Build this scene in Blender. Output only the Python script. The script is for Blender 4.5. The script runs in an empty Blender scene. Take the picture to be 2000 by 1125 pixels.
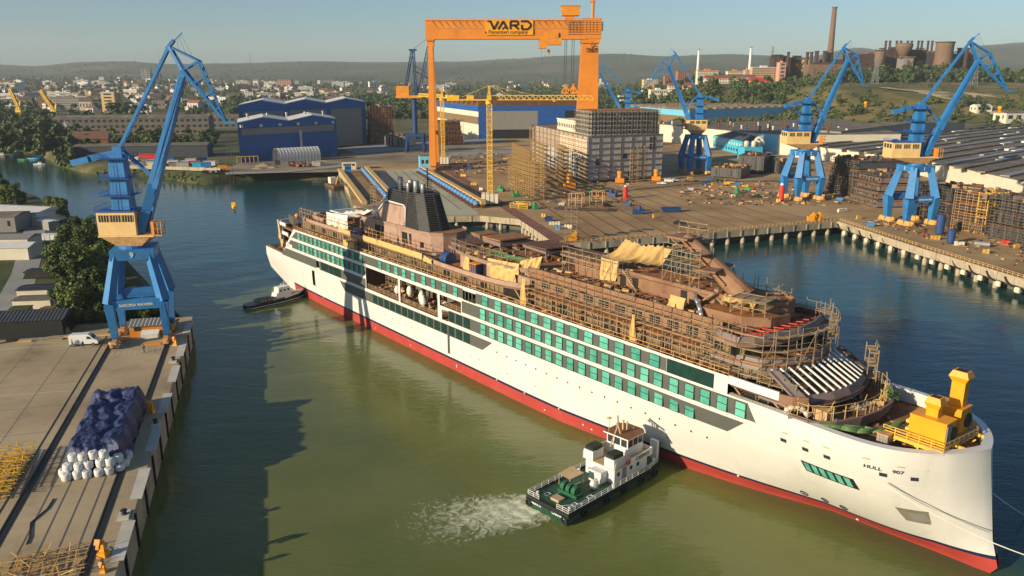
import bpy,math,random
from mathutils import Vector,Matrix
R = math.radians
rnd = random.Random(7)
S = bpy.context.scene
COL = S.collection

# ---------------------------------------------------------------- camera
FPX,VHOR,HCAM = 1555.0,150.0,63.0            # focal length (px of a 2000 px wide picture), horizon row, drone height
PIT = math.atan((562.5 - VHOR) / FPX)
cam = bpy.data.objects.new("camera",bpy.data.cameras.new("camera"))
COL.objects.link(cam)
cam.location = (0,0,HCAM)
cam.rotation_euler = (math.pi / 2 - PIT,0,0)
cam.data.sensor_width = 36.0
cam.data.lens = 36.0 * FPX / 2000.0
cam.data.clip_start = 1.0
cam.data.clip_end = 60000.0
S.camera = cam

# ---------------------------------------------------------------- sky and sun
SUN_EL,SUN_AZ = 17.5,34.0                      # elevation; heading of the light in the ground plane (from +x to +y)
W = bpy.data.worlds.new("World")
S.world = W
W.use_nodes = True
nt = W.node_tree
bg = nt.nodes["Background"]
sky = nt.nodes.new("ShaderNodeTexSky")
sky.sky_type = 'NISHITA'
sky.sun_disc = False
sky.sun_elevation = R(SUN_EL)
_tx,_ty = -math.cos(R(SUN_AZ)),-math.sin(R(SUN_AZ))
sky.sun_rotation = math.atan2(_tx,_ty)
sky.air_density = 1.0
sky.dust_density = .7
sky.ozone_density = 3.0
hs = nt.nodes.new("ShaderNodeMix"); hs.data_type = 'RGBA'; hs.blend_type = 'MULTIPLY'; hs.inputs["Factor"].default_value = 1.0
hs.inputs["B"].default_value = (.84,.98,1.08,1)
nt.links.new(sky.outputs[0],hs.inputs["A"]); nt.links.new(hs.outputs["Result"],bg.inputs[0])
bg.inputs[1].default_value = 0.074
sl = bpy.data.lights.new("sun",'SUN')
sl.energy = 5.0
sl.angle = R(0.5)
sl.color = (1.0,0.84,0.60)
so = bpy.data.objects.new("sun",sl)
COL.objects.link(so)
_d = Vector((math.cos(R(SUN_AZ)) * math.cos(R(SUN_EL)),math.sin(R(SUN_AZ)) * math.cos(R(SUN_EL)),-math.sin(R(SUN_EL))))
so.rotation_euler = _d.to_track_quat('-Z','Y').to_euler()
so.location = (-200,-200,300)
S.view_settings.view_transform = 'Standard'
S.view_settings.look = 'None'
S.view_settings.gamma = 1.0
S.view_settings.exposure = 0.5

# ---------------------------------------------------------------- helpers
_cp,_sp = math.cos(PIT),math.sin(PIT)
def _ray(u,v):
    dv = v - 562.5
    return u - 1000.0,FPX * _cp - dv * _sp,-FPX * _sp - dv * _cp
def G(u,v,z=0.0):                               # survey: sight line met with the level plane z
    x,y,q = _ray(u,v)
    k = (z - HCAM) / q
    return Vector((x * k,y * k,z))
def AY(u,v,Y):                                  # survey: sight line met with the upright plane y = Y
    x,y,q = _ray(u,v)
    k = Y / y
    return Vector((x * k,Y,HCAM + q * k))
def xat(u,Y,z=10.0):                            # x of a column of the survey at distance Y
    F = Y * _cp - (z - HCAM) * _sp
    return (u - 1000.0) * F / FPX

class MB:
    def __init__(s): s.v = []; s.f = []; s.m = []
    def add(s,vs,fs,m=0):
        o = len(s.v); s.v += [tuple(p) for p in vs]
        for f in fs: s.f.append([o + i for i in f]); s.m.append(m)
        return s
    def box(s,c,d,rz=0.0,m=0,top=1.0):
        x,y,z = d[0] / 2,d[1] / 2,d[2] / 2
        co,si = math.cos(rz),math.sin(rz); vs = []
        for k,t in ((-z,1.0),(z,top)):
            for a,b in ((-x,-y),(x,-y),(x,y),(-x,y)):
                a *= t; b *= t
                vs.append((c[0] + a * co - b * si,c[1] + a * si + b * co,c[2] + k))
        return s.add(vs,[(3,2,1,0),(4,5,6,7),(0,1,5,4),(1,2,6,5),(2,3,7,6),(3,0,4,7)],m)
    def bx(s,x0,x1,y0,y1,z0,z1,m=0):
        return s.box(((x0 + x1) / 2,(y0 + y1) / 2,(z0 + z1) / 2),(abs(x1 - x0),abs(y1 - y0),abs(z1 - z0)),0,m)
    def bar(s,p,q,w,h=None,m=0,w2=None,h2=None,up=(0,0,1)):
        h = w if h is None else h; w2 = w if w2 is None else w2; h2 = (h * w2 / w) if h2 is None else h2
        p,q = Vector(p),Vector(q); a = (q - p)
        if a.length < 1e-6: return s
        a.normalize(); u = Vector(up)
        if abs(a.dot(u)) > 0.98: u = Vector((1,0,0))
        x = a.cross(u).normalized(); y = x.cross(a).normalized(); vs = []
        for o,ww,hh in ((p,w,h),(q,w2,h2)):
            for i,j in ((-1,-1),(1,-1),(1,1),(-1,1)): vs.append(o + x * (i * ww / 2) + y * (j * hh / 2))
        return s.add(vs,[(3,2,1,0),(4,5,6,7),(0,1,5,4),(1,2,6,5),(2,3,7,6),(3,0,4,7)],m)
    def tube(s,p,q,r,n=6,m=0,r2=None):
        r2 = r if r2 is None else r2
        p,q = Vector(p),Vector(q); a = q - p
        if a.length < 1e-6: return s
        a.normalize(); u = Vector((0,0,1)) if abs(a.z) < 0.9 else Vector((1,0,0))
        x = a.cross(u).normalized(); y = x.cross(a); vs = []
        for o,rr in ((p,r),(q,r2)):
            for i in range(n):
                t = 2 * math.pi * i / n; vs.append(o + x * (rr * math.cos(t)) + y * (rr * math.sin(t)))
        fs = [(i,(i + 1) % n,n + (i + 1) % n,n + i) for i in range(n)] + [tuple(range(n - 1,-1,-1)),tuple(range(n,2 * n))]
        return s.add(vs,fs,m)
    def path(s,pts,r,n=6,m=0):
        for a,b in zip(pts,pts[1:]): s.tube(a,b,r,n,m)
        return s
    def lathe(s,c,prof,n=12,m=0):
        vs = []; fs = []
        for r,z in prof:
            for i in range(n):
                t = 2 * math.pi * i / n; vs.append((c[0] + r * math.cos(t),c[1] + r * math.sin(t),c[2] + z))
        for k in range(len(prof) - 1):
            for i in range(n):
                j = (i + 1) % n; fs.append((k * n + i,k * n + j,(k + 1) * n + j,(k + 1) * n + i))
        fs.append(tuple(range(n - 1,-1,-1))); fs.append(tuple((len(prof) - 1) * n + i for i in range(n)))
        return s.add(vs,fs,m)
    def prism(s,pts,z0,z1,m=0,mt=None):
        n = len(pts)
        ar = sum(pts[i][0] * pts[(i + 1) % n][1] - pts[(i + 1) % n][0] * pts[i][1] for i in range(n))
        if ar < 0: pts = list(reversed(pts))
        f0 = z0 if callable(z0) else (lambda p: z0); f1 = z1 if callable(z1) else (lambda p: z1)
        vs = [(p[0],p[1],f0(p)) for p in pts] + [(p[0],p[1],f1(p)) for p in pts]
        s.add(vs,[tuple(range(n - 1,-1,-1))] + [(i,(i + 1) % n,n + (i + 1) % n,n + i) for i in range(n)],m)
        return s.add(vs[n:],[tuple(range(n))],m if mt is None else mt)
    def sheet(s,pts,z,m=0):
        n = len(pts)
        ar = sum(pts[i][0] * pts[(i + 1) % n][1] - pts[(i + 1) % n][0] * pts[i][1] for i in range(n))
        if ar < 0: pts = list(reversed(pts))
        return s.add([(p[0],p[1],z) for p in pts],[tuple(range(n))],m)
    def grid(s,fn,nu,nv,m=0,flip=False):
        vs = [fn(i / nu,j / nv) for j in range(nv + 1) for i in range(nu + 1)]; fs = []
        for j in range(nv):
            for i in range(nu):
                a = j * (nu + 1) + i; q = (a,a + 1,a + nu + 2,a + nu + 1)
                fs.append(q[::-1] if flip else q)
        return s.add(vs,fs,m)
    def ball(s,c,r,m=0,sc=(1,1,1),n=8,jit=0.0,rg=None):
        k = max(3,n // 2)
        pts = []
        for j in range(1,k):
            a = math.pi * j / k
            for i in range(n):
                t = 2 * math.pi * i / n; q = r * (1 + (rg.uniform(-jit,jit) if rg else 0))
                pts.append((c[0] + q * sc[0] * math.sin(a) * math.cos(t),c[1] + q * sc[1] * math.sin(a) * math.sin(t),c[2] + q * sc[2] * math.cos(a)))
        top = len(pts); pts.append((c[0],c[1],c[2] + r * sc[2])); pts.append((c[0],c[1],c[2] - r * sc[2]))
        fs = []
        for j in range(k - 2):
            for i in range(n): fs.append((j * n + i,(j + 1) * n + i,(j + 1) * n + (i + 1) % n,j * n + (i + 1) % n))
        for i in range(n):
            fs.append((top,i,(i + 1) % n)); fs.append((top + 1,(k - 2) * n + (i + 1) % n,(k - 2) * n + i))
        return s.add(pts,fs,m)
    def mesh(s,name,mats,smooth=False):
        me = bpy.data.meshes.new(name)
        me.from_pydata(s.v,[],s.f)
        for mm in (mats if isinstance(mats,(list,tuple)) else [mats]): me.materials.append(mm)
        me.polygons.foreach_set("material_index",s.m)
        if smooth: me.polygons.foreach_set("use_smooth",[True] * len(s.f))
        me.update()
        return me
    def build(s,name,mats,parent=None,smooth=False):
        o = bpy.data.objects.new(name,s.mesh(name,mats,smooth))
        COL.objects.link(o)
        if parent is not None: o.parent = parent
        return o

def tag(o,label=None,cat=None,group=None,kind=None):
    if label: o["label"] = label
    if cat: o["category"] = cat
    if group: o["group"] = group
    if kind: o["kind"] = kind
    return o
def thing(name,label,cat,loc=(0,0,0),rz=0.0,group=None,sc=None):
    o = bpy.data.objects.new(name,None); COL.objects.link(o)
    o.empty_display_size = 0.5
    o.location = loc; o.rotation_euler = (0,0,rz)
    if sc: o.scale = (sc,sc,sc)
    return tag(o,label,cat,group)
def single(name,mb,mats,label,cat,group=None,loc=None,rz=0.0,smooth=False,kind=None):
    o = mb.build(name,mats,None,smooth)
    if loc is not None: o.location = loc; o.rotation_euler = (0,0,rz)
    return tag(o,label,cat,group,kind)
def dup(root,loc,rz=0.0,label=None,sc=None):
    r = root.copy(); COL.objects.link(r); r.location = loc; r.rotation_euler = (0,0,rz)
    if sc is not None: r.scale = sc if isinstance(sc,(tuple,list)) else (sc,sc,sc)
    if label: r["label"] = label
    for ch in list(root.children):
        c = ch.copy(); COL.objects.link(c); c.parent = r
        for g in list(ch.children):
            e = g.copy(); COL.objects.link(e); e.parent = c
    return r
def struct(name,mb,mats,smooth=False):
    return tag(mb.build(name,mats,None,smooth),kind="structure")

_txt = {}
def text(name,body,size,mat_,parent,M,depth=0.04,bold=0.0,sx=1.0):   # lettering as a mesh; M places it (x right, y up, z out)
    cu = bpy.data.curves.new(name,'FONT'); cu.body = body; cu.size = size; cu.extrude = depth; cu.offset = bold
    cu.align_x = 'CENTER'; cu.align_y = 'CENTER'; cu.resolution_u = 3
    t = bpy.data.objects.new(name,cu); COL.objects.link(t)
    dg = bpy.context.evaluated_depsgraph_get()
    me = bpy.data.meshes.new_from_object(t.evaluated_get(dg))
    bpy.data.objects.remove(t); bpy.data.curves.remove(cu)
    for v in me.vertices: v.co.x *= sx
    me.transform(M); me.materials.clear(); me.materials.append(mat_)
    me.name = name
    o = bpy.data.objects.new(name,me); COL.objects.link(o); o.parent = parent
    return o
def face_M(o,right,up=(0,0,1)):
    r = Vector(right).normalized(); u = Vector(up).normalized(); nn = r.cross(u)
    M = Matrix((r,u,nn)).transposed().to_4x4(); M.translation = Vector(o)
    return M

# ---------------------------------------------------------------- materials
def mat(name,col,rough=0.6,var=0.18,scale=0.6,metal=0.0,stain=None,sfac=0.5,sscale=0.25,bump=0.0,spec=0.4,stretch=None):
    m = bpy.data.materials.new(name); m.use_nodes = True
    t = m.node_tree; N = t.nodes; L = t.links
    b = N["Principled BSDF"]
    b.inputs["Roughness"].default_value = rough; b.inputs["Metallic"].default_value = metal
    b.inputs["Specular IOR Level"].default_value = spec
    tc = N.new("ShaderNodeTexCoord"); vec = tc.outputs["Object"]
    if stretch:
        mp = N.new("ShaderNodeMapping"); mp.inputs["Scale"].default_value = stretch
        L.new(vec,mp.inputs[0]); vec = mp.outputs[0]
    n = N.new("ShaderNodeTexNoise"); n.inputs["Scale"].default_value = scale; n.inputs["Detail"].default_value = 6
    n.inputs["Roughness"].default_value = 0.65
    L.new(vec,n.inputs["Vector"])
    r = N.new("ShaderNodeValToRGB"); e = r.color_ramp.elements
    e[0].position = 0.3; e[1].position = 0.7
    e[0].color = tuple(max(0,c * (1 - var)) for c in col) + (1,)
    e[1].color = tuple(min(1,c * (1 + var)) for c in col) + (1,)
    L.new(n.outputs["Fac"],r.inputs[0]); out = r.outputs[0]
    if stain:
        n2 = N.new("ShaderNodeTexNoise"); n2.inputs["Scale"].default_value = sscale; n2.inputs["Detail"].default_value = 8
        n2.inputs["Roughness"].default_value = 0.7
        L.new(vec,n2.inputs["Vector"])
        r2 = N.new("ShaderNodeValToRGB"); r2.color_ramp.elements[0].position = 0.62 - 0.25 * sfac; r2.color_ramp.elements[1].position = 0.8 - 0.22 * sfac
        L.new(n2.outputs["Fac"],r2.inputs[0])
        mx = N.new("ShaderNodeMix"); mx.data_type = 'RGBA'
        L.new(r2.outputs[0],mx.inputs["Factor"]); L.new(out,mx.inputs["A"]); mx.inputs["B"].default_value = tuple(stain) + (1,)
        out = mx.outputs["Result"]
    L.new(out,b.inputs["Base Color"])
    if bump:
        bp = N.new("ShaderNodeBump"); bp.inputs["Strength"].default_value = bump; bp.inputs["Distance"].default_value = 0.3
        L.new(n.outputs["Fac"],bp.inputs["Height"]); L.new(bp.outputs[0],b.inputs["Normal"])
    return m
M = {}
def mk(k,*a,**kw): M[k] = mat(k,*a,**kw)
mk("white_paint",(.66,.65,.62),.35,.04,.3)
mk("white_hull",(.62,.605,.565),.38,.05,.35,stain=(.55,.52,.45),sfac=.22,sscale=.5,stretch=(.5,.5,.07))
mk("red_antifoul",(.36,.045,.034),.55,.12,.25,stain=(.36,.06,.045),sfac=.35)
mk("navy",(.012,.018,.055),.4,.1)
mk("recess_grey",(.19,.18,.13),.7,.2)
mk("grey_paint",(.088,.092,.08),.5,.06)
mk("teal_film",(.03,.30,.215),.25,.12,.4)
mk("dark_glass",(.012,.045,.036),.12,.2,.5)
mk("black",(.014,.014,.013),.55,.3)
mk("primer",(.36,.235,.175),.7,.18,.7,stain=(.22,.115,.065),sfac=.4,sscale=.35)
mk("primer_rust",(.25,.135,.075),.75,.28,.8,stain=(.15,.065,.03),sfac=.55,sscale=.4)
mk("primer_grey",(.19,.145,.13),.6,.1,.5)
mk("rust_deck",(.30,.125,.042),.85,.4,.7,stain=(.16,.085,.045),sfac=.6)
mk("rust_dark",(.11,.05,.026),.85,.4,.8,stain=(.2,.085,.03),sfac=.5)
mk("scaffold_metal",(.30,.225,.135),.55,.3,2.0)
mk("scaffold_dark",(.15,.115,.075),.6,.35,1.5)
mk("ochre_scaffold",(.36,.22,.07),.7,.35,1.0)
mk("plank",(.30,.20,.10),.8,.35,.5)
mk("tarp_yellow",(.56,.36,.13),.7,.15,.6,bump=.3)
mk("tarp_white",(.7,.67,.58),.7,.08,.6)
mk("blue_box",(.02,.055,.17),.5,.25,1)
mk("orange",(.64,.23,.016),.5,.12,.3,stain=(.42,.13,.02),sfac=.25)
mk("orange_gantry",(.62,.205,.014),.5,.1,.1,stain=(.46,.12,.02),sfac=.3,sscale=.06)
mk("crate_yellow",(.50,.30,.05),.6,.3,1.2,stain=(.25,.16,.06),sfac=.5,sscale=1.0)
mk("amber",(.72,.30,.008),.45,.1,.5)
mk("crane_blue",(.022,.17,.42),.5,.2,.35,stain=(.06,.13,.23),sfac=.42,sscale=.5)
mk("crane_blue_dark",(.014,.085,.30),.5,.15,.3)
mk("navy_crane",(.012,.045,.14),.5,.15,.3)
mk("cream",(.66,.45,.19),.55,.08,.4,stain=(.5,.32,.13),sfac=.2)
mk("bogie_orange",(.62,.33,.10),.65,.3,1.0,stain=(.35,.18,.07),sfac=.4,sscale=1.0)
mk("rust_tan",(.50,.28,.11),.75,.35,1.2)
mk("yellow",(.72,.43,.04),.5,.15,.6)
mk("steel_dark",(.075,.075,.075),.35,.3,1.0,metal=.3)
mk("steel",(.3,.3,.29),.45,.2,1.0,metal=.4)
mk("concrete",(.42,.325,.195),.85,.25,.12,stain=(.21,.15,.085),sfac=.6,sscale=.06,bump=.1)
mk("concrete_quay",(.40,.33,.225),.85,.2,.25,stain=(.2,.165,.12),sfac=.5,sscale=.12)
mk("concrete_pale",(.5,.47,.4),.85,.15,.3)
mk("asphalt",(.105,.10,.09),.9,.2,.2)
mk("road",(.27,.26,.235),.9,.12,.15)
mk("hose_green",(.09,.16,.05),.5,.2,1)
mk("tug_green",(.012,.05,.028),.45,.2,.6)
mk("tug_deck",(.02,.075,.042),.6,.3,1.2,stain=(.035,.045,.03),sfac=.4)
mk("rubber",(.013,.013,.013),.8,.3)
mk("brown_roof",(.19,.075,.03),.7,.2,.6)
mk("tan_cloth",(.46,.32,.18),.8,.1,.6)
mk("window_dark",(.03,.038,.042),.1,.3,1)
mk("red",(.55,.035,.025),.5,.15,.8)
mk("green_machine",(.03,.24,.07),.5,.2,1)
mk("skin",(.5,.3,.2),.6,.05)
mk("cloth_blue",(.03,.06,.14),.8,.2)
mk("cloth_red",(.5,.03,.03),.8,.2)
mk("hair",(.03,.02,.015),.8,.2)
mk("grey_block",(.43,.42,.37),.65,.14,.35,stain=(.3,.25,.17),sfac=.4)
mk("hall_blue",(.008,.10,.31),.5,.08,.2)
mk("hall_grey",(.23,.215,.195),.6,.05,.2,stretch=(3,3,.2))
mk("roof_white",(.62,.6,.55),.6,.1,.2)
mk("sky_blue",(.16,.48,.66),.5,.08,.3)
mk("cyan",(.06,.43,.60),.5,.1,.3)
mk("roof_dark",(.15,.122,.085),.9,.4,.1,stain=(.25,.2,.13),sfac=.45,sscale=.1)
mk("roof_slate",(.055,.06,.07),.7,.2,.5)
mk("wall_cream",(.62,.56,.43),.8,.1,.25)
mk("factory_wall",(.135,.115,.09),.8,.15,.2)
mk("wall_brown",(.2,.13,.065),.7,.1,.3)
mk("brick",(.30,.125,.07),.85,.2,.4)
mk("brick_mill",(.17,.105,.068),.9,.2,.3)
mk("mill_rust",(.055,.034,.026),.9,.45,.2)
mk("roof_tile",(.25,.07,.04),.85,.25,.5)
mk("roof_brown",(.17,.09,.055),.85,.25,.5)
mk("trunk",(.09,.065,.04),.9,.3,2)

def hullmat():
    m = M["white_hull"]; t = m.node_tree; N = t.nodes; L = t.links; b = N["Principled BSDF"]; src = b.inputs["Base Color"].links[0].from_socket
    tc = N.new("ShaderNodeTexCoord"); sx = N.new("ShaderNodeSeparateXYZ"); cx = N.new("ShaderNodeCombineXYZ"); L.new(tc.outputs["Object"],sx.inputs[0]); L.new(sx.outputs["X"],cx.inputs["X"]); L.new(sx.outputs["Z"],cx.inputs["Y"])
    br = N.new("ShaderNodeTexBrick"); br.inputs["Scale"].default_value = 1.0; br.inputs["Brick Width"].default_value = 8.0; br.inputs["Row Height"].default_value = 2.45; br.inputs["Mortar Size"].default_value = .025; br.inputs["Mortar Smooth"].default_value = 1.0
    br.inputs["Color1"].default_value = (1,1,1,1); br.inputs["Color2"].default_value = (.955,.95,.94,1); br.inputs["Mortar"].default_value = (.84,.83,.8,1)
    L.new(cx.outputs[0],br.inputs["Vector"]); mx = N.new("ShaderNodeMix"); mx.data_type = 'RGBA'; mx.blend_type = 'MULTIPLY'; mx.inputs["Factor"].default_value = 1
    L.new(src,mx.inputs["A"]); L.new(br.outputs["Color"],mx.inputs["B"]); L.new(mx.outputs["Result"],b.inputs["Base Color"])
    nn = N.new("ShaderNodeTexNoise"); nn.inputs["Scale"].default_value = .45; L.new(tc.outputs["Object"],nn.inputs["Vector"]); bp = N.new("ShaderNodeBump"); bp.inputs["Strength"].default_value = .12; bp.inputs["Distance"].default_value = .25; L.new(nn.outputs["Fac"],bp.inputs["Height"]); L.new(bp.outputs[0],b.inputs["Normal"])
hullmat()
# ---------------------------------------------------------------- foliage, ground and water materials
def leafmat(name,c0,c1,sc):
    m = bpy.data.materials.new(name); m.use_nodes = True
    t = m.node_tree; N = t.nodes; L = t.links; b = N["Principled BSDF"]
    b.inputs["Roughness"].default_value = .65; b.inputs["Specular IOR Level"].default_value = .25
    tc = N.new("ShaderNodeTexCoord"); oi = N.new("ShaderNodeObjectInfo")
    n = N.new("ShaderNodeTexNoise"); n.inputs["Scale"].default_value = sc; n.inputs["Detail"].default_value = 5
    L.new(tc.outputs["Object"],n.inputs["Vector"])
    ad = N.new("ShaderNodeMath"); ad.operation = 'MULTIPLY_ADD'; ad.inputs[1].default_value = .45
    L.new(oi.outputs["Random"],ad.inputs[0]); 
    sb = N.new("ShaderNodeMath"); sb.operation = 'SUBTRACT'; sb.inputs[1].default_value = .22
    L.new(n.outputs["Fac"],sb.inputs[0]); L.new(sb.outputs[0],ad.inputs[2])
    r = N.new("ShaderNodeValToRGB"); e = r.color_ramp.elements
    e[0].position = .25; e[1].position = .75; e[0].color = c0 + (1,); e[1].color = c1 + (1,)
    L.new(ad.outputs[0],r.inputs[0]); L.new(r.outputs[0],b.inputs["Base Color"])
    return m
M["leaf"] = leafmat("leaf",(.035,.065,.014),(.13,.16,.035),.35)
M["teal_film"] = leafmat("teal_film",(.05,.25,.185),(.13,.45,.345),.5); M["teal_film"].node_tree.nodes["Principled BSDF"].inputs["Roughness"].default_value = .22
M["leaf_far"] = leafmat("leaf_far",(.026,.05,.016),(.085,.115,.032),.08)

def watermat():
    m = bpy.data.materials.new("river_water"); m.use_nodes = True
    t = m.node_tree; N = t.nodes; L = t.links; b = N["Principled BSDF"]
    b.inputs["Roughness"].default_value = .09; b.inputs["IOR"].default_value = 1.333
    b.inputs["Specular IOR Level"].default_value = .5
    tc = N.new("ShaderNodeTexCoord")
    big = N.new("ShaderNodeTexNoise"); big.inputs["Scale"].default_value = .035; big.inputs["Detail"].default_value = 5
    L.new(tc.outputs["Object"],big.inputs["Vector"])
    r = N.new("ShaderNodeValToRGB"); e = r.color_ramp.elements
    e[0].position = .3; e[1].position = .72
    e[0].color = (.098,.115,.026,1); e[1].color = (.155,.165,.045,1)
    L.new(big.outputs["Fac"],r.inputs[0])
    # olive silt off the quay; basin shade and channel reflection painted in as teal
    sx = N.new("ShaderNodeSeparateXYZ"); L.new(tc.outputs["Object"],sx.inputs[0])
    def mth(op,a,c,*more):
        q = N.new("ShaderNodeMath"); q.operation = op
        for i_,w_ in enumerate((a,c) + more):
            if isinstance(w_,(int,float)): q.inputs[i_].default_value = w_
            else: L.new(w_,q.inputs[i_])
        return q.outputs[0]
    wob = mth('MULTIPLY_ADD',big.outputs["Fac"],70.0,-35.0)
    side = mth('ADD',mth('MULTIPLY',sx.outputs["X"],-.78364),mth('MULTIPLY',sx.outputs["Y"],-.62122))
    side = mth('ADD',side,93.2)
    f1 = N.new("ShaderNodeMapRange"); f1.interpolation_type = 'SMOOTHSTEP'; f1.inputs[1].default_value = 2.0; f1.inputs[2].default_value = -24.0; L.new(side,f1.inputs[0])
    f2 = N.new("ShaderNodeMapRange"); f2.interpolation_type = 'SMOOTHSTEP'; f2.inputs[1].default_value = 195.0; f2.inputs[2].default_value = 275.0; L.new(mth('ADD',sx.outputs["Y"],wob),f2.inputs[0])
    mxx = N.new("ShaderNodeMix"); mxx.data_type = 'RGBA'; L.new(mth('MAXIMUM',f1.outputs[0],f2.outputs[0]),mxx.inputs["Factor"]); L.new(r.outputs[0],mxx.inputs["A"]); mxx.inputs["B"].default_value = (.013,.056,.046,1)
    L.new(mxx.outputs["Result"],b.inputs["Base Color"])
    mp = N.new("ShaderNodeMapping"); mp.inputs["Rotation"].default_value = (0,0,R(25)); mp.inputs["Scale"].default_value = (.55,1.35,1)
    L.new(tc.outputs["Object"],mp.inputs[0])
    w1 = N.new("ShaderNodeTexNoise"); w1.inputs["Scale"].default_value = .75; w1.inputs["Detail"].default_value = 4; w1.inputs["Distortion"].default_value = .8
    L.new(mp.outputs[0],w1.inputs["Vector"])
    w2 = N.new("ShaderNodeTexNoise"); w2.inputs["Scale"].default_value = .17; w2.inputs["Detail"].default_value = 3
    L.new(mp.outputs[0],w2.inputs["Vector"])
    ad = N.new("ShaderNodeMath"); ad.operation = 'MULTIPLY_ADD'; ad.inputs[1].default_value = .45
    L.new(w1.outputs["Fac"],ad.inputs[0]); L.new(w2.outputs["Fac"],ad.inputs[2])
    bp = N.new("ShaderNodeBump"); bp.inputs["Strength"].default_value = .34; bp.inputs["Distance"].default_value = .4
    L.new(ad.outputs[0],bp.inputs["Height"]); L.new(bp.outputs[0],b.inputs["Normal"])
    return m
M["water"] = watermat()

def groundmat(name,stops,scale,det=8,bump=.0,extra=None):
    m = bpy.data.materials.new(name); m.use_nodes = True
    t = m.node_tree; N = t.nodes; L = t.links; b = N["Principled BSDF"]
    b.inputs["Roughness"].default_value = .92; b.inputs["Specular IOR Level"].default_value = .2
    tc = N.new("ShaderNodeTexCoord")
    n = N.new("ShaderNodeTexNoise"); n.inputs["Scale"].default_value = scale; n.inputs["Detail"].default_value = det; n.inputs["Roughness"].default_value = .62
    L.new(tc.outputs["Object"],n.inputs["Vector"])
    r = N.new("ShaderNodeValToRGB"); e = r.color_ramp.elements
    e[0].position,e[0].color = stops[0][0],stops[0][1] + (1,)
    e[1].position,e[1].color = stops[-1][0],stops[-1][1] + (1,)
    for p_,c_ in stops[1:-1]:
        q = e.new(p_); q.color = c_ + (1,)
    L.new(n.outputs["Fac"],r.inputs[0])
    L.new(r.outputs[0],b.inputs["Base Color"])
    return m
M["terrain"] = groundmat("terrain",[(.3,(.04,.058,.02)),(.48,(.08,.085,.03)),(.6,(.15,.125,.06)),(.74,(.24,.19,.12))],.012,12)
M["dry_grass"] = groundmat("dry_grass",[(.3,(.05,.065,.02)),(.45,(.12,.115,.03)),(.58,(.21,.16,.055)),(.74,(.33,.23,.10))],.018,12)
M["far_hill"] = groundmat("far_hill",[(.3,(.03,.05,.02)),(.48,(.07,.085,.032)),(.58,(.11,.10,.045)),(.66,(.19,.13,.08)),(.8,(.12,.12,.06))],.0016,9)
M["dirt"] = groundmat("dirt",[(.3,(.13,.10,.06)),(.5,(.24,.19,.125)),(.7,(.36,.29,.2))],.04,10)
M["bank"] = groundmat("bank",[(.32,(.035,.055,.016)),(.52,(.085,.085,.03)),(.72,(.2,.15,.075))],.06,10)
M["yard"] = groundmat("yard",[(.28,(.17,.10,.045)),(.45,(.31,.20,.095)),(.6,(.42,.285,.145)),(.75,(.42,.21,.08))],.03,12)
M["slip"] = groundmat("slip",[(.3,(.30,.29,.20)),(.5,(.40,.38,.27)),(.7,(.45,.42,.29))],.03,12)
M["grass"] = groundmat("grass",[(.3,(.03,.05,.015)),(.55,(.07,.085,.025)),(.72,(.16,.14,.055))],.05,10)
M["redstrip"] = groundmat("redstrip",[(.3,(.15,.07,.055)),(.5,(.27,.12,.10)),(.7,(.32,.18,.14))],.08,10)

# ---------------------------------------------------------------- water, land
QZ = 5.5                                            # level of the quays above the river
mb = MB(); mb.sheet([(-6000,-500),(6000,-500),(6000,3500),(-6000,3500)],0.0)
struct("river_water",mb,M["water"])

def sstep(a,b,x):
    t = max(0.0,min(1.0,(x - a) / (b - a))); return t * t * (3 - 2 * t)
SKY = [(-800,128),(0,127),(60,130),(170,122),(240,121),(330,126),(440,125),(600,121),(760,122),(900,121),(1000,116),(1100,110),(1200,106),(1300,111),(1420,107),(1480,109),(1560,114),(1680,95),(1740,103),(1850,103),(1930,90),(2000,85),(2800,82)]
def skyv(u):
    for (a,p),(b,q) in zip(SKY,SKY[1:]):
        if u <= b: return p + (q - p) * sstep(a,b,u)
    return SKY[-1][1]
def nz(x,y,s):
    return math.sin(x * s + 1.3) * math.cos(y * s * .8 + .4) + .5 * math.sin(x * s * 2.3 + y * s * 1.7)
def ucol(x,y,z=20.0):
    F = y * _cp - (z - HCAM) * _sp
    return 1000 + FPX * x / F
def height(x,y):
    if y < 300: return QZ - .3
    u = ucol(x,y)
    z = QZ - .3
    left = 1 - sstep(1150,1420,u)
    z += left * (sstep(1100,3600,y) * (22 + 16 * (1 - sstep(150,700,u))) + 5 * nz(x,y,.0035) * sstep(1300,2200,y))
    rr = 1 - left
    edge = 760 + 0.0 * u
    steep = sstep(1500,1650,u)
    z += rr * (sstep(edge,1060 + 240 * (1 - steep),y) * (44 + 4 * nz(x,y,.01)) + sstep(1000,1500,y) * 7)
    zt = AY(u,skyv(u),7000).z
    z += (zt - z) * sstep(3600,6800,y) if y > 3600 else 0
    return z
SHORE = [(-700,280),(-300,287),(0,294),(60,299),(85,306),(118,325),(150,335),(190,343),(260,343),(330,352),(400,362),(440,357),(480,352),(640,352),(668,350)]
def shoreY(u):
    for (a,p),(b,q) in zip(SHORE,SHORE[1:]):
        if u <= b: return G(u,p + (q - p) * (u - a) / (b - a),0).y
    return None
ROWS = [0,5,12,25,45,75,120,170,230,290,350,410,470,530,590,650,710,780,860,950,1050,1200,1400,1650,2000,2400,2900,3500,4100,4700,5300,5900,6400,6900,7600]
us = list(range(-700,3000,20)); vs = []; fs = []
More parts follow.
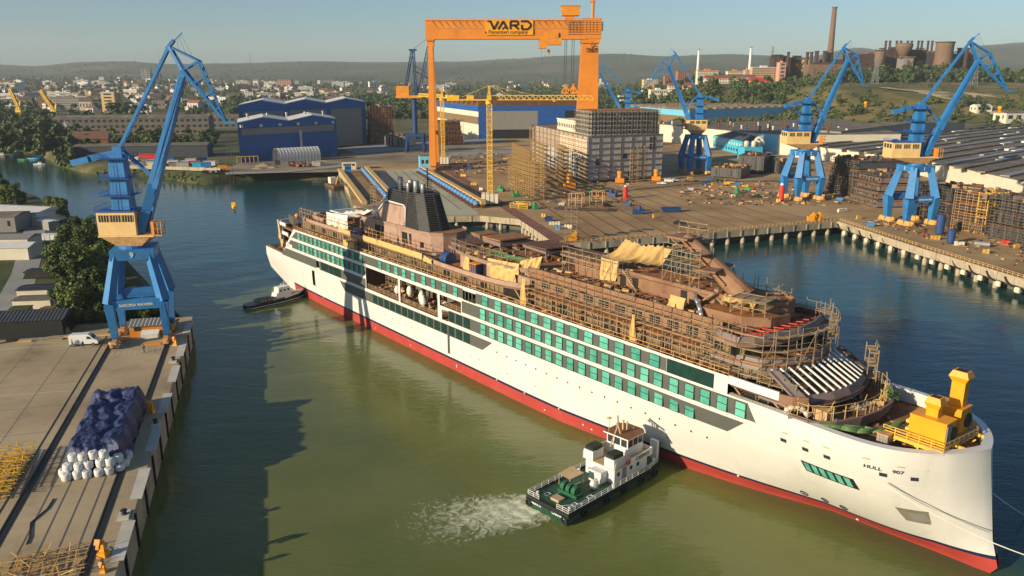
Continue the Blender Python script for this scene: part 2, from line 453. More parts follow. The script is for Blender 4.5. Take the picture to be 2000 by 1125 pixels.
for i,u in enumerate(us):
    ys = shoreY(u)
    for k,d in enumerate(ROWS):
        if ys is not None:
            y = ys + d if d < 400 else max(ys + 350 + d * .3,d + 100.0)
            y = ys + (y - ys)
            z = height(xat(u,y),y) if k > 2 else (-.6,2.2,4.2)[k]
        else:
            y = (430 if u < 960 else 395 if u < 1780 else 340) + d
            z = height(xat(u,y),y) - (.3 if d < 120 else 0)
        if d > 6900: z -= 250
        vs.append((xat(u,y,z),y,z))
n = len(ROWS)
for i in range(len(us) - 1):
    for k in range(n - 1): fs.append((i * n + k,(i + 1) * n + k,(i + 1) * n + k + 1,i * n + k + 1))
mb = MB(); mb.add(vs,fs)
for f_i,f in enumerate(mb.f):
    k = f_i % (n - 1); cu = us[f_i // (n - 1)]; mb.m[f_i] = 1 if k < 4 and cu < 668 else 3 if k >= 27 else 2 if cu > 1220 and k < 26 else 0
ter = struct("terrain",mb,[M["terrain"],M["bank"],M["dry_grass"],M["far_hill"]],smooth=True)

def gp(L,z): return [tuple(G(u,v,z))[:2] for u,v in L]
# shipyard apron and the quays around the fitting-out basin
front = [(690,402),(800,424),(937,421),(1015,428),(1084,476),(1135,474),(1380,455),(1636,432),(1790,482),(2000,545),(2500,700)]
yard_poly = gp([(668,332)] + front + [(2700,520),(2500,330),(1700,262),(1290,262),(850,270),(720,288),(690,318)],QZ)
mb = MB(); mb.sheet(yard_poly,QZ); struct("yard_ground",mb,M["yard"])
mb = MB()
fw = [G(u,v,QZ) for u,v in front]
for a,b in zip(fw,fw[1:]):
    dd = (b - a); ln = dd.length; dd.normalize(); inn = Vector((-dd.y,dd.x,0))
    if inn.y < 0 and a.x < 130: inn = -inn
    if a.x >= 130: inn = Vector((-dd.y,dd.x,0)); inn = inn if inn.x > 0 else -inn
    c = (a + b) / 2 + inn * .9
    mb.box((c.x,c.y,QZ - 1.3),(ln,1.8,2.56),math.atan2(dd.y,dd.x))
    c = (a + b) / 2 + inn * 5
    mb.box((c.x,c.y,1.4),(ln + 4,2,5.6),math.atan2(dd.y,dd.x),1)
    k = max(1,int(ln / 6.5))
    for i in range(k):                              # vertical ribs of the beam
        q = a + dd * ((i + .5) * ln / k) - inn * .12
        mb.box((q.x,q.y,QZ - 1.3),(.35,.3,2.5),math.atan2(dd.y,dd.x))
struct("basin_quay",mb,[M["concrete_quay"],M["asphalt"]])
pile = None
for (a,b),st in zip(zip(fw,fw[1:]),[9,8,6.5,5.2,6,7.2,7.2,8,8,8]):
    dd = (b - a); ln = dd.length; dd.normalize(); inn = Vector((-dd.y,dd.x,0))
    if inn.y < 0: inn = -inn
    if a.x >= 130: inn = Vector((-dd.y,dd.x,0)); inn = inn if inn.x > 0 else -inn
    for i in range(int(ln / st)):
        q = a + dd * (st * (i + .5)) + inn * .85
        if pile is None:
            mb = MB(); mb.lathe((0,0,0),[(.85,-1.5),(.85,1.6),(.55,2.3),(.55,QZ - 2.55)],10)
            pile = single("concrete_pile",mb,M["concrete_quay"],"round concrete pile standing in the water under the yard quay edge","pile","concrete piles under the quay edge",(q.x,q.y,0),smooth=True)
        else:
            o = pile.copy(); COL.objects.link(o); o.location = (q.x,q.y,0)
mb = MB()
mb.sheet(gp([(722,334),(822,330),(930,405),(934,420),(800,423),(752,392)],QZ),QZ + .02)
struct("slipway_floor",mb,M["slip"])
mb = MB(); mb.sheet(gp([(868,333),(884,332),(1100,466),(1084,475)],QZ),QZ + .04); struct("red_runway",mb,M["redstrip"])
def rail_lines(name,lines,z,w,m):
    mb = MB()
    for p,q in lines:
        a,b = G(*p,z),G(*q,z); mb.bar(a + Vector((0,0,.05)),b + Vector((0,0,.05)),w,.16)
    return struct(name,mb,m)
L = []
for k in range(6):
    t = k / 5; L.append(((736 + 80 * t,334 - 2 * t),(772 + 158 * t,398 + 14 * t)))
rail_lines("slipway_rails",L,QZ + .02,.13,M["rust_dark"])
L = [((868 + k * 4.2,333),(1086 + k * 4.5,474 - 2 * k)) for k in range(4)]
for k in range(13):
    t = k / 12; L.append(((1010 + 330 * t,366 - 2 * t),(1165 + 430 * t,472 - 38 * t)))
rail_lines("yard_rails",L,QZ + .05,.3,M["rust_dark"])
mb = MB(); mb.sheet(gp([(470,318),(700,300),(668,336),(600,337),(455,339),(440,330)],QZ - .3),QZ - .25); mb.sheet(gp([(660,300),(900,262),(1000,300),(840,316),(700,322)],QZ),QZ + .03)
struct("dirt_ground",mb,M["dirt"])
mb = MB(); mb.sheet(gp([(660,290),(900,262),(990,275),(700,300)],QZ),QZ + .06); mb.sheet(gp([(440,337),(560,333),(700,318),(700,323),(560,337),(440,341)],QZ),QZ + .05); mb.sheet(gp([(830,300),(1030,292),(1030,298),(830,308)],QZ),QZ + .06)
struct("yard_road",mb,[M["road"]])

# near quay on the left bank
QE = [G(376,618,QZ),G(233,1096,QZ)]; qd = (QE[1] - QE[0]).normalized(); qn = Vector((-qd.y,qd.x,0)); qn = qn if qn.x > 0 else -qn
def Q(a,b,z=QZ):                                  # a metres along the quay edge from its far corner, b metres inland
    p = QE[0] + qd * a - qn * b; return Vector((p.x,p.y,z))
def qloc(u,v,z=QZ):
    p = G(u,v,z) - QE[0]; return p.dot(qd),-p.dot(qn)
lq = [Q(0,0),Q(190,0),Q(190,160),G(-300,712,QZ),G(0,672,QZ),G(230,636,QZ)]
mb = MB(); mb.sheet([p[:2] for p in lq],QZ); struct("quay_ground",mb,M["concrete"])
mb = MB()
c = (Q(0,.7) + Q(190,.7)) / 2; an = math.atan2(qd.y,qd.x)
mb.box((c.x,c.y,QZ / 2 - 1),(190,1.36,QZ + 1.98),an)
c = (Q(.6,0) + Q(.6,40)) / 2
mb.bar(Q(.5,.6,QZ / 2 - 1),G(-40,678,QZ / 2 - 1),1.0,QZ + 1.96)
for k in range(20):                                  # timber fenders hung on the wall
    p = Q(6 + 9 * k,-.12,2.6); mb.box((p.x,p.y,2.7),(.5,.3,5.0),an,1)
for k in range(12):
    p = Q(10 + 15.5 * k,.3); mb.box((p.x,p.y,QZ - .03),(9.5,1.6,.1),an,2)
struct("quay_wall",mb,[M["concrete_quay"],M["rubber"],M["concrete_pale"]])
mb = MB()
for b0,w in ((3.2,.22),(4.0,.22),(15.2,.22),(16.0,.22),(17.6,.1)):
    mb.bar(Q(1,b0,QZ + .03),Q(185,b0,QZ + .03),w,.1)
for b0 in (3.6,15.6):
    mb.bar(Q(1,b0,QZ + .012),Q(185,b0,QZ + .012),.75,.02)
struct("crane_rails",mb,M["black"])
mb = MB()
for k in range(14):                                  # joints of the concrete slabs
    mb.bar(Q(4 + 12 * k,17.8,QZ + .006),Q(4 + 12 * k,90,QZ + .006),.09,.008)
for k in range(9):
    mb.bar(Q(0,24 + 8 * k,QZ + .006),Q(185,24 + 8 * k,QZ + .006),.09,.008)
for k in range(9):
    p = Q(30 + .1,6 + k,QZ + .008)
for b0 in (5.5,7.8,10.1,12.4): mb.bar(Q(60,b0,QZ + .006),Q(185,b0,QZ + .006),.25,.008)
struct("slab_joints",mb,M["asphalt"])
mb = MB()
for a0 in (16,45):
    mb.bar(Q(a0,18,QZ + .006),Q(a0 - 4,75,QZ + .006),.16,.008)
for k in range(9): mb.bar(Q(23.5,5 + k * 1.15,QZ + .006),Q(25.5,5 + k * 1.15,QZ + .006),.14,.008)
mb.bar(Q(5,42,QZ + .006),Q(40,42,QZ + .006),.14,.008)
struct("quay_markings",mb,M["concrete_pale"])
# land behind the quay: scrub bank, road, yard
sh = [G(379,636,0),G(330,590,0),G(262,520,0),G(215,470,0),G(165,440,0),G(95,400,0),G(0,372,0),G(-250,335,0)]
inl = [G(372,630,0)] + [p + Vector((-7,1,0)) for p in sh[1:]]
vs = []; fs = []
for i,p in enumerate(sh):
    q = p + Vector((-5.5,-1.5,0)); vs += [(p.x,p.y,-.6),(q.x,q.y,QZ - .45),(-520,q.y - 40 if i else 150,QZ - .45)]
vs[2] = (-520,60,QZ - .45)
for i in range(len(sh) - 1): fs += [(3 * i,3 * i + 3,3 * i + 4,3 * i + 1),(3 * i + 1,3 * i + 4,3 * i + 5,3 * i + 2)]
mb = MB(); mb.add(vs,fs); struct("bank_ground",mb,M["grass"])
mb = MB(); mb.sheet(gp([(50,438),(90,438),(82,500),(66,560),(38,612),(10,668),(-120,690),(-60,620),(0,575),(22,536)],QZ - .4),QZ - .39)
mb.sheet(gp([(28,420),(85,425),(92,440),(0,446),(-20,436)],QZ - .4),QZ - .385)
struct("road",mb,M["road"])
# ---------------------------------------------------------------- the cruise ship (ship frame: x forward, y to the far side, z up from the water)
SA = Vector((-59.73,225.33,0)); SD = Vector((.62122,-.78364,0)); SN = Vector((-.78364,-.62122,0))
HB = 11.3
SO = SA - SN * HB
SRZ = math.atan2(SD.y,SD.x)
def W2(s,y,z): return SO + SD * s - SN * y + Vector((0,0,z))   # ship frame to world
ship = thing("cruise_ship","long white cruise ship under construction with red underbody, teal windows and rusty bare decks","ship",SO,SRZ)
def tilt(s): return .006 * (s - 60)
def interp(T,x):
    if x <= T[0][0]: return T[0][1]
    for (a,p),(b,q) in zip(T,T[1:]):
        if x <= b: return p + (q - p) * (x - a) / (b - a)
    return T[-1][1]
WL = [(-32,8.6),(-20,9.8),(-5,10.9),(10,11.2),(98,11.2),(111,10.85),(119,9.8),(127,8.6),(136,7.0),(149,4.2),(155,2.6),(160,1.3),(169,1.2),(175,.8),(179.6,.3),(181.2,.02)]
DK = [(-32,10.6),(-20,11.1),(-8,11.3),(158,11.3),(162,11.25),(165,10.9),(168,10.2),(171,9.0),(173.5,7.5),(175.6,5.6),(177.2,3.6),(178.2,1.8),(178.7,.03)]
def dk(s): return interp(DK,s) if s < 150 else 11.3 + .6 * sstep(150,165,s) if s <= 158 else (11.3 + .6 * sstep(150,165,s)) * max(0,1 - min(1,(s - 158) / 20.4) ** 4) ** .78
def cy(s,z): k = sstep(140,178,s); return k * (1.9 - .9 * min(1,max(0,z / 15)))
def hbn(s,z): return hb(s,z) - cy(s,z)
def hb(s,z):
    w,d = interp(WL,s),dk(s)
    if s > 178.4: d = .02
    if s < 60: t = min(1,max(0,z / 8)); return w + (d - w) * t
    t = min(1,max(0,z / 17.0)); return w + (d - w) * (1 - (1 - t) ** 2.0)
def keel(s): return -2.0 if s > -8 else -2.0 + (-8 - s) * 5.6 / 24
def htop(s):
    if s < -17.5: return 10.6
    if s < -7.6: return 10.6 + (s + 17.5) / 9.9 * 9.1
    if s <= 147.3: return 20.0 + tilt(s)
    if s < 160: return 17.55
    return 17.55 - .25 * sstep(160,172,s)
OPEN = [(36.2,52.3,10.7,16.35),(53.1,69.4,10.7,16.35),(70.3,78.6,13.9,16.4),(71.0,73.6,10.8,13.2),(79.4,84.0,17.2,19.3),(3.5,5.3,4.9,9.3),(6.9,9.0,10.8,12.8)]
ss = sorted(set([-32,-28,-24,-20,-17.5,-14,-11,-7.6,-4,0,3.5,5.3,6.9,9,12,20,28,36.2,44,52.3,53.1,61,69.4,70.3,71.0,73.6,78.6,79.4,84,90,98,104,111,115,119,123,127,131,136,140,144,147.29,147.31,151,155,158,160,162,164,166,168,169.5,171,172.3,173.5,174.6,175.6,176.4,177.1,177.6,178,178.25,178.4]))
zz = [-2,0,1.2,2.25,2.75,3.8,4.9,6.5,8,9.3,10.7,10.8,12.8,13.2,13.9,15,16.35,16.4,17.2,17.55,18.5,19.3,20.4]
def hullside(sg):
    mb = MB(); V = []
    for s in ss:
        for z in zz:
            zq = min(max(z,keel(s)),htop(s)); sx = s
            if s > 175: sx = s + .5 * sstep(160,177,s) + (.7 * max(0,1 - max(zq,0) / 4.5) ** .8 + 2.5 * (1 - min(1,zq / 17))) * (s - 175) / 3.4 - (1.2 * max(0,.9 - zq) * (s - 177) / 1.4 if s > 177 and zq < .9 else 0)
            V.append((sx,sg * hb(s,zq) + cy(s,zq),zq))
    nz_ = len(zz); mb.v = V
    for i in range(len(ss) - 1):
        for k in range(nz_ - 1):
            a,b,c,d = i * nz_ + k,(i + 1) * nz_ + k,(i + 1) * nz_ + k + 1,i * nz_ + k + 1
            if abs(V[a][2] - V[d][2]) < 1e-4 and abs(V[b][2] - V[c][2]) < 1e-4: continue
            sm,zm = (ss[i] + ss[i + 1]) / 2,(zz[k] + zz[k + 1]) / 2
            if sg < 0 and any(o[0] < sm < o[1] and o[2] < zm < o[3] for o in OPEN): continue
            m = 1 if zm < 2.25 and ss[i] > -14 else (2 if zm < 2.75 and ss[i] > -14 else 0)
            mb.f.append([a,b,c,d] if sg < 0 else [d,c,b,a]); mb.m.append(m)
    return mb
near = hullside(-1); far = hullside(1)
o = len(near.v); near.v += far.v; near.f += [[o + i for i in f] for f in far.f]; near.m += far.m
# transom, underside
n0 = len(zz); tr = []
for k,z in enumerate(zz):
    zq = min(max(z,keel(-32)),10.6); tr.append((zq,hb(-32,zq)))
for (z0,y0),(z1,y1) in zip(tr,tr[1:]):
    if z1 - z0 > 1e-4: near.add([(-32,-y0,z0),(-32,y0,z0),(-32,y1,z1),(-32,-y1,z1)],[(3,2,1,0)])
ks = [-32,-20,-14,-8,20]
for a,b in zip(ks,ks[1:]): near.add([(a,-hb(a,keel(a)),keel(a)),(b,-hb(b,keel(b)),keel(b)),(b,hb(b,keel(b)),keel(b)),(a,hb(a,keel(a)),keel(a))],[(3,2,1,0)],1 if a >= -14 else 0)
near.build("hull",[M["white_hull"],M["red_antifoul"],M["navy"]],ship,smooth=True)
# thickness of the bulwark: inner skin and rim around the bow
mb = MB()
bs = [147.4,152,156,160,163,165,167,168.5,170,171.2,172.4,173.5,174.5,175.4,176.2,176.9,177.5,178,178.3]
def bwx(s): return s + .5 * sstep(160,177,s)
def near_rim(s): return (bwx(s),-dk(s) + cy(s,17))
def far_rim(s): return (bwx(s),dk(s) + cy(s,17))
rim = [near_rim(s) for s in bs] + [(178.95,cy(178,17))] + [far_rim(s) for s in reversed(bs)]
def inset(p,d):
    y0 = cy(p[0],17); l = math.hypot((p[0] - 160) * .75,p[1] - y0) or 1
    return (p[0] - (p[0] - 160) * .75 / l * d if p[0] > 160 else p[0],p[1] - ((p[1] - y0) / l * d if p[0] > 160 else math.copysign(d,p[1])))
for (p,q) in zip(rim,rim[1:]):
    pi,qi = inset(p,1.1),inset(q,1.1); zp,zq = htop(p[0]) + .01,htop(q[0]) + .01
    mb.add([(p[0],p[1],zp - .25),(q[0],q[1],zq - .25),(q[0] - 0,q[1],zq),(p[0],p[1],zp)],[(0,1,2,3)])
    mb.add([(p[0],p[1],zp),(q[0],q[1],zq),(qi[0],qi[1],zq + .06),(pi[0],pi[1],zp + .06)],[(0,1,2,3)])
    mb.add([(pi[0],pi[1],zp + .06),(qi[0],qi[1],zq + .06),(qi[0],qi[1],15.6),(pi[0],pi[1],15.6)],[(0,1,2,3)],0)
mb.build("bow_bulwark",[M["white_hull"]],ship)

def plate(pts0,pts1,zf0,zf1,off,name,m,n=10,th=.0):        # strip on the near side between two edges
    mb = MB()
    def fn(a,b):
        s = (pts0[0] + (pts0[1] - pts0[0]) * a) * (1 - b) + (pts1[0] + (pts1[1] - pts1[0]) * a) * b
        z = zf0(s) * (1 - b) + zf1(s) * b
        return (s,-hbn(s,z) - off,z)
    mb.grid(fn,n,2); return mb.build(name,m,ship)
def zl(z): return lambda s: z + tilt(s)
band = M["grey_paint"]
plate((-9.4,79.4),(-6.0,79.4),zl(17.25),zl(19.45),.045,"window_band",band,24)
plate((84.0,135.6),(84.0,135.6),zl(17.25),zl(19.45),.045,"window_band",band,16)
plate((-13.3,35.9),(-10.2,35.9),zl(14.1),zl(16.4),.045,"window_band",band,16)
plate((-18.0,6.9),(-14.6,6.9),zl(10.75),zl(13.25),.045,"window_band",band,10)
plate((9.0,35.9),(9.0,35.9),zl(10.75),zl(13.25),.045,"window_band",band,10)
plate((78.9,152.4),(78.9,150.9),zl(14.15),zl(16.75),.045,"window_band",band,24)
plate((73.9,147.3),(73.9,150.4),zl(10.85),zl(13.4),.045,"window_band",band,24)
plate((23.9,86.2),(21.2,89.6),zl(7.55),zl(10.0),.045,"window_band",band,20)

def win(name,s,z0,z1,w,glass,split=True,mull=False):
    mb = MB(); zt = tilt(s); z0 += zt; z1 += zt; zm = (z0 + z1) / 2
    y0 = -hbn(s - w / 2,zm); y1 = -hbn(s + w / 2,zm); a = math.atan2(y1 - y0,w); c = (s,(y0 + y1) / 2)
    mb.box((c[0],c[1] - .06,zm),(w + .22,.10,z1 - z0 + .18),a,1)
    nx,ny = math.sin(a),-math.cos(a)
    if split:
        h = (z1 - z0 - .12) / 2
        for zc in (z0 + h / 2,z1 - h / 2): mb.box((c[0] + nx * .10 - .04,c[1] + ny * .10,zc),(w - .1,.06,h),a,0)
    elif mull:
        for i in range(3): mb.box((c[0] + (i - 1) * w / 3,c[1] + ny * .10,zm),(w / 3 - .12,.06,z1 - z0),a,0)
    else: mb.box((c[0] + nx * .10,c[1] + ny * .10,zm),(w,.06,z1 - z0),a,0)
    return mb.build(name,[glass,M["black"]],ship)
teal,dg = M["teal_film"],M["dark_glass"]
for s in [-4,-1.2,1.6,4.4,7.2,9.9,12.5,15.2,17.9,20.6,23.4,26.4]: win("cabin_window",s + .1,17.3,19.25,1.45,teal)
for s in [29.9,34.1,43.9,48.1,51.7,55.3,59.4,63.9,68,72.4,76.7]: win("cabin_window",s,17.3,19.25,1.6,teal)
for s in [87.3,91.7,95.7,99.3,103.1,106.8,110.4,114.1,117.9,121.7,125.4,129.1,133.2]: win("cabin_window",s,17.4,19.4,2.05,teal)
for s in [-3.8,-1.2,1.7,4.3,7,9.8,12.6,15.2,18.1,20.9,23.6,26.3,29,31.8,34.5]: win("cabin_window",s,14.2,16.2,1.45,teal)
for s in [86.5,89.6,92.5,95.4,98.3,101.3,104.2,107.2,110.2,113.1,116.2,119.2,122.1,125.1,128.2,131.2,134.1,137.4,140.5,143.5,146.6,149.8]: win("cabin_window",s,14.3,16.5,1.75,teal)
for s in [86.6,89.7,92.6,95.6,98.4,101.4,104.3,107.3,110.2,113.2,116.3,119.3,122.3,125.3,128.3,131.2,134.2,137.4,140.5]: win("cabin_window",s,11.05,13.2,1.75,teal)
for s in [11.2,13.6,16.2,18.7,21.0]: win("dark_window",s,11.0,13.1,2.0,dg,False,True)
for s in [40.7,43.5,46.4,49.2,52.0,54.9,57.7,60.6,63.3,66.2,69.0,71.9,74.8,77.7,80.6]: win("dark_window",s,7.85,9.75,1.95,dg,False,True)
for s in [74.9,77.8,80.7]: win("dark_window",s,11.1,13.15,2.0,dg,False,True)
for k in range(6): win("dark_window",136.55 + 1.5 * k,17.3,19.4,1.36,dg,False)
for s in [48.8,53.6,56.3,59.2,62,84.5,87]:
    pass
def porthole(s,z,r=.3):
    mb = MB(); y = -hbn(s,z); mb.tube((s,y - .04,z),(s,y + .1,z),r,10,0); mb.tube((s,y - .07,z),(s,y,z),r * .65,10,1)
    return mb.build("porthole",[M["white_paint"],M["window_dark"]],ship)
for s in [91.2,94.5,97.5,100.5,103.5,106.6,109.6,112.5,115.6,118.7,121.8,124.8,127.9,131,134,137.2,140.3,143.3]: porthole(s,8.6 if s < 120 else 8.7)
for s,z in [(45,5.7),(49,5.6),(52,5.5),(55,5.5),(58,5.6),(82,5.2),(85,5.2),(94.5,5.0),(103.5,5.0),(135,5.4)]: porthole(s,z,.22)
mb = MB(); mb.box((1.6,-11.15,8.5),(1.0,.12,1.6)); mb.box((73.5,-11.2,5.5),(.9,.14,4.2),0,1); mb.box((73.7,-11.27,5.5),(.5,.06,3.9),0,0)
mb.build("side_hatch",[M["grey_paint"],M["window_dark"]],ship)
def hole(name,s,z,w,h,m,off=.05,mats=None):
    mb = MB(); y0,y1 = -hbn(s - w / 2,z),-hbn(s + w / 2,z); a = math.atan2(y1 - y0,w)
    yb,yt = -hbn(s,z - h / 2),-hbn(s,z + h / 2)
    cx,sx_ = math.cos(a) * w / 2,math.sin(a) * w / 2
    mb.add([(s - cx,yb - sx_ - off,z - h / 2),(s + cx,yb + sx_ - off,z - h / 2),(s + cx,yt + sx_ - off,z + h / 2),(s - cx,yt - sx_ - off,z + h / 2)],[(0,1,2,3)])
    return mb.build(name,m,ship)
for s,z in [(156.9,13.6),(160.3,13.5),(163.5,13.6),(170.5,13.4),(173.6,13.4),(178.0,12.4)]: hole("mooring_port",s,z,.95,.55,M["window_dark"])
for s,z in [(157.2,14.9),(160.5,14.9),(163.4,15.1),(168.6,15.3),(172.3,15.0),(175.0,14.8)]: hole("scupper",s,z,.9,.18,M["rust_tan"])
o = plate((159.9,167.4),(159.3,166.8),lambda s: 9.6,lambda s: 11.3,.05,"bow_window_strip",M["black"],8)
for k in range(6):
    a,b = 160.0 + k * 1.16,160.0 + k * 1.16 + .78
    plate((a + .1,b + .1),(a - .3,b - .3),lambda s: 9.8,lambda s: 11.15,.09,"bow_window",M["teal_film"],2)
plate((172.2,176.4),(171.3,175.4),lambda s: 5.9,lambda s: 8.2,.04,"thruster_recess",M["recess_grey"],6)
plate((173.1,175.0),(172.5,174.4),lambda s: 6.3,lambda s: 7.7,.07,"anchor_pocket",M["hall_grey"],4)
for s in (157.5,160.5,163.3):
    mb = MB(); y = -hbn(s,3.5)
    for i in range(14):
        t0,t1 = 2 * math.pi * i / 14,2 * math.pi * (i + 1) / 14
        p = [(s + .5 * math.cos(t),-hbn(s + .5 * math.cos(t),3.55 + .5 * math.sin(t)) - .05,3.55 + .5 * math.sin(t)) for t in (t0,t1)]
        mb.bar(p[0],p[1],.09)
    mb.bar((s - .35,-hbn(s - .35,3.2) - .05,3.2),(s + .35,-hbn(s + .35,3.9) - .05,3.9),.08); mb.bar((s - .35,-hbn(s - .35,3.9) - .05,3.9),(s + .35,-hbn(s + .35,3.2) - .05,3.2),.08)
    mb.build("thruster_mark",M["navy"],ship)
def sidetext(body,s,z,size,m,sx=1.0):
    p0 = Vector((s - 1,-hbn(s - 1,z),z)); p1 = Vector((s + 1,-hbn(s + 1,z),z)); pu = Vector((s,-hbn(s,z + 1),z + 1)); pc = Vector((s,-hbn(s,z),z))
    r = (p1 - p0).normalized(); u = (pu - pc); u = (u - r * u.dot(r)).normalized(); nn = r.cross(u)
    if nn.y > 0: nn = -nn
    return text("hull_lettering",body,size,m,ship,face_M(pc + nn * .1,r,u),.03,-.004,sx)
sidetext("HULL",169.3,14.2,.7,M["navy"],1.3); sidetext("907",172.0,14.2,.7,M["navy"],1.3)
mb = MB()
for k in range(11): mb.box((176.5 + .06 * k,-hbn(176.6,.4 + .2 * k) - .06,.3 + .24 * k),(.12,.05,.1))
for s,z in [(10,2.5),(40,1.0),(57,.9),(76.4,1.1),(76.4,1.5),(91,2.5),(100,2.5),(110,2.5),(106,.9),(116,1.2),(118,.9),(147,2.5),(164,.9)]: mb.box((s,-hbn(s,z) - .05,z),(.35,.04,.22))
mb.build("draught_marks",M["white_paint"],ship)

# ---- decks
def outline(x0,x1,w,n=14,frontd=0.0,w0=None):      # straight sided deck with a rounded bow end
    w0 = w if w0 is None else w0
    pts = [(x0,-w0),(x1,-w)]
    for i in range(1,n):
        t = math.pi * i / n; pts.append((x1 + frontd * math.sin(t),-w * math.cos(t)))
    return pts + [(x1,w),(x0,w0)]
rd,pr,pg = M["rust_deck"],M["primer"],M["primer_grey"]
mb = MB(); mb.prism([(-31.7,-10.3),(-17,-10.8),(-17,10.8),(-31.7,10.3)],9.3,9.7); mb.build("mooring_deck",rd,ship)
mb = MB(); mb.prism([(-20,-9.5),(-12,-11),(-12,11),(-20,9.5)],12.9,13.4); mb.prism([(-21,-8),(-19,-9.8),(-9,-11),(-9,11),(-19,9.8),(-21,8)],16.0,16.5); mb.build("aft_decks",[rd],ship)
mb = MB()
for z,x0 in ((14.0,-17.2),(17.3,-19.6),(20.0,-21)):
    P_ = [(x0 + 8,-11.25),(x0 + 3,-11.0),(x0 + .6,-9.8),(x0,-7.5),(x0,7.5),(x0 + .6,9.8),(x0 + 3,11.0),(x0 + 8,11.25)]
    for a,b in zip(P_,P_[1:]): mb.bar((a[0],a[1],z),(b[0],b[1],z),.35,1.0)
mb.build("stern_balustrade",[M["white_paint"]],ship)
mb = MB(); mb.bx(-17,-16.6,-10.7,10.7,9.7,19.4,0); mb.build("stern_bulkhead",[M["rust_dark"]],ship)
mb = MB(); mb.prism([(-20.6,-8),(-18,-10.4),(-9,-11.05),(147,-11.05),(147,11.05),(-9,11.05),(-18,10.4),(-20.6,8)],lambda p: 19.0 + tilt(p[0]),lambda p: 19.4 + tilt(p[0])); mb.build("promenade_deck",rd,ship)
mb = MB(); P_ = outline(146.8,160,10.6,12,4.2); mb.prism(P_,16.3,16.72); mb.build("fore_deck",rd,ship)
mb = MB(); mb.prism([(bwx(s) - .5,-dk(s) + cy(s,17) + .6) for s in [150,160,165,169,172,174.5,176.5,177.6]] + [(bwx(s) - .5,dk(s) + cy(s,17) - .6) for s in [177.6,176.5,174.5,172,169,165,160,150]],15.1,15.45); mb.build("bow_deck",M["rust_deck"],ship)
# recess behind the side openings
mb = MB()
mb.bx(36,79,-11.1,-3.2,10.2,10.66,1); mb.bx(69.6,79,-11.1,-3.2,13.45,13.85,1); mb.bx(36,84.2,-11.1,-3.2,16.5,17.0,0); mb.bx(36,79,-3.2,-3,10.7,16.5,2); mb.bx(35.8,36.1,-11.1,-3.2,10.7,16.5,0); mb.bx(78.7,79,-11.1,-3.2,10.7,16.5,0); mb.bx(79.2,84.2,-8,-7.8,17,19.4,2)
parts0 = [(3.3,5.5,-10.6,-10.4,4.8,9.5),(6.8,9.1,-10.6,-10.4,10.7,13)]
for k in range(9): mb.bx(37 + 4.7 * k,37.5 + 4.7 * k,-4.2,-3.3,10.7,16.5,0)
mb.build("side_recess",[M["rust_dark"],rd,M["asphalt"]],ship)
for b_ in parts0: MB().bx(*b_).build("slot_recess",M["asphalt"],ship)
def parts(name,m,boxes):
    for b_ in boxes: MB().bx(*b_).build(name,m,ship)
parts("mullion",M["grey_paint"],[(79.9 + 1.25 * k,80.15 + 1.25 * k,-11.2,-11.0,17.3,19.4) for k in range(3)])

def railing(name,pts,h=1.05,step=2.2,r=.045,m=None,parent=None,rails=3):
    mb = MB()
    for a,b in zip(pts,pts[1:]):
        a,b = Vector(a),Vector(b); L_ = (b - a).length; k = max(1,int(round(L_ / step)))
        for i in range(k): p = a + (b - a) * (i / k); mb.bar(p,p + Vector((0,0,h)),r * 2)
        for j in range(rails): z = Vector((0,0,h * (j + 1) / rails)); mb.bar(a + z,b + z,r * 1.7)
    mb.bar(Vector(pts[-1]),Vector(pts[-1]) + Vector((0,0,h)),r * 2)
    return mb.build(name,m or M["scaffold_metal"],parent)
railing("railing",[(s,-10.7,19.4 + tilt(s)) for s in (-8,30,70,110,147)],1.3,2.6,.05,M["rust_tan"],ship,2)
railing("railing",[(36.4,-10.9,10.7),(69.2,-10.9,10.7)],1.2,2.0,.05,None,ship)
railing("railing",[(70.4,-10.9,13.9),(78.4,-10.9,13.9)],1.1,2.0,.05,None,ship)
railing("railing",[(147.6,-10.9,16.7),(160.5,-10.4,16.7)],1.1,1.8,.05,None,ship)
railing("railing",[(-31.5,10.2,9.7),(-31.5,-10.2,9.7),(-18,-10.7,9.7)],1.2,2.0,.05,None,ship)

# aft superstructure: deck at 22.9 with a deep curved bulwark, posts below, dark cabin wall behind
def ribbon(pts,z0,z1,th=.3,m=0,mb=None,out=0.0):   # upright band following a plan line; the top may lean outwards
    mb = mb or MB()
    for a,b in zip(pts,pts[1:]):
        d_ = Vector((b[0] - a[0],b[1] - a[1],0)); n_ = Vector((d_.y,-d_.x,0)).normalized() * out
        i_ = Vector((-d_.y,d_.x,0)).normalized() * th
        za0,za1 = (z0(a[0]),z1(a[0])) if callable(z0) else (z0,z1); zb0,zb1 = (z0(b[0]),z1(b[0])) if callable(z0) else (z0,z1)
        vs = [(a[0],a[1],za0),(b[0],b[1],zb0),(b[0] + n_.x,b[1] + n_.y,zb1),(a[0] + n_.x,a[1] + n_.y,za1)]
        vs += [(x + i_.x,y + i_.y,z) for x,y,z in vs]
        mb.add(vs,[(0,1,2,3),(7,6,5,4),(3,2,6,7),(1,0,4,5),(0,3,7,4),(2,1,5,6)],m)
    return mb
aft_line = [(-8,4),(-8.2,-4),(-7,-7.2),(-4,-9.4),(2,-10.2),(30,-10.3),(60,-10.0),(64,-9.9),(67,-10.6),(71,-11.0),(80,-11.1),(87,-10.9),(92,-10.2),(98,-8.0)]
mb = MB(); mb.prism(aft_line[1:] + [(98,9),(60,10),(0,10),(-7,7)],22.35,22.7,0); mb.build("upper_deck",rd,ship)
ribbon(aft_line[1:],22.3,23.6).build("deck_bulwark",pr,ship)
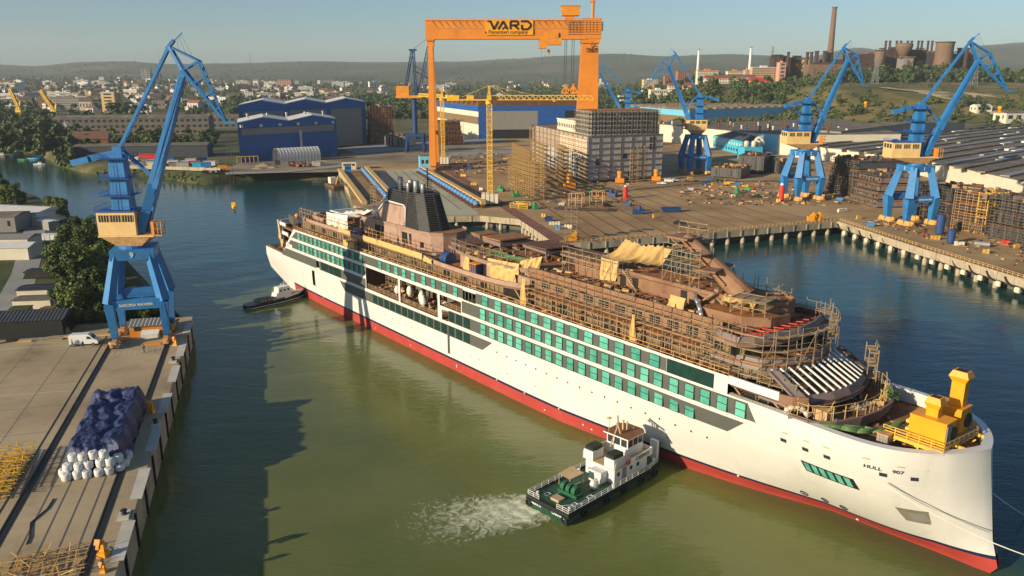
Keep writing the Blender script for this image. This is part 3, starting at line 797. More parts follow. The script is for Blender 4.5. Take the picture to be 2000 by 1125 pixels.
mb = MB(); mb.bx(-10,96,-7.2,-7.0,19.3,22.4); mb.bx(-10,-9.8,-7,7,19.3,22.4); mb.build("cabin_wall",M["wall_brown"],ship)
parts("doorway",M["black"],[(88.4,93.6,-7.3,-6.9,19.6,22.2)] + [(-4 + 7 * k,-1.6 + 7 * k,-7.26,-7.1,19.7,21.9) for k in range(13)])
post = None
def deck_post(s,y,z):
    global post
    if post is None: mb = MB(); mb.bar((0,0,0),(0,0,3.1),.14); post = mb.build("deck_post",M["scaffold_metal"],ship); o = post
    else: o = post.copy(); COL.objects.link(o)
    o.location = (s,y,z)
for k in range(62): s = -5 + 1.55 * k; deck_post(s,-9.6 if s < 90 else -8.4,19.3 + tilt(s))
mb = MB(); mb.bx(34,62,-10.42,-10.36,22.7,23.9,0); mb.bx(20,27,-10.42,-10.36,23.0,24.0,0); mb.build("wood_shuttering",M["tarp_yellow"],ship)
# stern lounge: mauve curved coaming with louvred skylight
P_ = [(-5,6),(-6,0),(-5,-5),(-1,-7.8),(6,-8.2)]
mb = ribbon(P_,22.7,24.2,.4); mb.prism(P_ + [(6,6)],23.0,23.4,1); mb.build("stern_coaming",[pr,rd],ship)
mb = MB()
for k in range(7): mb.box((-4 + 3.0 * k,3.5,24.4),(1.1,8,.25),0,0)
mb.bx(-5,18,-.6,-.4,24.2,24.5,0); mb.build("skylight_frame",[M["white_paint"]],ship)
mb = MB(); mb.bx(8,24,1,9,22.7,26.2,0); mb.bx(7.6,24.4,.6,9.4,26.2,26.5,0); mb.build("aft_house",[M["roof_dark"]],ship)
mb = MB(); mb.bx(24.5,30,9,9.3,24,27); mb.build("white_screen",M["white_paint"],ship)
# funnel house
fh = [(19,-4.6),(28,-4.9),(52,-4.9),(56,-4.2),(58.5,-2.2),(59.4,1),(58.5,4.2),(56,6.2),(52,7),(19,7)]
mb = MB(); mb.prism(fh,22.7,26.9,0,1); mb.build("funnel_house",[pr,rd],ship)
ribbon(fh[1:9],26.4,27.3,.25,out=.25).build("funnel_house_coaming",pr,ship)
parts("opening",M["black"],[(a,b,-5.04,-4.8,23.3,25.9 if a < 50 else 24.6) for a,b in ((22.6,23.9),(30.6,33.2),(34.0,35.0),(44.2,46.6),(47.6,48.5),(52.6,53.6))])
# funnel: black ribbed casing, mauve panel, raked white louvre
fz0,fzm,fz1 = 27.0,31.7,35.4
lo = [(44.5,-4.2),(50,-4.0),(53.4,-2.4),(54.2,0),(53,3),(49,5.2),(44.5,5.4)]; hi = [(44.2,-2.6),(46.4,-2.6),(49.4,-1.4),(50.2,.6),(49,2.8),(46,4.0),(44.2,4.0)]
def lerp2(a,b,t): return [(p[0] + (q[0] - p[0]) * t,p[1] + (q[1] - p[1]) * t) for p,q in zip(a,b)]
tm = (fzm - fz0) / (fz1 - fz0); mid = lerp2(lo,hi,tm)
mb = MB(); n = len(lo); vs = [(x,y,fz0) for x,y in lo] + [(x,y,fz1 - .3) for x,y in hi]
mb.add(vs,[(i,(i + 1) % n,n + (i + 1) % n,n + i) for i in range(n)] + [tuple(range(n,2 * n))]); mb.prism([(34.4,-3.0),(46,-3.0),(46,4.4),(34.4,4.4)],fzm,fz1 - .3); mb.build("funnel_casing",M["black"],ship)
mb = MB()
for k in range(18):
    t = k / 17; P_ = lerp2(lo,hi,t); z = fz0 + (fz1 - fz0) * t
    P_ = [(x + (x - 48) * .03,y * 1.08) for x,y in P_]
    if z > fzm: u_ = 34.2 + (z - fzm) * .1; P_ = [(u_,P_[0][1] - .2)] + P_ + [(u_,P_[-1][1] + .2)]
    for a,b in zip(P_,P_[1:] + P_[:1]): mb.bar((a[0],a[1],z),(b[0],b[1],z),.34,.2)
for (x,y),(x2,y2) in zip(lo,hi): mb.bar((x,y * 1.06,fz0),(x2,y2 * 1.06,fz1),.3)
mb.build("funnel_louvres",M["steel_dark"],ship)
mb = MB()
pp = [(29.4,27.0),(34.4,31.9),(35.4,32.3),(43.4,32.1),(44.5,31.4),(44.9,27.0)]
nn_ = len(pp); vs = [(x,-4.35 + .13 * (z - 27),z) for x,z in pp] + [(x,5.6 - .13 * (z - 27),z) for x,z in pp]
mb.add(vs,[tuple(range(nn_ - 1,-1,-1)),tuple(range(nn_,2 * nn_))] + [(i,(i + 1) % nn_,nn_ + (i + 1) % nn_,nn_ + i) for i in range(nn_)]); mb.build("funnel_panel",pr,ship)
mb = MB()
for k in range(15):
    t = k / 14; x = 26.8 + 7.2 * t; z = 27.0 + 6.4 * t
    mb.bar((x - .6,-4.1 + .9 * t,z),(x - .6,5.4 - .9 * t,z),.34,.16)
q_ = [(44.9,27.2),(44.5,31.6),(43.4,32.3),(35.2,32.5),(34.2,32.2),(28.0,27.0)]
for a,b in zip(q_,q_[1:]): mb.bar((a[0],-4.45 + .13 * (a[1] - 27),a[1]),(b[0],-4.45 + .13 * (b[1] - 27),b[1]),.26)
mb.build("funnel_trim",M["white_paint"],ship)
for x,y,h,r in ((36.8,-.6,38.4,.7),(40.2,.4,38.0,.75),(41.2,-.9,37.4,.5),(42.8,.4,38.0,.75),(45.4,.8,37.4,.65)):
    mb = MB(); mb.lathe((x,y,34.5),[(r,0),(r,h - 34.6),(r * .8,h - 34.5),(r * .8,h - 35.2)],12); mb.build("exhaust_pipe",M["steel"],ship,True)
mb = MB(); mb.bar((47.5,.8,35),(47.5,.8,41.5),.22)
for k in range(5): mb.bar((46.4,.8,36 + 1.1 * k),(48.6,.8,36 + 1.1 * k),.1); mb.bar((47.5,-.3,36.5 + 1.1 * k),(47.5,1.9,36.5 + 1.1 * k),.1)
mb.bar((49,.8,35),(49,.8,39),.08); mb.bar((47.5,.8,40),(49,.8,35.4),.07); mb.build("funnel_mast",M["black"],ship)
# pool lounge amidships: stacked rusty canopies and curved walls
lg = [(70,-5.2),(73,-7.4),(79,-8.6),(86,-8.9),(92,-8.2),(97,-6.6)]
ribbon(lg,22.7,26.1,.3).build("lounge_wall",pr,ship)
ribbon([(69,-5.4),(72.5,-8.0),(79,-9.3),(86,-9.6),(93,-8.8),(99,-7.0)],25.7,26.7,.3,out=.5).build("lounge_coaming",pr,ship)
mb = MB(); mb.prism([(70,-5.2),(73,-7.4),(79,-8.6),(86,-8.9),(92,-8.2),(98,-6.4),(98,8),(70,8)],26.0,26.25); mb.build("lounge_roof",rd,ship)
mb = MB(); mb.bx(79.5,84.5,-8.95,-8.5,23.0,25.6); mb.build("lounge_opening",M["black"],ship)
for (a,b,c_,d_,z,tz) in ((60,68,-3,6,24.6,.6),(64,73,-5,2,26.3,.5),(71,80,-1,8,28.0,.9),(84,94,0,8,28.3,.5),(70,82,2,9,26.9,.4),(88,104,3,9.5,27.6,.4),(61,67,3,9,26.9,.4)):
    mb = MB(); mb.prism([(a,c_ + 1),(b - 1,c_),(b,d_ - 1),(a + 1,d_)],lambda p: z + .04 * (p[0] - a),lambda p: z + .3 + .04 * (p[0] - a)); mb.prism([(a + .2,c_ + 1.1),(b - 1.2,c_ + .2),(b - .2,d_ - 1.2),(a + 1.1,d_ - .2)],z - tz,z - .02,1)
    for px_,py_ in ((a + 1,c_ + 1.4),(b - 1.6,c_ + .7),(b - 1,d_ - 1.4),(a + 1.6,d_ - .7)): mb.bar((px_,py_,22.7),(px_,py_,z),.25,None,1)
    mb.build("canopy",[M["rust_deck"] if a % 2 else M["rust_dark"],M["primer_grey"]],ship)
# forward superstructure
pk_ = M["primer_rust"]
def zf(z): return z
mb = MB(); mb.bx(97,143.5,-7.4,7.4,19.2,22.5,1); mb.bx(97,143.5,-7.5,7.5,22.5,26.0,0); mb.build("fore_house",[pk_,M["wall_brown"]],ship)
mb = MB(); mb.bx(96.5,147,-8.0,8.0,26.0,26.2); mb.build("fore_house_roof",rd,ship)
mb = MB()
for k in range(13): y = -6.5 + 1.05 * k; mb.bar((100,y,26.28),(146,y,26.28),.16)
for k in range(20): mb.bar((100 + 2.3 * k,-7.6,26.3),(100 + 2.3 * k,6,26.3),.14)
mb.build("roof_stiffeners",M["rust_dark"],ship)
ribbon([(96.5,-7.6),(143,-7.6)],25.4,27.0,.25).build("roof_coaming",pk_,ship)
for k in range(11):
    s = 100.6 + 3.95 * k; mb = MB(); mb.bx(s,s + 2.3,-7.58,-7.4,23.6,25.0,0)
    for j in range(1,3): mb.bar((s + .77 * j,-7.62,23.6),(s + .77 * j,-7.62,25.0),.09,None,1)
    mb.bar((s,-7.62,24.3),(s + 2.3,-7.62,24.3),.09,None,1); mb.build("house_window",[M["black"],M["scaffold_metal"]],ship)
for k in range(30): deck_post(97.5 + 1.55 * k,-9.0,19.4 + tilt(97.5 + 1.55 * k))
parts("pillar",pk_,[(s,s + .5,-8.2,-7.5,19.4,22.6) for s in (104,112,121,133,139)])
mb = MB(); mb.bx(96,143,-9.2,-7.4,22.35,22.65); mb.build("side_gangway",rd,ship)
parts("opening",M["black"],[(s,s + 2.2,-7.6,-7.4,19.5,22.0) for s in (106,118,131,140)])
# top house with stairs, mast, bridge
th_ = [(104,-1.8),(143,-1.8),(146,-.5),(147.5,2.5),(146.5,6),(143,8),(104,8)]
mb = MB(); mb.prism(th_,26.2,28.7,0,1); mb.build("top_house",[pk_,rd],ship)
ribbon(th_[:6],28.5,29.3,.25).build("top_house_coaming",pk_,ship)
parts("opening",M["black"],[(s,s + 1.3,-1.95,-1.7,26.4,28.4) for s in (116,119,130,137)])
mb = MB(); mb.prism([(137,-5.4),(144.5,-5),(147.8,-2.2),(148.4,2),(137,2)],26.2,27.7,0,1); mb.build("bridge_house",[pk_,rd],ship)
mb = MB(); mb.tube((141,1.2,28.6),(128,1.2,36.6),1.9,14,0,1.0); mb.box((127.6,1.2,36.7),(4.6,4.2,.3)); mb.box((134.6,.6,32.8),(3.6,7.5,.3),.25); mb.bar((138,-.8,30.6),(128.5,-.6,36.6),.3)
for a_,b_ in (((133,-3.0,32.9),(135.5,-1,31.4)),((126.0,-.6,36.6),(128.2,.3,34.8)),((129,1.2,36.8),(131.2,1.2,34.8)),((136,4,32.9),(137.4,2,31.6))): mb.bar(a_,b_,.22)
mb.build("main_mast",pk_,ship)
for (a,b) in (((121,-2.4,26.3),(117.4,-2.4,29.6)),((133.5,-2.6,26.3),(137.6,-2.6,29.6)),((95.6,-7.6,19.6),(92.2,-7.6,22.6)),((149.5,-9.2,16.8),(146.2,-9.2,19.4)),((156.2,-9.3,16.8),(153,-9.3,19.2))):
    mb = MB(); a,b = Vector(a),Vector(b)
    for o_ in (-.55,.55): mb.bar(a + Vector((0,o_,0)),b + Vector((0,o_,0)),.12,.25)
    for k in range(11): p = a + (b - a) * ((k + .5) / 11); mb.bx(p.x - .13,p.x + .13,p.y - .55,p.y + .55,p.z - .02,p.z + .03)
    mb.build("stairway",M["plank"],ship)
# bridge front: three stepped, curved tiers
t1 = [(143,-9.9),(144.6,-11.0),(148.4,-11.4),(150.2,-9.2),(151.5,-5),(152.1,0),(151.5,5),(150.2,9.2),(148.4,11.4),(144.6,11),(143,9.9)]
t2 = [(143,-9.8),(147.8,-9.9),(151.0,-9.2),(153.2,-6.4),(154.6,-2),(154.7,2),(153.3,6.4),(151,9.2),(147.8,9.9),(143,9.8)]
t3 = [(152,-10.5),(156.6,-10.4),(158.9,-7.6),(160.2,-3.6),(160.6,0),(160.2,3.6),(158.9,7.6),(156.6,10.4),(152,10.5)]
t4 = [(157.5,-11.0),(160.4,-10.8),(162.8,-8.2),(164.1,-4),(164.5,0),(164.1,4),(162.8,8.2),(160.4,10.8),(157.5,11.0)]
mb = MB(); mb.prism(t1,25.5,25.75); mb.build("bridge_roof",rd,ship)
ribbon(t1,25.2,26.6,.3,out=-.7).build("bridge_fascia",pg,ship)
mb = MB(); mb.prism([(p[0] - 1.6,p[1] * .86) for p in t1],22.9,25.2,0); mb.build("wheelhouse_wall",M["wall_brown"],ship)
for k in range(12):
    t = (k + .5) / 12; i = int(t * (len(t1) - 1)); a = Vector((t1[i][0] - 1.5,t1[i][1] * .87,23.4)); b = Vector((t1[i + 1][0] - 1.5,t1[i + 1][1] * .87,23.4)); f_ = t * (len(t1) - 1) - i; p = a + (b - a) * f_
    mb = MB(); mb.box((p.x,p.y,24.1),(1.5,.12,1.4),math.atan2(b.y - a.y,b.x - a.x)); mb.build("bridge_window",M["black"],ship)
mb = MB(); mb.prism(t2,22.4,22.7); mb.build("bridge_deck",rd,ship)
ribbon(t2,21.9,23.4,.3,out=-.6).build("bridge_deck_fascia",pg,ship)
mb = MB(); mb.prism([(p[0] - 2.6,p[1] * .8) for p in t2],19.3,22.0,0); mb.build("lounge_front",M["roof_dark"],ship)
mb = MB(); mb.prism([(143,-10.6)] + t3[1:-1] + [(143,10.6)],18.7,18.95); mb.build("observation_deck",M["rust_dark"],ship)
ribbon(t3,18.4,19.8,.35,out=-.8).build("observation_fascia",pg,ship)
mb = MB()
for k in range(13):                                      # bare rafters of the glass roof
    y = -8.6 + 1.43 * k; xo = 160.2 - (abs(y) / 10.4) ** 2 * 3.2 - .6; xi = 154.4 - (abs(y) / 10) ** 2 * 2.6
    mb = MB(); mb.tube((xo,y,19.9),(xi,y * .97,22.3),.17,6); mb.build("rafter",M["roof_white"],ship)
for sy in (-1,1): mb = MB(); mb.add([(157.4,sy * 9.9,19.7),(159,sy * 8.6,19.7),(153.8,sy * 8.4,22.5),(152.4,sy * 9.4,22.5)],[(0,1,2,3)]); mb.bar((157.8,sy * 9.2,19.6),(153,sy * 8.9,22.3),1.5,.3); mb.build("roof_side_beam",pg,ship)
mb = MB()
for k in range(15): y = -7.6 + 1.08 * k; mb = MB(); mb.tube((158.6 - (abs(y) / 10) ** 2 * 2.5,y,16.7),(158.9 - (abs(y) / 10) ** 2 * 2.5,y,18.6),.18,6); mb.build("front_column",M["primer_grey"],ship)
mb = MB(); mb.prism([(147,-9)] + [(p[0] - 3.5,p[1] * .85) for p in t3[1:-1]] + [(147,9)],16.7,18.6); mb.build("fore_bulkhead",M["black"],ship)
ribbon(t4,16.3,17.9,.3,out=.3).build("fore_bulwark",pg,ship)
ribbon([(147.4,-11.27),(152,-11.27),(155.8,-11.15)],19.3,20.55,.3).build("bridge_wing_band",M["white_paint"],ship)
ribbon([(155.8,-11.15),(157.6,-10.6),(159.2,-9.2)],19.0,20.3,.3).build("bridge_wing_band",pk_,ship)
# ---------------------------------------------------------------- portal cranes
CFG = {"low": ((15.2,72.5),(19.2,65.1),(33,53.3),(23.4,68)),"high": ((14.0,72.7),(16.7,67.2),(25.8,54.8),(20.6,69.4)),"flat": ((19.8,67.9),(23.5,61.5),(38.6,54),(28,63.5))}
def portal_crane(label,loc,prz,az,sc,cfg,number=None,blue=None,hook=None,name="portal_crane",lw=3.3,hx=(-10.8,.9),hy=4.2):
    blue = blue or M["crane_blue"]; cr = M["cream"]; tn = M["bogie_orange"] if lw > 2.5 else M["rust_tan"]
    t = thing(name,label,"crane",loc,0,None,sc)
    apex,hinge,tip,elbow = CFG[cfg]; bw = 1.2 if lw > 2.5 else 0
    def up(o): o.rotation_euler.z = az; return o
    def pt(o): o.rotation_euler.z = prz; return o
    for sx in (-1,1):
        for sy in (-1,1):
            mb = MB(); mb.bar((6 * sx,5.6 * sy,1.7),(6.3 * sx,6.2 * sy,11),lw * .62,lw * .62,0,lw); mb.bar((6.3 * sx,6.2 * sy,11),(3.9 * sx,3.9 * sy,23.2),lw,lw,0,lw * .75)
            pt(mb.build("leg",blue,t))
            mb = MB()
            for k in (-1,1):
                mb.box((6 * sx,5.6 * sy + 2.0 * k,1.2),(1.6 + bw * 1.3,3.8,1.3 + bw * .5),0,0,.75); mb.ball((6 * sx,5.6 * sy + 3.4 * k,1.0 + bw * .3),.5 + bw * .45,0); mb.box((6 * sx,5.6 * sy,1.75),(1.3,3.4,.6),0,0,.7)
                for j in (-.9,.9): mb.tube((6 * sx - .55,5.6 * sy + 2 * k + j,.5),(6 * sx + .55,5.6 * sy + 2 * k + j,.5),.5,10,1)
                mb.ball((6 * sx + .8 * sx,5.6 * sy + 2.2 * k,1.3),.55,0); mb.tube((6 * sx + .4 * sx,5.6 * sy + 3.2 * k,1.1),(6 * sx + .4 * sx,5.6 * sy + 4.2 * k,1.1),.4,8,0)
            pt(mb.build("bogie",[tn,M["steel_dark"]],t))
    mb = MB()
    for s_ in (-1,1): mb.bx(-5.1,5.1,4.0 * s_ - 1.1,4.0 * s_ + 1.1,21.6,24.1); mb.bx(4 * s_ - 1.1,4 * s_ + 1.1,-2.9,2.9,21.6,24.0)
    mb.lathe((0,0,24.0),[(3.6,0),(3.6,.8)],16)
    pt(mb.build("portal_frame",blue,t))
    for s_ in (-1,1):
        mb = MB(); mb.bx(-5.6,5.6,6.2 * s_ - .8,6.2 * s_ + .8,9.4,11.9); pt(mb.build("tie_beam",blue,t))
    mb = MB()
    for k in range(14): mb.box((6.3,-6.9 + .02 * k,2.3 + .62 * k),(.7,.08,.08))
    mb.bar((5.9,-6.8,2),(5.9,-7.5,10.8),.08); mb.bar((6.7,-6.8,2),(6.7,-7.5,10.8),.08); mb.bx(-5.2,5.2,-5.7,-4.9,11.6,11.7)
    for k in range(8): mb.bar((-5.2 + 1.5 * k,-5.0,11.6),(-5.2 + 1.5 * k,-5.0,12.7),.07)
    mb.bar((-5.2,-5.0,12.7),(5.3,-5.0,12.7),.07); pt(mb.build("ladder",M["crane_blue_dark"],t))
    mb = MB(); vs = [(-3,-2.8,24.8),(3,-2.8,24.8),(3,2.8,24.8),(-3,2.8,24.8),(hx[0] + .4,-hy - .1,27.2),(5.6,-hy - .1,27.2),(5.6,hy + .1,27.2),(hx[0] + .4,hy + .1,27.2)]
    mb.add(vs,[(3,2,1,0),(0,1,5,4),(1,2,6,5),(2,3,7,6),(3,0,4,7),(4,5,6,7)]); mb.bx(hx[0] - .1,6.6,-hy - .3,hy + .3,27.2,27.6,1)
    up(mb.build("slewing_platform",[M["rust_tan"],cr],t))
    mb = MB(); mb.bx(hx[0],hx[1],-hy,hy,27.62,33.4); cb = up(mb.build("machinery_house",cr,t))
    mb = MB(); X0,X1,Y0 = hx[0] - .2,hx[1] + .2,hy + .2; mb.bx(X0 - .1,X1 + .1,-Y0 - .05,Y0 + .05,33.4,33.7)
    for k in range(9): q = k / 8; mb.bar((X0 + (X1 - X0) * q,-Y0,33.7),(X0 + (X1 - X0) * q,-Y0,34.7),.08); mb.bar((X0,-Y0 + 2 * Y0 * q,33.7),(X0,-Y0 + 2 * Y0 * q,34.7),.08)
    mb.bar((X0,-Y0,34.7),(X1,-Y0,34.7),.08); mb.bar((X0,-Y0,34.7),(X0,Y0,34.7),.08); mb.bx(X0 + 2,X0 + 3.6,-1,1,33.7,34.5); up(mb.build("house_roof",M["crane_blue_dark"],t))
    for c_ in [hx[0] + (hx[1] - hx[0]) * q for q in (.19,.5,.81)]:
        for sy in (-1,1):
            mb = MB(); mb.bx(c_ - 1.3,c_ + 1.3,sy * hy - .06,sy * hy + .06,31.0,32.7,0)
            for j in range(5): mb.bar((c_ - 1.3 + .65 * j,sy * (hy + .07),31.0),(c_ - 1.3 + .65 * j,sy * (hy + .07),32.7),.1,None,1)
            w = mb.build("window",[M["window_dark"],cr],cb)
    for c_ in (-2.4,0,2.4):
        mb = MB(); mb.bx(hx[0] - .07,hx[0],c_ - .8,c_ + .8,31.0,32.7,0); mb.build("window",[M["window_dark"]],cb)
    mb = MB(); vs = [(-3.8,-2.3,27.6),(1.2,-2.3,27.6),(1.2,2.3,27.6),(-3.8,2.3,27.6),(-2.9,-1.7,47.6),(.4,-1.7,47.6),(.4,1.7,47.6),(-2.9,1.7,47.6)]
    mb.add(vs,[(0,1,5,4),(1,2,6,5),(2,3,7,6),(3,0,4,7),(4,5,6,7)]); mb.bx(-2.0,.2,-1.2,1.2,47.6,49.2)
    up(mb.build("mast",blue,t))
    mb = MB()
    for z,e in ((37.2,1.0),(41.5,.9),(46.4,1.1)):
        mb.bx(-4.3 - e,1.0 + e,-2.4 - e,2.4 + e,z,z + .15)
        for a,b in (((-4.3 - e,-2.4 - e),(1 + e,-2.4 - e)),((1 + e,-2.4 - e),(1 + e,2.4 + e)),((-4.3 - e,-2.4 - e),(-4.3 - e,2.4 + e))):
            mb.bar((*a,z + 1.1),(*b,z + 1.1),.09); mb.bar((*a,z + .6),(*b,z + .6),.07)
            for q in (0,.33,.66,1): p = (a[0] + (b[0] - a[0]) * q,a[1] + (b[1] - a[1]) * q); mb.bar((*p,z),(*p,z + 1.1),.08)
    mb.bar((-4.0,0,38.2),(-9.4,0,37.4),.35); mb.bar((-3.6,0,42.4),(-6.2,0,42.0),.3)
    for j in (-.4,.4): mb.bar((-2 + j,-2.6,33.8),(-2 + j,-2.1,46),.07)
    up(mb.build("mast_platform",M["crane_blue_dark"],t))
    mb = MB(); mb.bar((.2,0,48.2),(-8.2,0,46.2),1.2,1.1,0,1.8); mb.bar((-8.0,0,46.2),(-12.2,0,45.2),2.6,1.5)
    up(mb.build("counterweight_arm",blue,t))
    mb = MB()
    for sy in (-.55,.55): mb.bar((-.6,sy,48.6),(apex[0],sy * .7,apex[1]),.5,.65)
    for k in range(1,9): f_ = k / 9; p = (-.6 + (apex[0] + .6) * f_,0,48.6 + (apex[1] - 48.6) * f_); mb.bar((p[0],-.6,p[2]),(p[0],.6,p[2]),.28)
    up(mb.build("tie_rod",blue,t))
    mb = MB(); b0 = Vector((2.6,0,28.2)); hv = Vector((hinge[0],0,hinge[1])); dv = hv - b0
    p1 = b0 + dv * .3
    for sy in (-1,1): mb.bar((2.6,1.75 * sy,28.0),p1 + Vector((0,.7 * sy,0)),1.1,1.9,0,1.4,2.4)
    mb.bar(p1 - dv * .02,hv,2.9,2.5,0,1.3,1.4); mb.bar(b0 + dv * .12 + Vector((0,-1.4,0)),b0 + dv * .12 + Vector((0,1.4,0)),.6)
    up(mb.build("boom",blue,t))
    mb = MB(); nrm = Vector((dv.z,0,-dv.x)).normalized()
    for sy in (-1.45,1.45):
        a,b = b0 + dv * .08 + Vector((0,sy,0)),b0 + dv * .96 + Vector((0,sy * .75,0))
        mb.bar(a,b,.12); mb.bar(a + nrm * .9,b + nrm * .9,.09)
        for k in range(26): p = a + (b - a) * (k / 25); mb.bar(p,p + nrm * .9,.07)
    up(mb.build("boom_walkway",M["crane_blue_dark"],t))
    ba = b0 + dv * .32
    mb = MB()
    for sy in (-.9,.9): mb.bar((.2,sy,48.0),ba + Vector((0,sy * .7,.6)),.42)
    up(mb.build("luffing_strut",blue,t))
    mb = MB(); A_,H_,T_,E_ = [Vector((q[0],0,q[1])) for q in (apex,hinge,tip,elbow)]
    for sy in (-1,1):
        o = Vector((0,.9 * sy,0)); o2 = Vector((0,.3 * sy,0))
        mb.bar(A_ + o * .5,H_ + o,.6,.75); mb.bar(H_ + o,T_ + o2,.65,.8,0,.4); mb.bar(A_ + o * .5,E_ + o,.45); mb.bar(E_ + o,T_ + o2,.5,.5,0,.3)
        for k in range(0,4): f_ = k / 4; mb.bar(H_ + (T_ - H_) * f_ + o * (1 - f_ * .6),E_ + (T_ - E_) * f_ + o * (1 - f_ * .6),.4 - .05 * k)
    for f_ in (0,.25,.5,.75): p = H_ + (T_ - H_) * f_; mb.bar(p - Vector((0,1.0 - f_ * .6,0)),p + Vector((0,1.0 - f_ * .6,0)),.4); p = E_ + (T_ - E_) * f_; mb.bar(p - Vector((0,1.0 - f_ * .6,0)),p + Vector((0,1.0 - f_ * .6,0)),.3)
    mb.bar(A_ + Vector((-.6,0,-.5)),A_ + Vector((1.2,0,1.4)),1.3,.7); mb.bar(A_ + Vector((.4,0,.6)),A_ + Vector((3.3,0,3.2)),.22)
    for k in range(4): p = A_ + (E_ - A_) * (k / 4); mb.bar(A_ + Vector((1.5 + .5 * k,0,1.6 + .4 * k)),p + Vector((.4,0,-.2)),.06)
    mb.bar(T_ + Vector((-.4,0,0)),T_ + Vector((2.3,0,.2)),1.0,.5)
    up(mb.build("jib",blue,t))
    mb = MB(); mb.bx(5.6,8.6,-3.6,-1.0,27.4,27.7,0); mb.bx(6.0,6.6,-3.4,-1.2,27.7,31.0,0)
    for a in (6.7,7.6,8.5):
        for z in (27.7,29.3,30.9): mb.bar((a,-3.5,z),(a,-1.1,z),.16,None,1); mb.bar((6.6,-3.5,z),(8.5,-3.5,z),.16,None,1)
        mb.bar((a,-3.5,27.7),(a,-3.5,31),.16,None,1); mb.bar((a,-1.1,27.7),(a,-1.1,31),.16,None,1)
    up(mb.build("winch_cage",[M["orange"],M["rust_tan"]],t))
    if hook is not None:
        mb = MB()
        for o_ in (-.35,.35): mb.bar((tip[0] + o_,0,tip[1]),(tip[0] + o_,0,hook + 1.6),.09,None,1)
        mb.box((tip[0],0,hook + 1.0),(1.0,.7,1.6)); mb.ball((tip[0],0,hook + .1),.65,0); mb.bar((tip[0],0,hook),(tip[0],0,hook - 1.2),.25,None,2)
        up(mb.build("hook_block",[M["amber"],M["steel_dark"],M["steel_dark"]],t))
    if number:
        Mt = Matrix.Rotation(prz,4,'Z')
        text("number",number,2.0,M["white_paint"],t,Mt @ face_M((0,-5.2,22.85),(1,0,0)),.03,.03)
        if number != "9": text("number",number,2.0,M["white_paint"],t,Mt @ face_M((-5.2,0,22.85),(0,-1,0)),.03,.03)
        text("load_sign","SARCINA MAXIMA",.95,M["white_paint"],t,Mt @ face_M((0,-7.06,10.6),(1,0,0)),.03,.02)
    return t
portal_crane("nearest blue portal crane, numbered 9, on the concrete quay on the left",(-83.9,173.3,QZ),R(16),R(3),.875,"high","9",lw=2.2,hx=(-6.8,2.4),hy=3.5)
portal_crane("big blue portal crane with cream cab at the right end of the basin, farthest right",(161.6,320.5,QZ),R(14),0,.975,"low","1",hx=(-12.4,-1.0))
portal_crane("blue portal crane numbered 2 standing by the corner of the basin",(141,387,QZ),R(14),R(2),.975,"high","2",hx=(-11,.4))
portal_crane("blue portal crane with its jib swung left beside the grey hull block",(112,492,QZ),R(14),R(178),.975,"low","4",hx=(-5.6,5.8))
portal_crane("blue portal crane half hidden behind the tall grey hull block",(xat(1221,690),690,QZ),R(14),R(180),.97,"flat",None,hook=None)

# a loose hook block hanging from the nearest crane
c9 = Vector((-83.9,173.3,QZ)); tipw = c9 + Vector((25.8 * .875 * math.cos(R(3)),25.8 * .875 * math.sin(R(3)),54.8 * .875))
hz = AY(450,404,tipw.y).z
t = thing("hook_block","yellow crane hook hanging on two ropes over the river","hook",(tipw.x,tipw.y,hz))
mb = MB(); mb.box((0,0,.5),(.9,.6,1.1)); mb.ball((0,0,0),.55); mb.build("block",M["amber"],t)
mb = MB()
for o_ in (-.3,.3): mb.bar((o_,0,1),(o_ * 1.5,0,tipw.z - hz),.07)
mb.build("rope",M["steel_dark"],t)
mb = MB(); mb.tube((0,0,-.5),(0,0,-1.2),.16,6); mb.tube((0,0,-1.2),(.4,0,-1.5),.16,6); mb.build("hook",M["steel_dark"],t)
for (u,v,Y,lab) in ((1691,201,394,"yellow hook ball under the jib of the crane numbered 2"),(1953,211,322,"yellow hook ball below the jib of the crane farthest right")):
    p = AY(u,v,Y); t = thing("hook_block",lab,"hook",p)
    mb = MB(); mb.ball((0,0,0),.9,0); mb.box((0,0,-1.3),(.7,.5,1.6)); mb.build("block",M["amber"],t)
    mb = MB(); mb.bar((0,0,.8),(.15,0,57.8 - p.z),.08); mb.build("rope",M["steel_dark"],t)

# ---------------------------------------------------------------- dark blue lattice boom crane behind the gantry
def lattice(mb,p,q,w,n,r,m=0,w2=None):
    p,q = Vector(p),Vector(q); a = (q - p).normalized(); u = Vector((0,0,1)) if abs(a.z) < .9 else Vector((0,1,0))
    x = a.cross(u).normalized(); y = x.cross(a).normalized(); w2 = w if w2 is None else w2
    def cor(t): o = p + (q - p) * t; ww = (w + (w2 - w) * t) / 2; return [o + x * (i * ww) + y * (j * ww) for i,j in ((-1,-1),(1,-1),(1,1),(-1,1))]
    c0,c1 = cor(0),cor(1)
    for a_,b_ in zip(c0,c1): mb.bar(a_,b_,r * 2)
    for k in range(n):
        e,f_ = cor(k / n),cor((k + 1) / n)
        for i in range(4):
            j = (i + 1) % 4; mb.bar(e[i],e[j],r * 1.3,None,m)
            if k % 2: mb.bar(e[i],f_[j],r * 1.3,None,m)
            else: mb.bar(e[j],f_[i],r * 1.3,None,m)
    return mb
YC = 640; xc = xat(806,YC,20)
t = thing("lattice_crane","dark blue lattice boom crane with orange cab behind the orange gantry leg","crane",(xc,YC,QZ))
nb = M["navy_crane"]; k_ = YC / 1555
mb = MB(); mb.tube((2,0,12),(2,0,42),2.0,14)
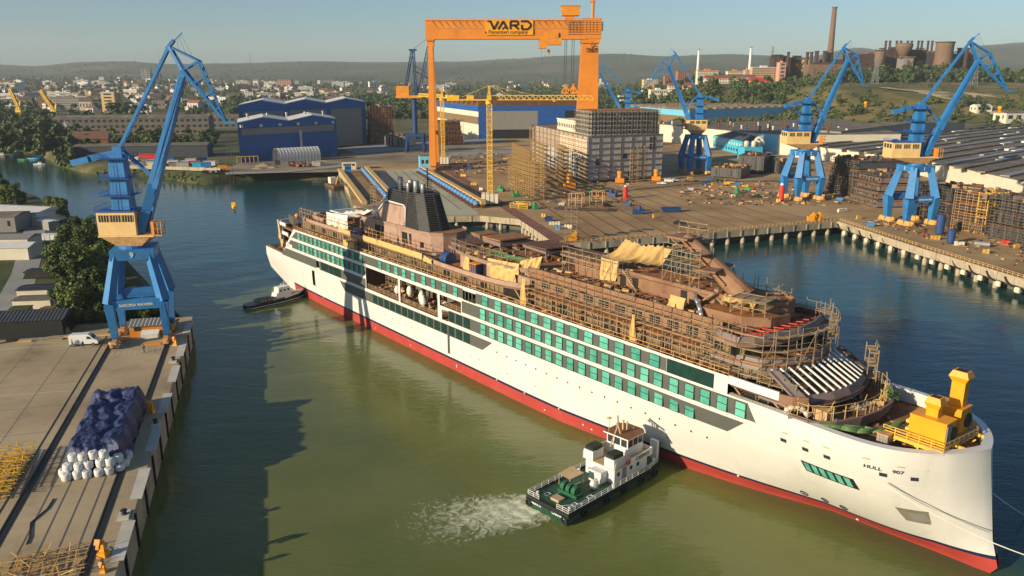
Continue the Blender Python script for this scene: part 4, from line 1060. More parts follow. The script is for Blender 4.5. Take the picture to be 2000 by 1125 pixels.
for sx in (-1,1):
    for sy in (-1,1): mb.bar((2 + 7 * sx,6 * sy,1.5),(2 + 6 * sx,5 * sy,13),1.6); mb.box((2 + 7 * sx,6 * sy,.9),(1.6,5,1.8))
mb.bx(-5.5,9.5,-6,6,12,14.5); mb.build("portal",nb,t)
mb = MB(); mb.bx(-12,8,-4,4,41.5,43.5); mb.bx(-11.5,-1.5,-3.5,3.5,43.5,50.5); mb.build("cab",M["orange"],t)
mb = MB(); lattice(mb,(-4,-2,50),(1.5,0,77),1.6,9,.22); lattice(mb,(4,-2,43),(2.5,0,77),1.6,11,.22); mb.bar((-1,0,77.5),(5,0,77.5),1.3); mb.build("mast",nb,t)
mb = MB(); lattice(mb,(5,0,43),(17,-4,88),2.2,16,.2); mb.bar((3,0,62),(14,0,56),.7); mb.bar((3,0,66),(12,0,60),.5); mb.build("boom",nb,t)
mb = MB()
for o_ in (-.8,.8): mb.bar((2.5,o_,78),(17,-4 + o_,88),.14)
mb.bar((-9,0,45),(-16,0,44),1.2); mb.build("stay_rope",M["steel_dark"],t)

# ---------------------------------------------------------------- orange goliath gantry
YG = 517.0
gx0,gx1 = AY(832,60,YG).x,AY(1170,60,YG).x
zt,zb = AY(832,41,YG).z,AY(832,76,YG).z
t = thing("gantry_crane","giant orange gantry crane spanning the shipyard with a yellow sign panel","gantry crane",((gx0 + gx1) / 2,YG,QZ))
ox = (gx0 + gx1) / 2; og = M["orange_gantry"]
hx0,hx1,hz1,hz0 = gx0 - ox,gx1 - ox,zt - QZ,zb - QZ
mb = MB(); mb.bx(hx0,hx1,-3.6,3.6,hz0,hz1); mb.bx(hx0 - .2,hx1 + .2,-4.2,4.2,hz1,hz1 + .5); mb.bx(hx0,hx1 - 8,-4.1,4.1,hz0 - .35,hz0 + .7)
mb.build("girder",og,t)
mb = MB()
for k in range(24): x = hx0 + 4 + k * (hx1 - hx0 - 10) / 24; mb.bar((x,-4.1,hz1 - .2),(x + 3.4,-3.7,hz1 - 4.4),.28)
mb.bar((hx0 + 6,-3.75,hz1 - 4.5),(hx1 - 14,-3.75,hz1 - 4.5),.25)
mb.build("girder_bracket",M["rust_tan"],t)
mb = MB()
for y in (-4,4):
    for k in range(46): x = hx0 + k * (hx1 - hx0) / 45; mb.bar((x,y,hz1 + .5),(x,y,hz1 + 1.7),.12)
    mb.bar((hx0,y,hz1 + 1.7),(hx1,y,hz1 + 1.7),.12)
mb.build("walkway_railing",M["orange"],t)
mb = MB(); x = AY(840,90,YG).x - ox
for sy in (-1,1): mb.bar((x + .4,sy * 1.3,hz0 - 2),(x + 1.2,sy * 12.5,3),2.4,2.8,0,3.6)
mb.bx(x - 1.6,x + 2.4,-3,3,hz0 - 4.5,hz0); mb.bx(x - 2.2,x + 3,-4,4,hz0 - 1.2,hz0 - .3); mb.bx(x - .6,x + 3,-13,13,1.2,3.4); mb.bx(x - .2,x + 2.2,-9,9,22,24)
mb.build("pendulum_leg",og,t)
mb = MB(); x0,x1 = AY(1136,80,YG).x - ox,AY(1168,80,YG).x - ox
xb0,xb1 = AY(1131,215,YG).x - ox,AY(1164,215,YG).x - ox
vs = [(xb0 - 3,-7,2),(xb1 + 1,-7,2),(xb1 + 1,7,2),(xb0 - 3,7,2),(x0,-3.6,hz0 - .1),(x1,-3.6,hz0 - .1),(x1,3.6,hz0 - .1),(x0,3.6,hz0 - .1)]
mb.add(vs,[(3,2,1,0),(4,5,6,7),(0,1,5,4),(1,2,6,5),(2,3,7,6),(3,0,4,7)])
mb.bx(x0 - .5,x1 + .8,-4.6,4.6,hz0 - 2.6,hz0 - 1.0); mb.bx(x0 + 1,x1 + 1.6,-4.0,4.0,hz0 - .1,hz1 + 1.5)
mb.build("rigid_leg",og,t)
mb = MB()
for k in range(6): z = hz1 - 1 - 1.4 * k; mb.bar((x0 - 9,-4.0,z),(x1 + 1.4,-4.15,z),.18)
for k in range(9): mb.bar((x0 - 8 + 2.1 * k,-4.1,hz1 + .5),(x0 - 8 + 2.1 * k,-4.1,hz1 - 7),.16)
for k in range(5): mb.bar((x1 + 2.4,-4 + 2 * k,hz1 - 6),(x1 + 2.4,-4 + 2 * k,hz1 - .5),.16)
mb.build("access_ladder",M["steel_dark"],t)
def gX(u): return AY(u,60,YG).x - ox
def gZ(v): return AY(1000,v,YG).z - QZ
tr = mb = MB(); mb.bx(gX(1096),gX(1131),-4,4,gZ(31),gZ(12)); mb.bx(gX(1094),gX(1133),-4.4,4.4,gZ(12.5),gZ(11)); mb.bx(gX(1103),gX(1121),-3,3,gZ(41),gZ(31)); mb.build("upper_trolley",M["orange"],t)
mb = MB(); mb.tube((gX(1157),0,hz1),(gX(1157),0,gZ(-8)),.95,10); mb.bar((gX(1151),0,gZ(3)),(gX(1163),0,gZ(3)),2.2,.8); mb.bar((gX(1157),0,gZ(-8)),(gX(1130),0,gZ(-14)),1.2); mb.build("service_jib",og,t)
mb = MB(); mb.bx(gX(1053),gX(1097),-4.4,4.4,gZ(88),gZ(75)); mb.bx(gX(1053),gX(1068),-4.4,4.4,gZ(95),gZ(88)); mb.bx(gX(1066),gX(1090),-4.6,4.6,gZ(75),gZ(64),0)
mb.build("lower_trolley",M["orange"],t)
mb = MB(); mb.bar((gX(1072),0,gZ(95)),(gX(1072),0,gZ(100)),.5,None,1); mb.box((gX(1072),0,gZ(101)),(1.6,1,2)); mb.tube((gX(1072),0,gZ(104)),(gX(1072),0,gZ(107)),.6,8); mb.build("hook",[M["rust_tan"],M["steel_dark"]],t)
mb = MB()
for u in (1104,1107.5,1118,1122):
    mb.bar((gX(u),-.8,hz0),(gX(u - 1),-.8,gZ(164)),.22); mb.bar((gX(u),.8,hz0),(gX(u - 1),.8,gZ(164)),.22)
mb.bar((gX(1057),0,hz0),(gX(1059),0,gZ(128)),.1); mb.build("hoist_rope",M["steel_dark"],t)
mb = MB()
for u in (1107,1122):
    mb.box((gX(u),0,gZ(166)),(1.2,1,2)); mb.bar((gX(u),0,gZ(168)),(gX(u - 8),0,gZ(180)),.9); mb.bar((gX(u),0,gZ(168)),(gX(u + 8),0,gZ(180)),.9); mb.bar((gX(u - 9),0,gZ(181)),(gX(u + 9),0,gZ(181)),1.0); mb.bar((gX(u),0,gZ(166)),(gX(u),0,gZ(184)),1.1)
    for q in (-8,-3,3,8): mb.bar((gX(u + q),0,gZ(182)),(gX(u + q),0,gZ(188)),.3)
mb.build("spreader",M["orange"],t)
mb = MB(); mb.bx(gX(948.5),gX(1041),-4.35,-4.2,gZ(69),gZ(41)); sp = mb.build("sign_panel",M["amber"],t)
bk = M["black"]; mb = MB(); lx = [gX(u) for u in (953,976,997,1020,1038)]
def st(P_,w=1.25,closed=False):
    pts = [(p[0],-4.5,p[1]) for p in P_]
    for a,b in zip(pts,pts[1:] + (pts[:1] if closed else [])): mb.bar(a,b,.22,w,0,None,None,(0,1,0)) if False else mb.bar(a,b,w,.22,0,None,None,(0,1,0))
z0,z1 = gZ(58),gZ(42.5)
st([(gX(952),z1),(gX(959.5),z1)],.9); st([(gX(958),z1),(gX(965),z0)]); st([(gX(965),z0),(gX(973.5),z1)])
st([(gX(973),z0),(gX(983),z1)]); st([(gX(983),z1),(gX(991),z0)]); st([(gX(981),z0),(gX(987),(z0 + z1) / 2 - .8)],.9)
st([(gX(997),z0),(gX(997),z1)]); st([(gX(997),z1),(gX(1010),z1),(gX(1012.5),z1 - 1.2),(gX(1010),(z0 + z1) / 2),(gX(999),(z0 + z1) / 2)]); st([(gX(1004),(z0 + z1) / 2),(gX(1013),z0)])
st([(gX(1019),z0),(gX(1030),z0),(gX(1036),z0 + 1.6),(gX(1036),z1 - 1.6),(gX(1030),z1),(gX(1017),z1)]); st([(gX(1019),z0),(gX(1019),z1 - 2)])
mb.build("logo_letters",bk,sp)
text("sign_text","a Fincantieri company",3.0,bk,sp,face_M(((gX(950) + gX(1028)) / 2,-4.4,gZ(63.5)),(1,0,0)),.04,.04,1.0)
lm = (gX(1145) + gX(1166)) / 2
text("load_mark","700T",3.6,bk,t,face_M((lm,-4.62,gZ(99)),(1,0,0),(0,-.065,1)),.05,.05)
mb = MB()
for a,b in (((-2.6,3),(2.2,2.6)),((-1.6,1),(1.8,4)),((-2,0),(2.6,.4)),((-.6,-.8),(1.2,2))): mb.bar((lm + a[0],-4.55,gZ(91) + a[1]),(lm + b[0],-4.5,gZ(91) + b[1]),.5,.1)
mb.build("faded_emblem",M["rust_tan"],t)

# ---------------------------------------------------------------- yellow tower cranes
def tower_crane(label,base,ztop,jdir,jl,cl,w=2.2):
    t = thing("tower_crane",label,"tower crane",(base.x,base.y,QZ)); yl = M["yellow"]; H = ztop - QZ
    mb = MB(); mb.bx(-3.8,3.8,-3.0,3.0,.8,2.0)
    for k in (-3,-1,1,3): mb.box((k,-2.4,3.2),(1.6,2.4,4.4),0,1); mb.box((k,2.4,3.2),(1.6,2.4,4.4),0,1)
    for k in (-3.4,3.4):
        for j in (-2.6,2.6): mb.tube((k,j - .4,.5),(k,j + .4,.5),.5,8,2)
    mb.build("ballast_base",[yl,M["wall_cream"],M["steel_dark"]],t)
    mb = MB(); lattice(mb,(0,0,2),(0,0,H),w,int(H / 2.4),.17); mb.build("mast",yl,t)
    d_ = Vector((math.cos(jdir),math.sin(jdir),0))
    mb = MB(); mb.tube((0,0,H),(0,0,H + 1.6),1.6,12); lattice(mb,(0,0,H + 1.6),(0,0,H + 8),1.5,3,.15,0,.3); mb.bx(-1,1,-2.6,-1,H + 1.6,H + 3.8); mb.build("slewing_cab",yl,t)
    mb = MB(); s = Vector((-d_.y,d_.x,0)) * .8; n = int(jl / 2.6); zb_ = Vector((0,0,H + 1.8)); zt_ = Vector((0,0,H + 3.7))
    for sg in (-1,1): mb.bar(zb_ + s * sg,zb_ + s * sg + d_ * jl,.34)
    mb.bar(zt_,zt_ + d_ * (jl - 1),.34)
    for k in range(n):
        a,b = d_ * (jl * k / n),d_ * (jl * (k + 1) / n)
        for sg in (-1,1): mb.bar(zb_ + a + s * sg,zt_ + (a + b) / 2,.2); mb.bar(zt_ + (a + b) / 2,zb_ + b + s * sg,.2)
        mb.bar(zb_ + a - s,zb_ + a + s,.16)
    mb.build("jib",yl,t)
    mb = MB(); mb.bar(Vector((0,0,H + 1.8)),Vector((0,0,H + 1.8)) - d_ * cl,1.6,.6); c = Vector((0,0,H + 2.6)) - d_ * (cl - 2.5); mb.bar(c + d_ * 3,c - d_ * 2.5,1.8,2.4); c2 = Vector((0,0,H + 2.9)) - d_ * (cl * .45); mb.bar(c2 + d_ * 1.6,c2 - d_ * 1.6,1.6,1.8); mb.build("counter_jib",yl,t)
    mb = MB(); ap = Vector((0,0,H + 8)); mb.bar(ap,zt_ + d_ * jl * .45,.16); mb.bar(ap,zt_ + d_ * jl * .2,.16); mb.bar(ap,zb_ - d_ * cl * .8,.16); mb.build("stay_bar",yl,t)
    mb = MB(); p = zb_ + d_ * jl * .62; mb.bar(p,p + Vector((0,0,-.8)),1.6,1.0); mb.build("jib_trolley",yl,t)
    return t
bT = G(957,400,QZ)
tower_crane("yellow tower crane with its jib pointing right in the middle of the yard",bT,AY(955,203,bT.y).z,R(2),47,19)
bT = G(866,322,QZ)
tower_crane("yellow tower crane close to the left leg of the orange gantry, jib turned away",bT,AY(862,196,bT.y).z,R(118),42,20)
# ochre derrick cranes of the far port on the left
def port_crane(label,u,vb,vt,Y,lean,sc=1.0):
    p = Vector((xat(u,Y,8),Y,6)); H = AY(u,vt,Y).z - 6
    t = thing("harbour_crane",label,"crane",p); ye = M["yellow"]
    mb = MB()
    for sx in (-1,1):
        for sy in (-1,1): mb.bar((6 * sx,6 * sy,0),(2 * sx,2 * sy,H * .28),1.6)
    mb.build("portal",ye,t)
    mb = MB(); mb.bx(-3.5,3.5,-3,3,H * .28,H * .28 + 5,0); mb.bx(-3.6,3.6,-3.1,3.1,H * .28 + 3,H * .28 + 4.2,1); mb.bar((0,0,H * .3),(3,0,H * .6),1.8); mb.build("cab",[ye,M["green_machine"]],t)
    mb = MB(); lattice(mb,(1,0,H * .32),(lean,0,H),2.8,10,.4); mb.bar((3,0,H * .6),(lean,0,H),.6); mb.build("boom",ye,t)
port_crane("ochre harbour crane on the far bank, nearer to the block of flats",110,236,176,1010,-14)
port_crane("ochre harbour crane at the left edge of the far bank",40,226,172,1080,-8)
# ---------------------------------------------------------------- halls and sheds of the shipyard
def along(a,b,t): return Vector(a) + (Vector(b) - Vector(a)) * t
def wallbox(mb,a,b,t0,t1,z0,z1,off,m,th=.3):    # panel on the outside of the wall a->b (outside = right of the direction)
    a,b = Vector((a[0],a[1],0)),Vector((b[0],b[1],0)); d = (b - a).normalized(); n_ = Vector((d.y,-d.x,0))
    p,q = along(a,b,t0) + n_ * off,along(a,b,t1) + n_ * off
    c = (p + q) / 2; mb.box((c.x,c.y,(z0 + z1) / 2),((q - p).length,th,z1 - z0),math.atan2(d.y,d.x),m)
def rect(a,b,depth,n_=None):                           # footprint behind the front a->b
    a,b = Vector(a[:2]),Vector(b[:2]); d = (b - a).normalized(); n_ = (Vector((-d.y,d.x)) if n_ is None else Vector(n_).normalized()) * depth
    return [tuple(a),tuple(b),tuple(b + n_),tuple(a + n_)]
def gable_roof(mb,F,z,ridges,rise,m,over=1.0):      # ridges run from the front to the back of the footprint
    a,b,c,d = [Vector((p[0],p[1],0)) for p in F]
    pr_ = [(k / (2 * ridges),rise if k % 2 else 0) for k in range(2 * ridges + 1)]
    for (t0,h0),(t1,h1) in zip(pr_,pr_[1:]):
        q = [along(a,b,t0),along(a,b,t1),along(d,c,t1),along(d,c,t0)]
        vs = [(p.x,p.y,z + h) for p,h in zip(q,(h0,h1,h1,h0))]; vs += [(x,y,w + .5) for x,y,w in vs]
        mb.add(vs,[(3,2,1,0),(4,5,6,7),(0,1,5,4),(1,2,6,5),(2,3,7,6),(3,0,4,7)],m)
        mb.add([(q[0].x,q[0].y,z),(q[1].x,q[1].y,z),(q[1].x,q[1].y,z + h1),(q[0].x,q[0].y,z + h0)],[(0,1,2,3)],m + 1)
G0 = QZ - .3
# blue hall in front
fa,fb = G(470,318,G0),G(660,303,G0)
F = rect(fa,fb,50,(-.31,.95)); zc = 32.3
t = thing("blue_hall","dark blue shed with a grey window strip and pale low gabled roof beside the river","hall",((fa.x + fb.x) / 2,(fa.y + fb.y) / 2,0))
o_ = t.location
def loc(F_): return [(p[0] - o_.x,p[1] - o_.y) for p in F_]
L_ = loc(F)
mb = MB(); mb.prism(L_,G0,zc); mb.build("wall",M["hall_blue"],t)
mb = MB(); gable_roof(mb,L_,zc,2,3.2,0); mb.build("roof",[M["roof_white"],M["hall_blue"]],t)
mb = MB(); wallbox(mb,L_[0],L_[1],.03,.97,zc - 8.5,zc - 4,.2,0); mb.build("window_strip",M["hall_grey"],t)
for k in range(6):
    mb = MB(); wallbox(mb,L_[0],L_[1],.02 + .185 * k,.045 + .185 * k,zc - 3.2,zc - 1.4,.6,0,1.2); mb.build("ventilator",M["roof_white"],t)
mb = MB(); wallbox(mb,L_[0],L_[1],.595,.607,13,zc - 7,.9,0,.9); wallbox(mb,L_[0],L_[1],.612,.617,13,zc - 7,.9,0,.5); mb.build("duct",M["roof_white"],t)
for k in range(5):
    c = along((*L_[3],0),(*L_[2],0),.1 + .2 * k) * .6 + along((*L_[0],0),(*L_[1],0),.1 + .2 * k) * .4
    mb = MB(); mb.lathe((c.x,c.y,zc + 1.5),[(.8,0),(.8,2.6),(1.2,2.7),(.9,3.4)],8); mb.build("roof_vent",M["steel"],t)
# blue hall behind with tall grey doors
fb2 = G(717,281,G0); dd_ = (Vector(fb2) - Vector((0,0,0))); dirn = (fb - fa).normalized(); fa2 = fb2 - dirn * 119
F = rect(fa2,fb2,70,(-.24,.97)); zc = 41.5
t = thing("blue_hall","taller blue shed with three big grey doors behind the low blue one","hall",((fa2.x + fb2.x) / 2,(fa2.y + fb2.y) / 2,0)); o_ = t.location; L_ = loc(F)
mb = MB(); mb.prism(L_,G0,zc); mb.build("wall",M["hall_blue"],t)
mb = MB(); gable_roof(mb,L_,zc,3,3.4,0); mb.build("roof",[M["roof_white"],M["hall_blue"]],t)
for a,b in ((.03,.32),(.37,.66),(.70,.96)):
    mb = MB(); wallbox(mb,L_[0],L_[1],a,b,G0,zc - 5,.3,0,.6); mb.build("door",M["hall_grey"],t)
for k in range(10):
    c = along((*L_[3],0),(*L_[2],0),.05 + .1 * k); mb = MB(); mb.lathe((c.x,c.y,zc + 1),[(.7,0),(.7,3.2),(1.3,3.3),(.9,4.2)],8); mb.build("roof_vent",M["steel_dark"],t)
# the big hall behind the gantry
A_,B_,C_,D_ = Vector((-32,775,0)),Vector((72,792,0)),Vector((24,930,0)),Vector((-84,912,0))
t = thing("assembly_hall","big hall with blue corner pillars, dark door opening and brown saw-tooth roof","hall",(0,780,0)); o_ = t.location; L_ = loc([A_,B_,C_,D_]); zc = 36
mb = MB(); mb.prism(L_,G0,zc); mb.build("wall",M["wall_cream"],t)
mb = MB()
wallbox(mb,L_[3],L_[0],0,1.0,zc - 5,zc,.2,0); wallbox(mb,L_[0],L_[1],0,1,zc - 4.5,zc,.2,0)
for a,b in ((0,.09),(.55,.80),(.955,1)): wallbox(mb,L_[0],L_[1],a,b,G0,zc - 4.5,.35,0,.6)
mb.build("blue_cladding",M["crane_blue_dark"],t)
mb = MB(); wallbox(mb,L_[3],L_[0],0,1,19,26,.2,0); mb.build("brown_cladding",M["wall_brown"],t)
for a,b,z0,m in ((.10,.545,14,"hall_grey"),(.10,.545,G0,"black"),(.80,.95,G0,"black")):
    mb = MB(); wallbox(mb,L_[0],L_[1],a,b,z0,(zc - 4.6 if m == "hall_grey" or a > .5 else 13.9),.2,0); mb.build("door",M[m],t)
mb = MB()
for k in range(9):
    a,b = along((*L_[0],0),(*L_[3],0),k / 9),along((*L_[0],0),(*L_[3],0),(k + 1) / 9); e,f_ = along((*L_[1],0),(*L_[2],0),k / 9),along((*L_[1],0),(*L_[2],0),(k + 1) / 9)
    mb.add([(a.x,a.y,zc),(e.x,e.y,zc),(e.x,e.y,zc + 5.5),(a.x,a.y,zc + 5.5),(b.x,b.y,zc),(f_.x,f_.y,zc)],[(0,1,2,3),(3,2,5,4),(0,3,4),(1,5,2)],0)
mb.build("saw_tooth_roof",M["rust_dark"],t)
# long blue and white hall on the right
cA = G(1345,243,15); cA.z = 0; cB = G(1566,233,15); cB.z = 0; cD = Vector((xat(1228,cA.y + 130,20),cA.y + 130,0)); cC = cD + (cB - cA)
zc = AY(1345,216,cA.y).z
t = thing("long_hall","long hall with sky blue band over white walls and dark roof below the hill","hall",(cA.x,cA.y,0)); o_ = t.location; L_ = loc([cA,cB,cC,cD])
mb = MB(); mb.prism(L_,G0,zc); mb.build("wall",M["wall_cream"],t)
mb = MB(); wallbox(mb,L_[3],L_[0],0,1,zc - 6,zc,.2,0); wallbox(mb,L_[0],L_[1],0,1,zc - 7.5,zc,.2,0); mb.build("blue_cladding",M["sky_blue"],t)
mb = MB(); wallbox(mb,L_[3],L_[0],0,.97,zc - 15,zc - 6,.15,0); mb.build("brown_cladding",M["wall_brown"],t)
mb = MB(); mb.prism([(p[0],p[1]) for p in L_],zc,zc + .5); 
for k in range(14):
    a,b = along((*L_[0],0),(*L_[1],0),(k + .3) / 14),along((*L_[3],0),(*L_[2],0),(k + .3) / 14); mb.bar((a.x,a.y,zc + 1.2),(b.x,b.y,zc + 1.2),6,2.2)
mb.build("roof",M["roof_dark"],t)
for k in range(10):
    c = along((*L_[3],0),(*L_[2],0),.08 + .09 * k) * .5 + along((*L_[0],0),(*L_[1],0),.08 + .09 * k) * .5; mb = MB(); mb.lathe((c.x,c.y,zc + .5),[(.8,0),(.8,5),(1.4,5.2),(1,6.2)],8); mb.build("roof_vent",M["rust_dark"],t)
# workshop with white walls and dark flat roof
w0 = G(1478,300,G0); w1 = G(1540,304,G0); zc = AY(1478,261,w0.y).z; wl = G(1288,243,zc); wr = G(1640,233,zc); wr2 = G(1760,262,zc)
for q in (wl,wr,wr2): q.z = 0
t = thing("workshop","broad workshop with white end walls, light blue gate and dark flat roof full of vents","workshop",(w0.x,w0.y,0)); o_ = t.location
L_ = loc([wl,w0,w1,wr2,wr])
mb = MB(); mb.prism(L_,G0,zc); mb.build("wall",M["wall_cream"],t)
mb = MB(); mb.prism([(p[0] * 1.004,p[1] * 1.004) for p in L_],zc,zc + .6); mb.build("roof",M["roof_dark"],t)
mb = MB(); wallbox(mb,L_[1],L_[2],.02,.62,G0,zc - .3,.2,0); mb.build("gate",M["sky_blue"],t)
for k in range(46):
    i,j = k % 8,k // 8; c = along((*L_[0],0),(*L_[1],0),(i + .5 + .2 * (j % 2)) / 8) + (Vector((*L_[3],0)) - Vector((*L_[1],0))) * ((j + .4) / 6.5)
    mb = MB(); mb.lathe((c.x,c.y,zc + .6),[(.6,0),(.6,2 + (k % 3) * 1.6),(1.1,2.2 + (k % 3) * 1.6),(.8,3 + (k % 3) * 1.6)],6); mb.build("roof_vent",M["roof_white"] if k % 3 == 0 else M["rust_dark"],t)
# row of low workshops to the right: pale wall, dark roofs with skylight strips
r0,r1,r2 = G(1540,306,G0),G(1760,334,G0),G(2080,415,G0); zc = 14.5
back = [Vector((xat(2350,520,10),520,0)),Vector((xat(2150,800,10),800,0)),Vector((xat(1640,700,10),700,0))]
t = thing("workshop","long low workshop with pale wavy wall and white skylights on its dark roof","workshop",(r1.x,r1.y,0)); o_ = t.location
L_ = loc([r0,r1,r2] + back)
mb = MB(); mb.prism(L_,G0,zc); mb.build("wall",M["wall_cream"],t)
mb = MB(); mb.prism(L_,zc,zc + .5); mb.build("roof",M["roof_dark"],t)
rg = random.Random(3)
for k in range(52):
    f_ = rg.random(); q = along((*L_[0],0),(*L_[2],0),f_) + (Vector((*L_[4],0)) - Vector((*L_[1],0))) * rg.uniform(.08,.8)
    mb = MB(); d_ = (Vector((*L_[4],0)) - Vector((*L_[1],0))).normalized(); l2 = rg.uniform(10,26); mb.bar(q + Vector((0,0,zc + 1.1)),q + d_ * l2 + Vector((0,0,zc + 1.1)),2.6,1.2); mb.build("skylight",M["roof_white"] if k % 3 else M["hall_grey"],t)
for k in range(15):
    f_ = (k + .5) / 15; q = along((*L_[0],0),(*L_[2],0),f_) + (Vector((*L_[4],0)) - Vector((*L_[1],0))) * .02; d_ = (Vector((*L_[4],0)) - Vector((*L_[1],0))) * .92
    mb = MB(); mb.bar(q + Vector((0,0,zc + 1.0)),q + d_ + Vector((0,0,zc + 1.0)),4.5,.7); mb.build("roof_monitor",M["roof_dark"] if k % 3 else M["hall_grey"],t)
# grey metal shed
s0,s1 = G(1640,284,12),G(1882,262,12)
t = thing("metal_shed","long grey corrugated shed standing on the far side of the low roofs","shed",(s0.x,s0.y,0)); o_ = t.location; F = rect(s0,s1,25); L_ = loc(F)
mb = MB(); mb.prism(L_,G0,22); mb.build("wall",M["hall_grey"],t)
mb = MB(); gable_roof(mb,L_,22,1,3,0); mb.build("roof",[M["roof_dark"],M["hall_grey"]],t)
# cyan office
c0,c1 = G(1452,304,G0),G(1290,264,G0)
t = thing("office_building","long cyan two storey office with rows of small windows and slate roof","office",(c0.x,c0.y,0)); o_ = t.location
F = rect(c1,c0,15); L_ = loc(F)
mb = MB(); mb.prism(L_,G0,15.5); mb.build("wall",M["cyan"],t)
a,b,c,d = [Vector((*p,0)) for p in L_]; m0,m1 = (a + d) / 2 + (b - a) * .03,(b + c) / 2 - (b - a) * .03
mb = MB(); vs = [(p.x,p.y,15.5) for p in (a,b,c,d)] + [(m0.x,m0.y,20.5),(m1.x,m1.y,20.5)]; mb.add(vs,[(0,1,5,4),(1,2,5),(2,3,4,5),(3,0,4)]); mb.build("roof",M["roof_slate"],t)
for k in range(40):
    for z in (7.2,11.6):
        mb = MB(); wallbox(mb,L_[0],L_[1],(k + .25) / 40,(k + .62) / 40,z,z + 2.0,.08,0,.16); mb.build("window",M["wall_cream"] if z > 8 else M["window_dark"],t)
mb = MB(); e0 = G(1478,312,G0); e1 = G(1456,306,G0)
tph = thing("pump_house","small cyan pump house with pale tanks on its roof","building",(e0.x,e0.y,0)); o_ = tph.location
mb = MB(); mb.box((-4,5,G0 + 4.5),(14,11,9),.2); mb.build("wall",M["cyan"],tph)
for k,(x,y) in enumerate(((-7,4),(-2,3),(2,6))): mb = MB(); mb.lathe((x,y,G0 + 9),[(1.8,0),(1.8,3.5),(1.2,4.2)],10); mb.build("tank",M["wall_cream"],tph,True)
mb = MB()
for i in range(12): a_ = math.pi * i / 12; b_ = math.pi * (i + 1) / 12; mb.tube((3 + 3.2 * math.cos(a_),8,G0 + 10 + 5 * math.sin(a_)),(3 + 3.2 * math.cos(b_),8,G0 + 10 + 5 * math.sin(b_)),1.1,8)
mb.build("duct",M["wall_cream"],tph)

# ---------------------------------------------------------------- ship sections under construction
def scaffold(name_label,bases,h,lev=2.0,depth=1.1,r=.07,m=None,group="scaffolds",inward=None,step=2.4,planks=True,closed=False,pl=None,every=1):
    """scaffolding wall along a line of base points; the second row of posts stands 'depth' to the left"""
    mb = MB(); P_ = []
    for a,b in zip(bases,bases[1:]):
        a,b = Vector(a),Vector(b); n_ = max(1,int(round((b - a).length / step)))
        P_ += [a + (b - a) * (i / n_) for i in range(n_)]
    P_.append(Vector(bases[-1])); N_ = int(h / lev)
    nrm = []
    for i,p in enumerate(P_):
        d = P_[min(i + 1,len(P_) - 1)] - P_[max(i - 1,0)]; d.z = 0; d.normalize(); nrm.append(Vector((-d.y,d.x,0)) * depth)
    rr = random.Random(len(P_))
    for i,p in enumerate(P_):
        q = p + nrm[i]; e = rr.uniform(0,1.1)
        mb.bar(p,p + Vector((0,0,h + e)),r * 2)
        if i % 2 == 0: mb.bar(q,q + Vector((0,0,h + e)),r * 2)
        for k in range(N_): z = Vector((0,0,lev * (k + 1))); mb.bar(p + z,q + z,r * 1.5)
    for i in range(len(P_) - 1):
        a,b = P_[i],P_[i + 1]
        for k in range(N_):
            z = Vector((0,0,lev * (k + 1)))
            mb.bar(a + z,b + z,r * 1.6)
            mb.bar(a + z + Vector((0,0,1.0)),b + z + Vector((0,0,1.0)),r * 1.4)
            if planks and (k % every == 0) and rr.random() < .9: c0,c1 = a + nrm[i] * .5 + z,b + nrm[i + 1] * .5 + z; mb.bar(c0 - Vector((0,0,.1)),c1 - Vector((0,0,.1)),depth * .85,.08,1)
        if i % 3 == 0: mb.bar(a,b + Vector((0,0,lev * 2)),r * 1.3)
    return single("scaffolding",mb,[m or M["scaffold_metal"],pl or M["plank"]],name_label,"scaffolding",group)
YS = "scaffolds around the blocks in the yard"
kA,kB = G(1147,357,QZ),G(1291,348,QZ); kC = Vector((xat(1040,560,20),560,QZ)); kD = kB + kC - kA
t = thing("hull_block","huge grey steel ship block with ribbed walls standing in the yard","ship block",(kA.x,kA.y,0)); o_ = t.location; L_ = loc([kC,kA,kB,kD]); zt1 = 30.6
mb = MB(); mb.prism(L_,QZ + .9,zt1); gm = M["grey_block"]; mb.build("lower_body",[gm],t)
mb = MB()
for (a,b,n1) in ((L_[0],L_[1],26),(L_[1],L_[2],14)):
    for k in range(n1 + 1): f_ = k / n1; wallbox(mb,a,b,max(0,f_ - .006),min(1,f_ + .006),QZ + .9,zt1,.18,0,.36) if k % 2 == 0 else None
    for k in range(8): wallbox(mb,a,b,0,1,QZ + 1.5 + 3.4 * k,QZ + 1.9 + 3.4 * k,.25,0,.5)
mb.build("stiffener",M["primer_grey"],t)
for (e,f_,z,h) in ((.82,.89,26.5,3),(.82,.89,22.5,3.2),(.46,.51,18.2,2.8),(.10,.16,15,3.2),(.62,.64,12,2),(.54,.58,8,3)):
    mb = MB(); wallbox(mb,L_[1],L_[2],e,f_,z,z + h,.1,0,.2); mb.build("opening",M["black"],t)
for (e,f_,z,h) in ((.80,.99,20,9),(.55,.79,21,8.5),(.9,.99,7,10)):
    mb = MB(); wallbox(mb,L_[0],L_[1],e,f_,z,z + h,.35,0,.2); mb.build("pale_panel",M["tan_cloth"] if z < 10 else M["wall_cream"],t)
